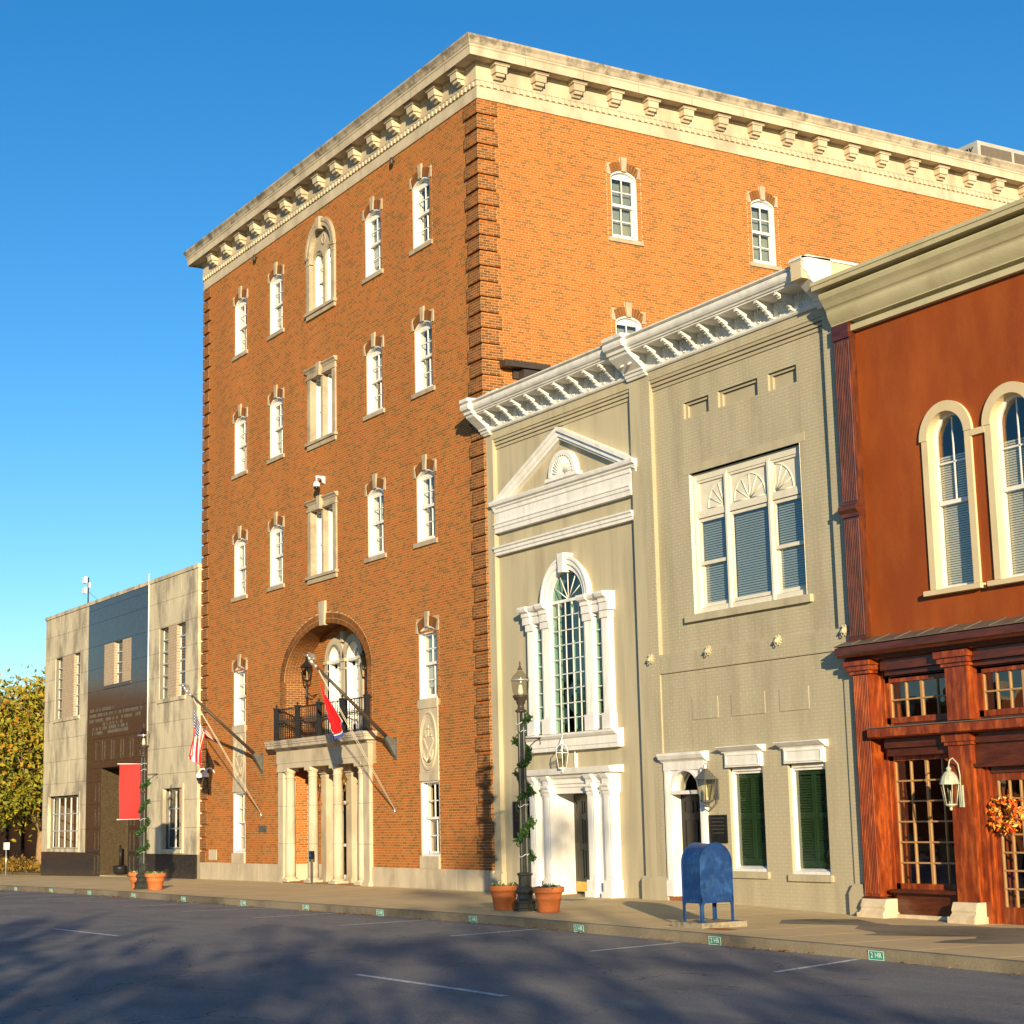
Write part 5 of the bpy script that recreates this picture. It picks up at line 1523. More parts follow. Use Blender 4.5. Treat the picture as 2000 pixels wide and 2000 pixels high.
# ------------------------------------------------------------------ red-brown shopfront building
RB = thing('shopfront_building', 'rust red stucco building with carved timber shopfront and arched windows', 'building')
WY, PF = .05, -.10
X0, X1 = 13.02, 24.0
wins = [15.60, 17.08, 18.56, 20.04, 21.52]
r_ops = [op(c-.44, c+.44, 5.42, 8.50, 8.06, 'ell') for c in wins]
w_ = MB(); wall_sheet(w_, X0, X1, 4.55, 10.6, WY, r_ops)
for o in r_ops: reveal(w_, o, WY, WY+.3)
w_.quad((X0,WY,-.5), (X0,14,-.5), (X0,14,11.3), (X0,WY,11.3)); w_.quad((X1,WY,-.5), (X1,14,-.5), (X1,14,11.3), (X1,WY,11.3)); w_.quad((X0,14,-.5), (X1,14,-.5), (X1,14,11.3), (X0,14,11.3))
ob('wall', w_, 'rust_stucco', RB)
ob('roof', MB().box(X0, X1, WY, 14, 11.1, 11.2), 'metal_roof', RB)
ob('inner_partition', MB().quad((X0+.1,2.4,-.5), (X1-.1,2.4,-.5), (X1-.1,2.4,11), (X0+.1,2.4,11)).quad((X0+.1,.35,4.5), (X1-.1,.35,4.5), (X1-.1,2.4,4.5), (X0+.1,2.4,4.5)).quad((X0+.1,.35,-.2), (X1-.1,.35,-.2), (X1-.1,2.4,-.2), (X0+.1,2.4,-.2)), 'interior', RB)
# cornice: fascia, deep cove, coping
c = MB()
c.prism([(.1,10.46),(-.06,10.46),(-.06,10.57),(.03,10.575),(.03,10.64),(.1,10.64)], X0+.42, X1, 'x')
cv = [(-.0,10.635),(-.10,10.64),(-.10,10.66)] + [(-.10-.10*math.sin(t*math.pi/2/6), 10.66+.24*(t/6)) for t in range(1, 7)]
cv += [(-.20-.16*(1-math.cos(t*math.pi/2/6)), 10.90+.10*math.sin(t*math.pi/2/6)) for t in range(1, 4)]
cv += [(-.30,11.06),(-.355,11.13),(-.375,11.20),(-.37,11.23),(-.22,11.235),(-.22,11.30)]
c.prism(cv + [(.1,11.29),(.1,10.635)], X0-.02, X1, 'x')
CV = ob('cornice', c, 'cove_paint', RB)
x = X0-.1
while x < X1:
    e = min(x+1.05, X1)
    ob('coping_piece', MB().prism([(.15,11.30),(-.47,11.30),(-.48,11.375),(-.50,11.385),(-.50,11.455),(.15,11.47)], x+.004, e-.004, 'x'), 'cove_paint', CV); x = e
# fluted pilasters
def fluted(x0, x1, z0, z1, ret, name='pilaster'):
    m_ = MB().box(x0, x1, PF, WY+.02+ret, z0, z1)
    n_ = 9; w = (x1-x0-.03)/n_
    for k in range(n_):
        xa = x0+.015+w*k
        m_.prism([(xa+w*.12, PF), (xa+w*.3, PF-.018), (xa+w*.7, PF-.018), (xa+w*.88, PF)], z0+.05, z1-.05, 'z', 0)
    return ob(name, m_, 'wood' if ret else 'wood_flute', RB)
fluted(13.03, 13.47, 7.24, 10.34, 0); fluted(13.03, 13.47, 4.78, 7.0, 0)
ob('pilaster_block', MB().box(13.02, 13.475, PF-.03, WY+.01, 10.34, 10.62), 'wood_dark', RB)
ob('pilaster_block', MB().box(13.02, 13.475, PF-.035, WY, 7.0, 7.24).prism([(PF-.02,7.05),(PF-.10,7.13),(PF-.10,7.20),(PF-.02,7.24)], 13.01, 13.485, 'x'), 'wood_dark', RB)
ob('pilaster_block', MB().box(13.02, 13.475, PF-.03, WY, 4.6, 4.80), 'wood_dark', RB)
# arched windows with hoods
def arch_window(cx_):
    m_ = MB(); o = op(cx_-.44, cx_+.44, 5.42, 8.50, 8.06, 'ell')
    arch_ring(m_, o, .18, WY-.06, WY+.02)
    hd_ = ob('window_hood', m_, 'hood_paint', RB)
    s_ = MB()
    for q in (-1, 1):
        a, b = sorted((cx_+q*.44, cx_+q*.58)); s_.box(a, b, WY-.045, WY+.02, 5.45, 8.06)
    reveal(s_, dict(o, x0=o['x0']+.003, x1=o['x1']-.003, z1=o['z1']-.003), WY-.045, WY+.17, 0, False)
    ob('window_jamb', s_, 'hood_paint', hd_)
    ob('sill', MB().box(cx_-.66, cx_+.66, WY-.14, WY+.15, 5.345, 5.43), 'hood_paint', hd_)
    f = MB(); y = WY+.13
    i_ = dict(o, x0=o['x0']+.06, x1=o['x1']-.06, z1=o['z1']-.06)
    arch_ring(f, i_, .057, y-.02, y+.05)
    for q in (-1, 1):
        a, b = sorted((cx_+q*.38, cx_+q*.437)); f.box(a, b, y-.02, y+.05, 5.43, 8.06)
    f.box(cx_-.437, cx_+.437, y-.03, y+.05, 5.43, 5.50); f.box(cx_-.38, cx_+.38, y-.03, y+.05, 6.90, 6.97)
    f.box(cx_-.012, cx_+.012, y, y+.02, 6.97, 8.42); f.box(cx_-.38, cx_+.38, y, y+.02, 7.62, 7.645)
    wn_ = ob('window', f, 'white_paint', RB)
    o_ = place('pane', WP['pane'], wn_, (cx_, y+.01, 6.2)); o_.scale = (.76, 1, 1.42)
    gp = MB(); pp = arch_pts(i_, 14); gp.add([(cx_-.38,y+.01,6.97), (cx_+.38,y+.01,6.97)] + [(x, y+.01, z) for x, z in pp[::-1]], [tuple(range(17))]); ob('arched_pane', gp, 'glass', wn_)
    bl = MB(); z = 5.5
    while z < 7.75: bl.quad((cx_-.38,y+.05,z), (cx_+.38,y+.05,z), (cx_+.38,y+.07,z+.036), (cx_-.38,y+.07,z+.036)); z += .042
    stuff(ob('blind', bl, 'curtain', wn_))
for c_ in wins[:3]: arch_window(c_)
for a, b in zip(wins[:2], wins[1:3]): ob('hood_link', MB().box(a+.58, b-.58, WY-.05, WY+.02, 7.95, 8.06), 'hood_paint', RB)
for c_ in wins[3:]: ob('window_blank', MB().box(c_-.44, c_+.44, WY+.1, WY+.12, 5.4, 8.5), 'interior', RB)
# shopfront
sc = MB().prism([(WY,4.80),(-.36,4.66),(-.37,4.64),(WY,4.62)], X0-.13, X1, 'x'); ob('lean_roof', sc, 'metal_roof', RB)
for k in range(12): ob('roof_rib', MB().prism([(WY,4.815),(-.36,4.672),(-.36,4.66),(WY,4.80)], X0+.3+.55*k, X0+.33+.55*k, 'x'), 'metal_roof', RB)
sc = MB().prism([(WY,4.62),(-.37,4.62),(-.37,4.50),(-.33,4.48),(-.31,4.44),(-.16,4.43),(-.14,4.38),(-.05,4.36),(WY,4.36)], X0-.11, X1, 'x'); ob('shop_cornice', sc, 'wood_dark', RB)
fluted(13.05, 13.45, .24, 4.16, .22)
ob('pilaster_foot', MB().box(13.04, 13.46, PF-.02, WY, .13, .24), 'wood_dark', RB)
cp = MB().box(13.0, 13.52, PF-.05, WY+.05, 4.14, 4.20); cp.box(12.97, 13.56, PF-.09, WY+.05, 4.20, 4.29); cp.box(12.93, 13.60, PF-.13, WY+.05, 4.29, 4.37); ob('capital', cp, 'wood', RB)
ob('pilaster_return', MB().box(13.452, 13.52, .20, .30, .12, 4.36), 'wood', RB)
FYr = .28
tr = MB()
tr.box(13.66, X1, FYr-.05, FYr+.1, 4.03, 4.40); tr.box(13.66, X1, FYr-.03, FYr+.08, 3.15, 3.27); tr.box(13.66, X1, -.0, FYr+.08, 4.17, 4.37); tr.box(13.66, X1, .10, FYr+.08, 4.08, 4.17)
tr.box(13.66, X1, .06, FYr+.08, 2.66, 2.80); tr.box(13.66, X1, .0, FYr+.08, 2.80, 2.97)
ob('transom_rail', tr, 'wood_dark', RB)
mc = MB().prism([(FYr,3.20),(-.24,3.17),(-.25,3.15),(FYr,3.14)], 13.50, X1, 'x'); ob('ledge_flashing', mc, 'metal_roof', RB)
ob('middle_cornice', MB().prism([(FYr,3.14),(-.245,3.14),(-.245,3.0),(-.20,2.98),(-.06,2.97),(FYr,2.97)], 13.50, X1, 'x'), 'wood', RB)
posts = [(15.25, 15.75), (18.6, 19.1)]
for a, b in posts:
    p_ = MB().box(a, b, -.02, FYr+.05, 3.2, 4.12); p_.box(a-.05, b+.05, -.06, FYr, 4.10, 4.16); p_.box(a-.10, b+.10, -.10, FYr, 4.16, 4.25); p_.box(a-.14, b+.14, -.14, FYr, 4.25, 4.36)
    p_.box(a, b, -.05, FYr+.05, .2, 2.97); p_.box(a-.05, b+.05, -.09, FYr, 2.78, 2.84); p_.box(a-.08, b+.08, -.12, FYr, 2.84, 2.965)
    ob('post', p_, 'wood', RB)
def ped(a, b):
    m_ = MB().prism([(.3,-.4),(-.22,-.4),(-.22,-.02),(-.17,.03),(-.19,.07),(-.15,.17),(-.13,.20),(.3,.20)], a-.03, b+.03, 'x')
    m_.box(a-.06, b+.06, -.26, .3, -.4, -.03)
    ob('pedestal', m_, 'pedestal_stone', RB)
ped(13.05, 13.60); ped(15.25, 15.74); ped(18.6, 19.1)
def lights(x0, x1, z0, z1, nc, nr, name, y=FYr, frame=.10, heavy=None):
    f = MB()
    for q in ((x0,x0+frame,z0,z1), (x1-frame,x1,z0,z1)): f.box(q[0], q[1], y-.05, y+.06, q[2], q[3])
    f.box(x0, x1, y-.05, y+.06, z0, z0+frame); f.box(x0, x1, y-.05, y+.06, z1-frame, z1)
    wn_ = ob(name, f, 'wood', RB)
    ix0, ix1, iz0, iz1 = x0+frame, x1-frame, z0+frame, z1-frame
    mt = MB()
    for c_ in range(nc+1):
        xx = ix0+(ix1-ix0)*c_/nc
        t = .028 if heavy and c_ == heavy else .014
        mt.box(xx-t, xx+t, y-.02, y+.03, iz0, iz1)
    for r in range(1, nr): zz_ = iz0+(iz1-iz0)*r/nr; mt.box(ix0, ix1, y-.018, y+.028, zz_-.014, zz_+.014)
    ob('glazing_bars', mt, 'muntin_wood', wn_)
    for c_ in range(nc):
        for r in range(nr):
            o_ = place('pane', WP['pane'], wn_, (ix0+(ix1-ix0)*(c_+.5)/nc, y+.005, iz0+(iz1-iz0)*(r+.5)/nr)); o_.scale = ((ix1-ix0)/nc, 1, (iz1-iz0)/nr)
    return wn_
lights(13.52, 15.25, 3.24, 4.06, 4, 2, 'transom_window', heavy=2)
lights(15.75, 17.7, 3.24, 4.06, 6, 2, 'transom_window', heavy=3); lights(17.7, 18.6, 3.24, 4.06, 3, 2, 'transom_window')
lights(13.52, 15.25, .36, 2.68, 4, 6, 'shop_window', heavy=2)
ob('stall_riser', MB().box(13.62, 15.25, .12, .3, -.06, .36).box(13.60, 15.27, -.02, .3, .31, .37).box(13.70, 15.2, .105, .12, .02, .06).box(13.70, 15.2, .105, .12, .20, .24), 'wood_dark', RB)
xx = 13.62
while xx < 15.2: ob('base_brick', MB().box(xx+.004, min(xx+.40, 15.25), .06, .3, -.3, -.062), 'pedestal_stone', RB); xx += .405
# sign board and recessed door
ob('sign_board', MB().box(15.75, 18.6, .06, .3, 2.44, 2.66).box(15.75, 18.6, .0, .3, 2.40, 2.46), 'wood_dark', RB)
jb = MB().box(15.75, 15.88, .06, .75, -.25, 2.44); jb.box(15.88, 15.95, .12, .75, -.25, 2.44); ob('door_jamb', jb, 'wood', RB)
def glass_door(x0, x1):
    dd = MB(); y = .20
    for q in ((x0,x0+.13,-.14,2.30), (x1-.13,x1,-.14,2.30), (x0+.13,x1-.13,-.14,.13), (x0+.13,x1-.13,2.17,2.30)): dd.box(q[0], q[1], y, y+.05, q[2], q[3])
    do = ob('shop_door', dd, 'wood', RB)
    mt = MB(); nc, nr = 3, 7
    for c_ in range(0, nc+1): xx_ = x0+.13+(x1-x0-.26)*c_/nc; mt.box(xx_-.014, xx_+.014, y-.005, y+.04, .13, 2.17)
    for r in range(1, nr): zz_ = .13+2.04*r/nr; mt.box(x0+.13, x1-.13, y-.003, y+.038, zz_-.014, zz_+.014)
    ob('glazing_bars', mt, 'muntin_wood', do)
    for c_ in range(nc):
        for r in range(nr): o_ = place('pane', WP['pane'], do, (x0+.13+(x1-x0-.26)*(c_+.5)/nc, y+.015, .13+2.04*(r+.5)/nr)); o_.scale = ((x1-x0-.26)/nc, 1, 2.04/nr)
glass_door(15.95, 16.93); glass_door(16.95, 17.93)
ob('door_head', MB().box(15.95, 18.6, .16, .75, 2.30, 2.46), 'wood_dark', RB)
ob('threshold', MB().box(15.75, 18.6, -.02, 1.0, -.5, -.145), 'concrete', RB)
ob('right_panelling', MB().box(17.94, 18.6, .2, .3, -.3, 2.3), 'wood', RB)
lights(19.1, 23.5, .36, 2.68, 10, 6, 'shop_window', heavy=5)

# ------------------------------------------------------------------ corner building behind the tree
CB = thing('corner_building', 'tan building with stepped dark coping behind the yellowing tree', 'building')
m_ = MB()
m_.box(-64, -37.2, 5.0, 20, 2.9, 8.35); m_.box(-52.2, -37.2, 5.0, 20, 8.35, 8.72)
ob('wall', m_, 'tan_wall', CB)
ob('coping', MB().box(-64.1, -52.2, 4.93, 5.3, 8.35, 8.52).box(-52.3, -37.2, 4.93, 5.3, 8.72, 8.90).box(-52.3, -52.15, 4.93, 20, 8.35, 8.73), 'dark_coping', CB)
ob('canopy', MB().box(-64, -37.2, 2.6, 5.0, 2.55, 2.95), 'dark_frame', CB)
for k in range(9):
    a = -63.8+3*k
    f = MB().box(a, a+.16, 5.0, 5.3, -.6, 2.6); f.box(a, a+3, 5.0, 5.3, -.6, .15); ob('shopfront_frame', f, 'dark_frame', CB)
    ob('shaded_shopfront_panel', MB().quad((a+.16,5.1,.15), (a+3,5.1,.15), (a+3,5.1,2.6), (a+.16,5.1,2.6)), 'door_black', CB)  # opaque near-black panel; the shade of the shopfront is put into its colour
ob('inner_partition', MB().quad((-64,8,-.6), (-37.2,8,-.6), (-37.2,8,2.6), (-64,8,2.6)), 'door_black', CB)

# ------------------------------------------------------------------ foliage helpers
def leaf_quads(mb, centers, n, spread, size, tint, rng, up=0.0):
    for c in centers:
        for _ in range(n):
            p = Vector(c) + Vector((rng.gauss(0, spread), rng.gauss(0, spread), rng.gauss(0, spread*.8)))
            d = Vector((rng.gauss(0,1), rng.gauss(0,1), rng.gauss(0,1)+up)).normalized()
            u = d.orthogonal().normalized(); w = d.cross(u)
            a = rng.uniform(0, 6.28); u, w = math.cos(a)*u + math.sin(a)*w, -math.sin(a)*u + math.cos(a)*w
            s = size*rng.uniform(.6, 1.25)
            pts = [p-u*s, p-w*s*.45+d*s*.12, p+u*s, p+w*s*.45+d*s*.12]
            mb.add([tuple(q) for q in pts], [(0,1,2,3)], 0, tint(p))
def tree(name, label, loc, h, trunk_h, rx, rz, nclump, nleaf, lsize, tr, mname='tree_leaf', seed=1, group=None, bias=0.0, lean=0.0):
    rng = random.Random(seed)
    t = thing(name, label, 'tree', loc, 0, group)
    tb = MB()
    tb.tube([(0,0,-.3), (.03,.0,trunk_h*.5), (.05+lean,.03,trunk_h)], [tr*1.25, tr, tr*.85], 9)
    cz = h-rz
    tips = []
    for k in range(9):
        a = 2*math.pi*k/9 + rng.uniform(-.3, .3); rr = rng.uniform(.35, .8)*rx
        e = Vector((rr*math.cos(a), rr*math.sin(a), cz+rng.uniform(-.3, .75)*rz))
        m = Vector((e.x*.35, e.y*.35, trunk_h+(e.z-trunk_h)*.55))
        tb.tube([(.05+lean,.03,trunk_h-.15), m, e], [tr*.55, tr*.33, tr*.08], 6); tips.append(e)
        for q in range(3):
            f = e + Vector((rng.gauss(0,.3*rx), rng.gauss(0,.3*rx), rng.gauss(.1,.3*rz)))
            tb.tube([m*.3+e*.7, f], [tr*.14, tr*.04], 4)
    ob('trunk', tb, 'bark', t)
    cs = []
    for k in range(nclump):
        while True:
            v = Vector((rng.uniform(-1,1), rng.uniform(-1,1), rng.uniform(-1,1)))
            if .18 < v.length < 1: break
        v = v*(.55+.45*v.length)/max(v.length, .01)*min(1, v.length**.35)
        wob = 1+.16*math.sin(3*math.atan2(v.y, v.x)+seed)+.10*math.sin(5*v.z+seed)
        cs.append((v.x*rx*wob, v.y*rx*wob, cz+v.z*rz))
    cb = MB()
    cl = {}
    def tint(p):
        g_ = .5+.35*math.sin(p.x*1.1+seed)*math.cos(p.z*.9)+.18*(p.z-cz)/rz
        return min(1, max(0, rng.gauss(.42+.22*(g_-.5)+bias, .2)))
    leaf_quads(cb, cs, nleaf, .085*rx+.10, lsize, tint, rng, .6)
    ob('crown', cb, mname, t)
    return t
tree('street_tree', 'yellow green autumn tree with forked trunk beside the stone building', (-42.6, 1.6, -.25), 8.5, 1.9, 4.4, 3.1, 420, 44, .15, .20, seed=5, bias=.17)
tree('street_tree', 'orange tinged autumn tree further along the planting strip', (-52.5, 1.2, -.35), 8.0, 2.0, 4.2, 2.9, 380, 40, .15, .18, seed=9, bias=.26)
# planting strip under the trees
hb = MB(); rng = random.Random(3)
leaf_quads(hb, [(rng.uniform(-62,-37.0), rng.uniform(.1, 3.6), -.12+rng.uniform(0,.12)) for _ in range(800)], 8, .22, .09, lambda p: rng.random(), rng, .8)
tag(stuff(ob('ground_cover', hb, 'hedge_leaf')), 'low brown ground cover in the strip under the autumn trees', 'ground cover')
struct(ob('planting_bed', MB().box(-64, -36.9, -.05, 4.8, -.9, -.16), 'earth'))
# park trees of the square behind the viewpoint; their shadows cross the road
shade = [(14,-30,6.8,21), (20,-31,7.6,1), (26.5,-29.5,6.6,2), (32,-31,8.2,3), (37,-30,7.0,4), (43,-31.5,8.8,5), (49,-30,7.2,6), (54.5,-31,9.6,7), (66,-31,8.4,8), (62.0,-29.5,14.7,9), (73,-32,9.6,10), (80,-32,11.2,12)]
for (x, y, h, sd) in shade:
    tree('park_tree', 'half bare park tree on the square lawn, across the road', (x, y, road_z(x)+.12), h, 2.2, 2.6+.5*(sd % 3), h*.38, 62 if sd != 9 else 45, 13, .30, .2, seed=sd, group='park trees on the square')

# ------------------------------------------------------------------ street lamps
def lamp(label, x, y):
    z = walk_z(x, y)
    t = thing('street_lamp', label, 'street lamp', (x, y, z), 0, 'street lamps along the pavement')
    b = MB().lathe([(.24,0),(.24,.04),(.215,.06),(.215,.15),(.235,.16),(.235,.19),(.17,.23),(.15,.30),(.19,.36),(.17,.42),(.125,.46),(.13,.66),(.155,.68),(.155,.71),(.10,.73)], 0, 0, 8, sm=False)
    ob('base', b, 'lamp_green', t)
    s = MB(); N = 24; rings = []
    for zz in (.72, 3.82):
        r0 = .095 if zz < 1 else .075
        rings.append([(((r0 if k % 2 else r0-.014))*math.cos(2*math.pi*k/N), ((r0 if k % 2 else r0-.014))*math.sin(2*math.pi*k/N), zz) for k in range(N)])
    s.add(rings[0]+rings[1], [(k, (k+1) % N, N+(k+1) % N, N+k) for k in range(N)])
    ob('shaft', s, 'lamp_green', t)
    c = MB().lathe([(.075,3.80),(.115,3.82),(.115,3.85),(.07,3.87),(.06,3.95),(.085,3.98),(.09,4.03),(.13,4.06),(.135,4.09),(.155,4.10),(.155,4.14),(.10,4.15)], 0, 0, 16)
    ob('capital', c, 'bronze', t)
    g_ = MB().lathe([(.13,4.14),(.15,4.20),(.175,4.36),(.18,4.42),(.17,4.44)], 0, 0, 20)
    g_.lathe([(.175,4.44),(.168,4.49),(.12,4.55),(.075,4.585),(.055,4.62),(.045,4.65)], 0, 0, 20)
    ob('globe', g_, 'globe_glass', t)
    ob('lamp_core', MB().lathe([(.05,4.15),(.06,4.2),(.04,4.34),(.01,4.36)], 0, 0, 10), 'cctv_white', t)
    ob('globe_band', MB().lathe([(.183,4.425),(.186,4.44),(.183,4.455)], 0, 0, 20), 'silver', t)
    ob('finial', MB().lathe([(.05,4.65),(.045,4.67),(.018,4.69),(.03,4.715),(.012,4.735),(.02,4.755),(.003,4.82)], 0, 0, 8), 'bronze', t)
    a = MB().tube([(0,.06,3.30), (0,.44,3.31)], .016, 6); a.tube([(0,.08,2.78), (0,.11,2.98), (0,.2,3.16), (0,.33,3.26), (0,.42,3.295)], .011, 6); a.tube([(0,.42,3.30), (0,.42,3.24), (0,.435,3.21), (0,.42,3.18), (0,.405,3.2)], .008, 5)
    a.lathe([(.11,2.76),(.11,2.82)], 0, 0, 12)
    ob('plant_arm', a, 'bronze', t)
    st = MB()
    for zz in (3.43, 3.6, 2.0, 1.05): st.tube([(.098*math.cos(2*math.pi*k/14), .098*math.sin(2*math.pi*k/14), zz+.03*math.sin(k)) for k in range(15)], .006, 4)
    ob('tie', st, 'cctv_white', t)
    return t
def garland(label, x, y, turns, z0, z1, seed):
    rng = random.Random(seed); z = walk_z(x, y)
    m_ = MB(); pts = []
    N = 150
    for k in range(N+1):
        f = k/N
        if rng.random() < .0: continue
        a = -f*turns*2*math.pi + seed
        r = .125+.02*math.sin(k*.35)
        pts.append((r*math.cos(a), r*math.sin(a), z1+(z0-z1)*f+.05*math.sin(k*.23)))
    t = thing('garland', label, 'garland', (x, y, z), 0, 'garlands wound on the lamp posts')
    ob('vine', MB().tube(pts, .012, 5), 'garland_leaf', t)
    den = [p for i, p in enumerate(pts) if (math.sin(i*.16+seed) > -.55)]
    leaf_quads(m_, den, 13, .034, .05, lambda p: rng.random(), rng)
    ob('leaves', m_, 'garland_leaf', t)
LA, LB = (7.45, -3.70), (-13.25, -4.05)
lamp('dark street lamp with clear globe between two planters before the stucco building', *LA)
lamp('dark street lamp with the red banner before the stone building', *LB)
garland('green garland on the lamp post before the stucco building', *LA, 4.2, .95, 3.75, 2)
garland('green garland on the lamp post with the red banner', *LB, 4.3, .9, 3.45, 5)
zb = walk_z(*LB)
bn = thing('banner', 'plain red fabric banner hung from the lamp post arms', 'banner', (LB[0], LB[1], zb))
m_ = MB(); nx_, nz_ = 8, 16
G = [[(.035*math.sin(2.2*i/nx_+3.4*k/nz_)+.012*math.sin(9*k/nz_), -.10-.62*i/nx_, 2.02+1.58*k/nz_) for i in range(nx_+1)] for k in range(nz_+1)]
for k in range(nz_):
    for i in range(nx_):
        for o_ in (0, .006):
            q = [G[k][i], G[k][i+1], G[k+1][i+1], G[k+1][i]]
            m_.add([(a+o_, b, c) for a, b, c in q], [(0,1,2,3)], 0, .5, True)
ob('cloth', m_, 'banner_red', bn)
for zz in (3.61, 2.01): ob('arm', MB().tube([(0,-.05,zz), (0,-.76,zz)], .012, 6).ball((0,-.77,zz), .02, 6), 'cctv_white', bn)
# ------------------------------------------------------------------ planters
def planter(label, x, y, seed, kind):
    z = walk_z(x, y); rng = random.Random(seed)
    t = thing('planter', label, 'planter', (x, y, z), 0, 'terracotta planters')
    ob('pot', MB().lathe([(.19,0),(.20,.02),(.235,.24),(.25,.25),(.25,.27),(.24,.275),(.265,.36),(.295,.365),(.30,.38),(.305,.46),(.295,.47),(.27,.465),(.26,.40)], 0, 0, 28), 'terracotta', t)
    ob('soil', MB().lathe([(.262,.405),(.15,.425),(.01,.43)], 0, 0, 20), 'soil', t)
    fl_ = MB(); cs = []
    for k in range(26): a, r = rng.uniform(0,6.28), .24*math.sqrt(rng.random()); cs.append((r*math.cos(a), r*math.sin(a), .44+rng.uniform(0,.05)))
    leaf_quads(fl_, cs, 12, .025, .03, (lambda p: rng.uniform(0,.55) if rng.random() < .72 else (rng.uniform(.6,.85) if kind else rng.uniform(.82,1))), rng, .5)
    stuff(ob('flowers', fl_, 'flower_leaf', t))
planter('terracotta planter with sparse flowers, on the brick building side of its lamp', LA[0]-.70, LA[1]-.06, 1, 1)
planter('terracotta planter with dark violet flowers before the stucco entrance', LA[0]+.80, LA[1]+.02, 2, 0)
planter('terracotta planter half behind the post of the red banner lamp', LB[0]-.60, LB[1]+.10, 3, 1)
planter('terracotta planter with white flowers beside the red banner lamp', LB[0]+1.05, LB[1]+.02, 4, 1)
# ------------------------------------------------------------------ mailbox
mx, my = 13.35, -3.80
mz = walk_z(mx, my)
sl_ = MB().box(mx-.40, mx+.42, my-.46, my+.46, mz-.1, mz+.085)
tag(ob('concrete_slab', sl_, 'slab_concrete'), 'rough concrete slab under the blue mailbox', 'slab')
mbx = thing('mailbox', 'blue rounded-top street mailbox on four legs by the kerb', 'mailbox', (mx, my, mz+.085))
hw, hd_ = .25, .33
def arch_prof(d, zb, zt, n=14): return [(-d, zb), (d, zb)] + [(d*math.cos(math.pi*k/n), zt-d+d*math.sin(math.pi*k/n)) for k in range(n+1)]
bd = MB().prism(arch_prof(hd_-.012, .30, 1.255), -hw+.012, hw-.012, 'x', 0)
ob('body', bd, 'mail_blue', mbx)
for s_ in (-1, 1):
    fr = MB(); P_ = arch_prof(hd_+.004, .30, 1.272); Q_ = arch_prof(hd_-.016, .31, 1.252)
    xa, xb = sorted((s_*(hw-.012), s_*(hw+.006)))
    for k in range(1, len(P_)-1): fr.prism([P_[k], P_[k+1], Q_[k+1], Q_[k]], xa, xb, 'x')
    fr.prism([P_[-1], P_[0], Q_[0], Q_[-1]], xa, xb, 'x')
    # apron with rounded cut between the legs
    ap = [(-hd_, .40), (hd_, .40), (hd_, 0), (hd_-.05, 0)] + [(hd_-.05-.09*(1-math.cos(R(15*k))), .24+.09*math.sin(R(15*k))-.0) for k in range(7)] + [(-hd_+.14-.09*math.sin(R(15*k)), .33-.09*(1-math.cos(R(15*k)))) for k in range(7)] + [(-hd_+.05, 0), (-hd_, 0)]
    fr.prism(ap, xa, xb, 'x')
    ob('side_rim', fr, 'mail_blue', mbx)
for s_ in (-1, 1):
    ap = [(-hw, .40), (hw, .40), (hw, 0), (hw-.045, 0)] + [(hw-.045-.08*(1-math.cos(R(15*k))), .24+.08*math.sin(R(15*k))) for k in range(7)] + [(-hw+.125-.08*math.sin(R(15*k)), .32-.08*(1-math.cos(R(15*k)))) for k in range(7)] + [(-hw+.045, 0), (-hw, 0)]
    ya, yb = sorted((s_*(hd_-.008), s_*(hd_+.002)))
    ob('apron', MB().prism(ap, ya, yb, 'y'), 'mail_blue', mbx)
for sx in (-1, 1):
    for sy in (-1, 1):
        ob('foot', MB().box(sx*hw-.045, sx*hw+.045, sy*hd_-.045, sy*hd_+.045, -.004, .012), 'mail_blue', mbx)
st = MB(); rng = random.Random(8)
P_ = [(mx+.62+.42*math.cos(6.283*k/24)*(1+.15*math.sin(k*2.1)), my-.28+.16*math.sin(6.283*k/24)*(1+.2*math.sin(k*1.3))) for k in range(24)]
st.add([(x, y, walk_z(x, y)+.004) for x, y in P_], [tuple(range(24))])
ob('rust_stain', st, 'rust_stain', sw)
# ------------------------------------------------------------------ kerb markers
tm = text_mesh('2 HR', .105, 'sign_white', .001)
plate = MB().box(-.155, .155, -.006, 0, -.068, .068)
bord = MB()
for q in ((-.148,.148,.054,.061), (-.148,.148,-.061,-.054), (-.148,-.141,-.054,.054), (.141,.148,-.054,.054)): bord.box(q[0], q[1], -.0085, -.0055, q[2], q[3])
pm2, bm3 = plate.mesh('plate', 'sign_green'), bord.mesh('border', 'sign_white')
MK = [(-23.05,"in front of the stone building beside the granite bay"), (-19.07,"where the stone and brick buildings meet"), (-15.24,"near the red banner lamp, on its stone building side"), (-11.35,"near the red banner lamp, on its porch side"),
      (-7.5,"in front of the porch columns"), (-3.5,"in front of the carved oval nearer the stucco building"), (.1,"where the brick and stucco buildings meet"), (3.76,"in front of the stucco entrance"), (7.61,"below the lamp between two planters"),
      (11.23,"in front of the side door, short of the mailbox"), (15.01,"beside the mailbox, toward the shopfront"), (18.57,"in front of the shop door with the wreath")]
for x, lb in MK:
    t = thing('kerb_marker', 'green 2 HR kerb marker ' + lb, 'parking marker', (x, YC-.163, walk_z(x, YC)-.085), 0, 'two hour parking markers')
    t.rotation_euler = (R(4), 0, 0)
    place('plate', pm2, t); place('border', bm3, t); place('lettering', tm, t, (0, -.007, 0), (R(90), 0, 0))
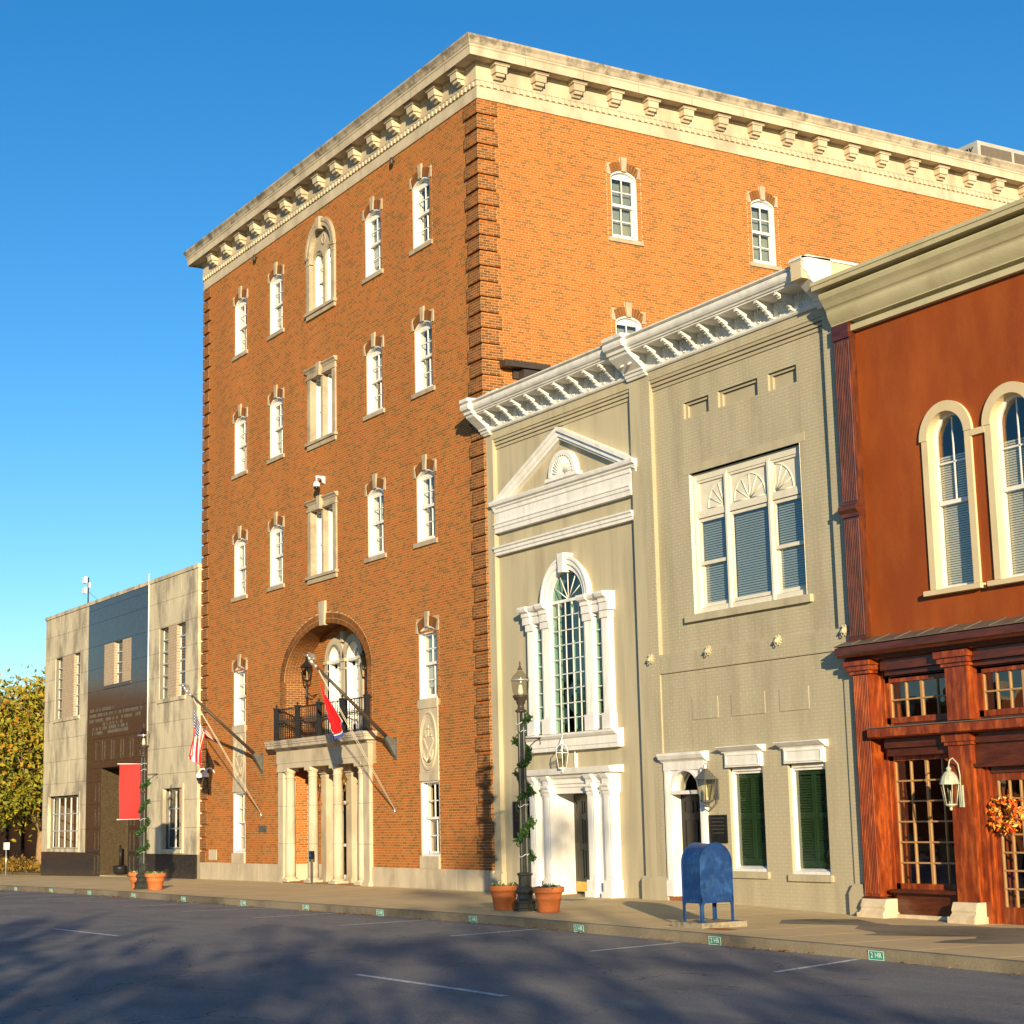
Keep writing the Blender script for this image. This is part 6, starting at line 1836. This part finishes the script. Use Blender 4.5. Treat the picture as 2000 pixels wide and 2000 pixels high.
# fallen leaves in the gutter
lv = MB(); rng = random.Random(12)
for _ in range(1500):
    x = rng.uniform(-34, 22)
    if math.sin(x*.9)+math.sin(x*2.3+1) + rng.uniform(-1,1) < -.2: continue
    y = YC-.19-abs(rng.gauss(0, .10 if rng.random() < .85 else 1.2))
    z = road_z(x)+.008+rng.uniform(0,.02); s = rng.uniform(.02, .045); a = rng.uniform(0,6.28)
    u, w = Vector((math.cos(a), math.sin(a), rng.uniform(-.3,.3)))*s, Vector((-math.sin(a), math.cos(a), rng.uniform(-.3,.3)))*s*.6
    p = Vector((x, y, z)); lv.add([tuple(p-u), tuple(p-w), tuple(p+u), tuple(p+w)], [(0,1,2,3)], 0, rng.random())
tag(stuff(ob('fallen_leaves', lv, 'litter_leaf')), 'brown fallen leaves gathered in the gutter along the kerb', 'leaves')
tag(ob('drain_cover', MB().box(4.55, 5.35, -1.25, -.85, -.09, walk_z(5,-1)+.006), 'grey_bronze'), 'flat metal cover set in the pavement before the stucco building', 'cover')

# ------------------------------------------------------------------ flags and poles
def flag_mat(name, kind):
    m, nt, n, l, b = node_mat(name)
    uv = n.new('ShaderNodeUVMap'); uv.uv_map = 'UVMap'
    sp = n.new('ShaderNodeSeparateXYZ'); l.new(uv.outputs[0], sp.inputs[0])
    def mth(o, a, b_=None):
        q = n.new('ShaderNodeMath'); q.operation = o
        for i, v in enumerate((a, b_)):
            if v is None: continue
            if isinstance(v, (int, float)): q.inputs[i].default_value = v
            else: l.new(v, q.inputs[i])
        return q.outputs[0]
    def mix(f, a, b_):
        q = n.new('ShaderNodeMixRGB'); l.new(f, q.inputs['Fac'])
        for i, v in ((1, a), (2, b_)):
            if isinstance(v, tuple): q.inputs[i].default_value = (*v, 1)
            else: l.new(v, q.inputs[i])
        return q.outputs[0]
    S, T = sp.outputs['X'], sp.outputs['Y']      # S down the hoist, T along the fly
    if kind == 'us':
        st = mth('GREATER_THAN', mth('FRACT', mth('MULTIPLY', S, 6.5)), .5)
        col = mix(st, (.58,.025,.03), (.72,.70,.64))
        can = mth('MULTIPLY', mth('LESS_THAN', S, 7/13), mth('LESS_THAN', T, .4))
        u = mth('SUBTRACT', mth('FRACT', mth('MULTIPLY', S, 9*13/7)), .5); v = mth('SUBTRACT', mth('FRACT', mth('MULTIPLY', T, 15)), .5)
        d = mth('ADD', mth('MULTIPLY', u, u), mth('MULTIPLY', v, v))
        star = mth('LESS_THAN', d, .07)
        col = mix(can, col, mix(star, (.025,.035,.13), (.75,.74,.70)))
    else:
        col = mix(mth('GREATER_THAN', T, .915), (.62,.015,.02), (.75,.74,.70))
        col = mix(mth('GREATER_THAN', T, .935), col, (.05,.075,.28))
        col = mix(mth('GREATER_THAN', S, .97), col, (.75,.74,.70))
    l.new(col, b.inputs['Base Color'])
    b.inputs['Roughness'].default_value = .8
    b.inputs['Specular IOR Level'].default_value = .1
flag_mat('us_flag', 'us'); flag_mat('red_flag', 'tn')
def cloth(fn, ns, nt_, mname, parent, name='cloth'):
    me = bpy.data.meshes.new(name)
    vs = [fn(i/ns, k/nt_) for k in range(nt_+1) for i in range(ns+1)]
    fs = [(k*(ns+1)+i, k*(ns+1)+i+1, (k+1)*(ns+1)+i+1, (k+1)*(ns+1)+i) for k in range(nt_) for i in range(ns)]
    me.from_pydata(vs, [], fs)
    uvl = me.uv_layers.new(name='UVMap')
    for p in me.polygons:
        p.use_smooth = True
        for li in p.loop_indices:
            vi = me.loops[li].vertex_index
            uvl.data[li].uv = ((vi % (ns+1))/ns, (vi // (ns+1))/nt_)
    me.materials.append(MATS[mname])
    return place(name, me, parent)
def pole(label, x, z0, tip, group='flagpoles on the brick building'):
    t = thing('flagpole', label, 'flagpole', (x, 0, z0), 0, group)
    y1, z1 = tip
    ob('wall_bracket', MB().prism([(0,-.30),(0,.20),(-.18,.22),(-.26,.30),(-.34,.22),(-.24,.08),(-.08,-.22)], -.07, .07, 'x').box(-.10, .10, -.03, 0, -.34, .24), 'grey_bronze', t)
    d = Vector((0, y1+.12, z1-z0-.12)).normalized()
    ob('pole', MB().tube([(0,-.12,.12), (0,y1,z1-z0)], [.055,.035], 10), 'bronze', t)
    e = Vector((0, y1, z1-z0))
    ea = MB().ball(tuple(e+d*.06), .05, 8); ea.tube([tuple(e+d*.1), tuple(e+d*.28)], [.035,.05], 6)
    c = e+d*.28
    ea.tube([tuple(c), tuple(c+Vector((0,-.04,.10)))], [.05,.03], 6); ea.ball(tuple(c+Vector((0,-.07,.13))), .035, 6)
    for s_ in (-1, 1):
        ea.add([tuple(c+Vector((s_*.03,.0,.05))), tuple(c+Vector((s_*.20,-.16,.20))), tuple(c+Vector((s_*.22,.02,.12))), tuple(c+Vector((s_*.12,.10,-.02)))], [(0,1,2,3)])
        ea.add([tuple(c+Vector((s_*.03,.02,.05))), tuple(c+Vector((s_*.20,-.14,.20))), tuple(c+Vector((s_*.22,.04,.12))), tuple(c+Vector((s_*.12,.12,-.02)))], [(3,2,1,0)])
    ob('eagle_finial', ea, 'silver', t)
    return t
p1 = pole('bronze flagpole slanting up beside the porch with the red flag', -5.0, 3.66, (-2.28, 5.71))
p2 = pole('bronze flagpole with eagle tip flying the striped flag', -13.9, 3.58, (-2.32, 5.58))
for t, x, zc, pts in ((p1, -5.0, 3.66, (-2.28, 5.66)), (p2, -13.9, 3.58, (-2.32, 5.53))):
    for dx in (-.02, .02): ob('halyard', MB().tube([(dx, pts[0]+.03, pts[1]-zc), (dx*2.5, pts[0]*.5+.02, (pts[1]+1.97)/2-zc-.05), (dx, -.03, 1.97-zc)], .008, 4), 'rope', t)
    ob('cleat', MB().tube([(0,-.01,1.95-zc), (0,-.06,1.95-zc)], .02, 5).tube([(-.02,-.06,1.85-zc), (.02,-.06,2.05-zc)], .014, 5), 'silver', t)
def us(s, t):
    top = Vector((0, -2.24+.34*s, 5.18-.78*s)); bot = Vector((0, -2.36+.30*s-.03*math.sin(6*s), 3.78-.34*s+.05*math.sin(9*s)))
    p = top.lerp(bot, t); w = t*(1-.25*t)
    return (-13.9+.16*math.sin(s*11+1.5*t)*w+.04*math.sin(5*t+2*s), p.y+.06*math.sin(s*13+t)*w, p.z)
fo = thing('flag', 'striped flag with starred blue canton drooping from the flagpole', 'flag', (0, 0, 0))
cloth(us, 48, 40, 'us_flag', fo)
def flap(s, t):
    top = Vector((0, -2.02+.2*s, 4.66-.30*s)); p = top + Vector((0, .20*t+.04*t*s, -.16*t))
    return (-13.86+.03*math.sin(6*s), p.y, p.z)
cloth(lambda s, t: flap(s, t), 12, 4, 'us_flag', fo, 'folded_corner')
def tn(s, t):
    top = Vector((0, -2.23+.16*s, 5.44-.42*s)); bt = Vector((0, -1.90+.62*s-.24*s*s, 3.93-.55*s+.95*s*s))
    p = top.lerp(bt, t**.9); w = t
    return (-5.0+.13*math.sin(s*9+2*t)*w, p.y+.03*math.sin(s*14)*w, p.z)
fo = thing('flag', 'red flag with blue edge drooping above the porch cornice', 'flag', (0, 0, 0))
cloth(tn, 36, 40, 'red_flag', fo)

# ------------------------------------------------------------------ lanterns
def lantern(name, label, loc, s, style, mname, wall_dy, group=None):
    """hexagonal glazed lantern; wall_dy is the distance back to the wall"""
    t = thing(name, label, 'lantern', loc, 0, group)
    n = 4 if style == 'square' else 6
    hx = lambda r, z: [(r*math.cos(2*math.pi*(k+.5)/n), r*math.sin(2*math.pi*(k+.5)/n), z) for k in range(n)]
    f = MB()
    r0, r1, h = .10*s, .155*s, .34*s
    for k in range(n):
        a, b = hx(r0, 0)[k], hx(r1, h)[k]; f.tube([a, b], .009*s, 4)
    for r, z in ((r0, 0), (r1, h)):
        P_ = hx(r, z); f.tube(P_+[P_[0]], .012*s, 4)
    ob('frame', f, mname, t)
    g_ = MB(); A, B = hx(r0*.97, 0), hx(r1*.97, h)
    for k in range(n): g_.quad(A[k], A[(k+1) % n], B[(k+1) % n], B[k])
    ob('glazing', g_, 'lantern_glass', t)
    ob('candle', MB().lathe([(.03*s,0),(.03*s,.05*s),(.018*s,.06*s),(.018*s,.2*s),(.004,.24*s)], 0, 0, 8), 'cream_paint', t)
    if style == 'dome': pr_ = [(r1*1.12,h),(r1*1.0,h+.05*s),(r1*.85,h+.13*s),(r1*.5,h+.2*s),(.03*s,h+.23*s),(.05*s,h+.26*s),(.015*s,h+.3*s)]
    elif style == 'square': pr_ = [(r1*1.15,h),(r1*.9,h+.05*s),(.05*s,h+.15*s),(.03*s,h+.17*s)]
    else: pr_ = [(r1*1.2,h),(r1*1.15,h+.02*s),(r1*.6,h+.10*s),(.05*s,h+.15*s),(.03*s,h+.22*s),(.045*s,h+.25*s),(.004,h+.36*s)]
    if mname == 'white_paint':      # open cage crown
        for k in range(n):
            a = 2*math.pi*(k+.5)/n
            MBc = MB().tube([(r1*math.cos(a), r1*math.sin(a), h), (r1*.85*math.cos(a), r1*.85*math.sin(a), h+.12*s), (r1*.3*math.cos(a), r1*.3*math.sin(a), h+.2*s)], .01*s, 4)
            ob('crown_rib', MBc, mname, t)
        ob('cap', MB().lathe([(.06*s,h+.19*s),(.05*s,h+.23*s),(.02*s,h+.26*s),(.03*s,h+.29*s),(.005,h+.32*s)], 0, 0, 8), mname, t)
    else: ob('cap', MB().lathe(pr_, 0, 0, n if style != 'dome' else 12, sm=False), mname, t)
    ob('base', MB().lathe([(.02*s,-.10*s),(.03*s,-.07*s),(.02*s,-.05*s),(.06*s,-.03*s),(r0*1.1,-.01*s),(r0*1.1,.01*s)], 0, 0, n), mname, t)
    br = MB()
    if style in ('dome', 'cage'):
        zt = h+.30*s
        br.tube([(0,0,zt), (0,.03*s,zt+.10*s), (0,.10*s,zt+.14*s), (0,wall_dy*.8,zt+.04*s), (0,wall_dy*.92,zt-.15*s), (0,wall_dy*.9,.06*s), (0,wall_dy,.0)], .012*s, 6)
        br.box(-.045*s, .045*s, wall_dy-.03, wall_dy+.005, -.05*s, .32*s)
    elif style == 'square':
        br.tube([(0,0,-.06*s), (0,.10*s,-.12*s), (0,wall_dy*.9,-.04*s), (0,wall_dy,.1*s)], .014*s, 6); br.box(-.05*s, .05*s, wall_dy-.025, wall_dy+.005, .02*s, .35*s)
        br.tube([(.05*s*math.cos(k*.7), 0, h+.20*s+.05*s*math.sin(k*.7)) for k in range(10)], .008*s, 4)
    else:
        br.tube([(0,0,-.08*s), (0,.02*s,-.32*s), (0,wall_dy*.5,-.42*s), (0,wall_dy,-.36*s)], .018*s, 6); br.lathe([(.03*s,-.5*s),(.04*s,-.42*s),(.025*s,-.3*s),(.04*s,-.2*s),(.02*s,-.1*s)], 0, 0, 8)
        br.lathe([(.07*s,-.02),(.07*s,.0)], 0, 0, 10)
    ob('bracket', br, mname, t)
    return t
lantern('wall_lantern', 'white cage lantern on the stucco wall over the entrance', (3.58, -.27, 2.80), 1.0, 'cage', 'white_paint', .38)
lantern('wall_lantern', 'four sided grey metal lantern beside the arched side door', (8.78, -.24, 1.98), 1.25, 'square', 'grey_bronze', .27)
lantern('wall_lantern', 'pale green domed lantern on the timber shopfront post', (15.50, -.32, 1.80), .98, 'dome', 'verdigris_paint', .27)
lantern('balcony_lantern', 'black lantern on the balcony wall beside the arched doors, nearer the striped flag', (-11.45, .38, 5.92), 1.15, 'post', 'iron', .34, 'balcony lanterns')
lantern('balcony_lantern', 'black lantern on the balcony wall nearer the red flag pole', (-7.45, .38, 5.92), 1.15, 'post', 'iron', .34, 'balcony lanterns')
lantern('porch_lantern', 'brass lantern on the porch pilaster nearer the striped flag', (-10.36, .16, 2.58), .95, 'post', 'brass', .20, 'porch lanterns')
lantern('porch_lantern', 'brass lantern on the porch pilaster nearer the stucco building', (-8.62, .16, 2.58), .95, 'post', 'brass', .20, 'porch lanterns')
# ------------------------------------------------------------------ cameras, floodlight, roof gear
def cctv(label, x, z, reach=.3, goose=True):
    t = thing('security_camera', label, 'camera', (x, 0, z), 0, 'dome cameras')
    if goose: ob('arm', MB().tube([(0,.01,0), (0,-.06,.10), (0,-reach*.5,.17), (0,-reach*.9,.14), (0,-reach,.02)], .028, 8), 'cctv_white', t)
    else: ob('arm', MB().prism([(0,.10),(0,-.12),(-.06,-.10),(-.10,.02),(-reach-.03,.06),(-reach-.03,.10)], -.04, .04, 'x').tube([(0,-reach,.08),(0,-reach,-.1)], .025, 8), 'cctv_white', t)
    zz = .02 if goose else -.08
    ob('housing', MB().lathe([(.03,zz+.02),(.08,zz-.01),(.10,zz-.06),(.105,zz-.14),(.10,zz-.145)], 0, -reach, 14), 'cctv_white', t)
    ob('dome', MB().lathe([(.088,zz-.145),(.085,zz-.19),(.06,zz-.235),(.005,zz-.25)], 0, -reach, 14), 'cctv_dome', t)
cctv('white dome camera on a gooseneck arm near the stone building', -17.85, 3.36)
cctv('white dome camera on a gooseneck arm, close against the corner quoins', -18.45, 3.36)
cctv('white dome camera above the stone framed window over the arch', -9.32, 11.65, .26, False)
for x, lb in ((-14.37,'nearer the stone building'), (-4.63,'nearer the corner quoins')):
    t = thing('spot_lamp', 'small dark spot lamp below the brick front cornice, ' + lb, 'spot lamp', (x, 0, 19.9), 0, 'spot lamps below the cornice')
    ob('body', MB().lathe([(.04,-.10),(.06,-.04),(.06,.08),(.03,.12)], 0, -.10, 10), 'bronze', t); ob('arm', MB().tube([(0,0,.02), (0,-.10,.05)], .02, 6), 'bronze', t)
t = thing('floodlight', 'long dark floodlight box on the brick side wall', 'floodlight', (0, .45, 12.95))
ob('housing', MB().box(.05, .35, 0, 1.35, -.02, .14), 'bronze', t); ob('second_housing', MB().box(.08, .34, .55, 1.5, -.30, -.06), 'bronze', t); ob('mount', MB().box(-.01, .08, .4, 1.2, -.25, .1), 'bronze', t)
t = thing('parapet_flashing', 'short white flashing at the roof edge below the quoins', 'flashing', (0, 0, 0))
ob('sheet', MB().box(.0, .6, .02, .5, 11.95, 12.22), 'white_paint', t)
t = thing('roof_unit', 'grey rooftop cooling unit with louvred side on the brick building', 'cooling unit', (-5.5, 23.5, 21.2))
ob('cabinet', MB().box(-2.5, 2.5, -2.1, 4.5, 0, 2.75), 'ac_metal', t)
for k in range(4):
    ob('louvre_panel', MB().box(2.48, 2.53, -1.95+1.6*k, -.5+1.6*k, .15, 2.6), 'ac_louver', t)
place('lettering', text_mesh('McQuay', .42, 'black_ink', .006, .25), t, (1.55, -2.108, 2.52), (R(90), 0, 0))
t = thing('antenna_mast', 'thin roof mast with white panel antennas on the stone building', 'antenna', (-33.1, .55, 10.1))
ob('mast', MB().tube([(0,0,0), (0,0,1.68)], .03, 6), 'dark_frame', t)
for z in (1.15, 1.58): ob('panel_antenna', MB().box(-.30, .02, -.16, -.06, z-.13, z+.13), 'cctv_white', t)
ob('small_antenna', MB().box(.05, .16, -.02, .04, 1.25, 1.45), 'cctv_white', t)
ob('guy_wire', MB().tube([(0,0,1.1), (1.2,.4,.3)], .008, 4), 'dark_frame', t)
t = thing('hood_box', 'peeling cream return of the cornice at the shopfront building', 'cornice end', (12.62, -.35, 11.55))
ob('box', MB().prism([(-.34,0),(-.34,.36),(-.2,.41),(1.6,.41),(1.6,0)], 0, .30, 'x'), 'hood_paint', t); ob('cap_sheet', MB().prism([(-.37,.36),(-.37,.40),(-.2,.46),(1.65,.46),(1.65,.411),(-.2,.411)], -.02, .33, 'x'), 'grey_white_paint', t)
# ------------------------------------------------------------------ small street things
t = thing('door_button_post', 'slim post with push plate before the porch columns', 'post', (-9.68, -.30, walk_z(-9.68,-.3)))
ob('post', MB().box(-.035, .035, -.025, .025, 0, .75), 'grey_bronze', t); ob('push_plate', MB().box(-.085, .085, -.05, .05, .70, .92), 'black_plaque', t)
sm_ = MB().lathe([(.035,0),(.045,0),(.045,.002)], 0, 0, 12)
ob('wheelchair_mark', MB().tube([(.035*math.cos(k*.55), 0, -.02+.035*math.sin(k*.55)) for k in range(10)], .007, 4).tube([(-.01,0,.05), (-.01,0,.0), (.03,0,.0), (.045,0,-.045)], .007, 4).ball((-.012,0,.065), .013, 5), 'sign_blue', t, (0, -.052, .81))
t = thing('sign_post', 'small white box on a thin post before the planting strip', 'sign post', (-39.6, -.75, walk_z(-39.6,-.75)))
ob('post', MB().tube([(0,0,0), (0,0,1.15)], .03, 8), 'silver', t); ob('box', MB().box(-.10, .12, -.10, .10, 1.08, 1.38), 'cctv_white', t); ob('dark_side', MB().box(-.13, -.10, -.09, .09, 1.09, 1.36), 'dark_frame', t)
t = thing('ash_urn', 'black iron ash urn with upright pipe in the granite doorway', 'ash urn', (-28.1, .35, -.09))
ob('bowl', MB().lathe([(.06,0),(.16,.02),(.24,.10),(.26,.24),(.27,.30),(.25,.31),(.22,.34),(.10,.36)], 0, 0, 16), 'iron', t); ob('pipe', MB().tube([(0,0,.34), (0,0,1.1)], [.05,.04], 8), 'iron', t)
def plaque(label, x0, x1, z0, z1, y, rows):
    t = thing('plaque', label, 'plaque', ((x0+x1)/2, y, z0))
    w, h = x1-x0, z1-z0
    ob('plate', MB().box(-w/2, w/2, -.03, 0, 0, h), 'black_plaque', t)
    m_ = MB(); rng = random.Random(int(x0*10))
    for r in range(rows):
        z = h*(.88-.13*r); x = -w*.36+rng.uniform(0,.05)
        while x < w*.36:
            d = rng.uniform(.02,.06); m_.box(x, x+d, -.033, -.029, z-.012, z+.012); x += d+.012
    stuff(ob('raised_text', m_, 'dim_letters', t))
plaque('black cast plaque on the painted brick beside the side door', 8.50, 9.06, 1.15, 1.70, LY-.004, 5)
plaque('tall black plaque on the stucco wall behind the lamp post', .80, 1.50, 1.25, 2.10, SY-.002, 4)
# wreath on the shop door
rng = random.Random(6)
t = thing('wreath', 'orange autumn leaf wreath hanging on the glazed shop door', 'wreath', (16.28, .14, 1.62))
wm = MB(); cs = [(.23*math.cos(6.283*k/34), rng.uniform(-.05,.02), .23*math.sin(6.283*k/34)) for k in range(34)]
leaf_quads(wm, cs, 16, .05, .055, lambda p: rng.random(), rng)
stuff(ob('leaves', wm, 'wreath_leaf', t)); ob('hoop', MB().tube([(.23*math.cos(6.283*k/20), 0, .23*math.sin(6.283*k/20)) for k in range(21)], .03, 6), 'bark', t)

t = thing('far_building', 'tall brown block at the end of the square, mirrored in the granite', 'building', (-160, -70, -.6), 0)
ob('wall', MB().box(0, 38, 0, 62, 0, 14.5), 'brick_dark', t); ob('cornice', MB().box(-.2, 38.4, -.2, 62.4, 14.5, 15.2), 'limestone', t)
# ------------------------------------------------------------------ far side of the square, seen in the window glass
for k, (x0, x1, h, mn, lb) in enumerate(((-118,-92,9.5,'tan_wall','tan block on the far side of the square, mirrored in the glass'), (-92,-66,12.5,'brick_dark','brown brick block on the far side of the square, mirrored in the glass'), (-66,-42,9.0,'rust_stucco','red block on the far side of the square, mirrored in the glass'))):
    t = thing('far_building', lb, 'building', (x0, -62, -.6), 0)
    ob('wall', MB().box(0, x1-x0, -14, 0, 0, h), mn, t); ob('cornice', MB().box(-.1, x1-x0+.1, -14, .4, h, h+.6), 'limestone', t)
    for f_ in range(int(h//4)):
        for q in range(5): ob('window', MB().box(2+4.6*q, 3.6+4.6*q, -.05, .05, 1.6+4*f_, 3.6+4*f_), 'interior', t)
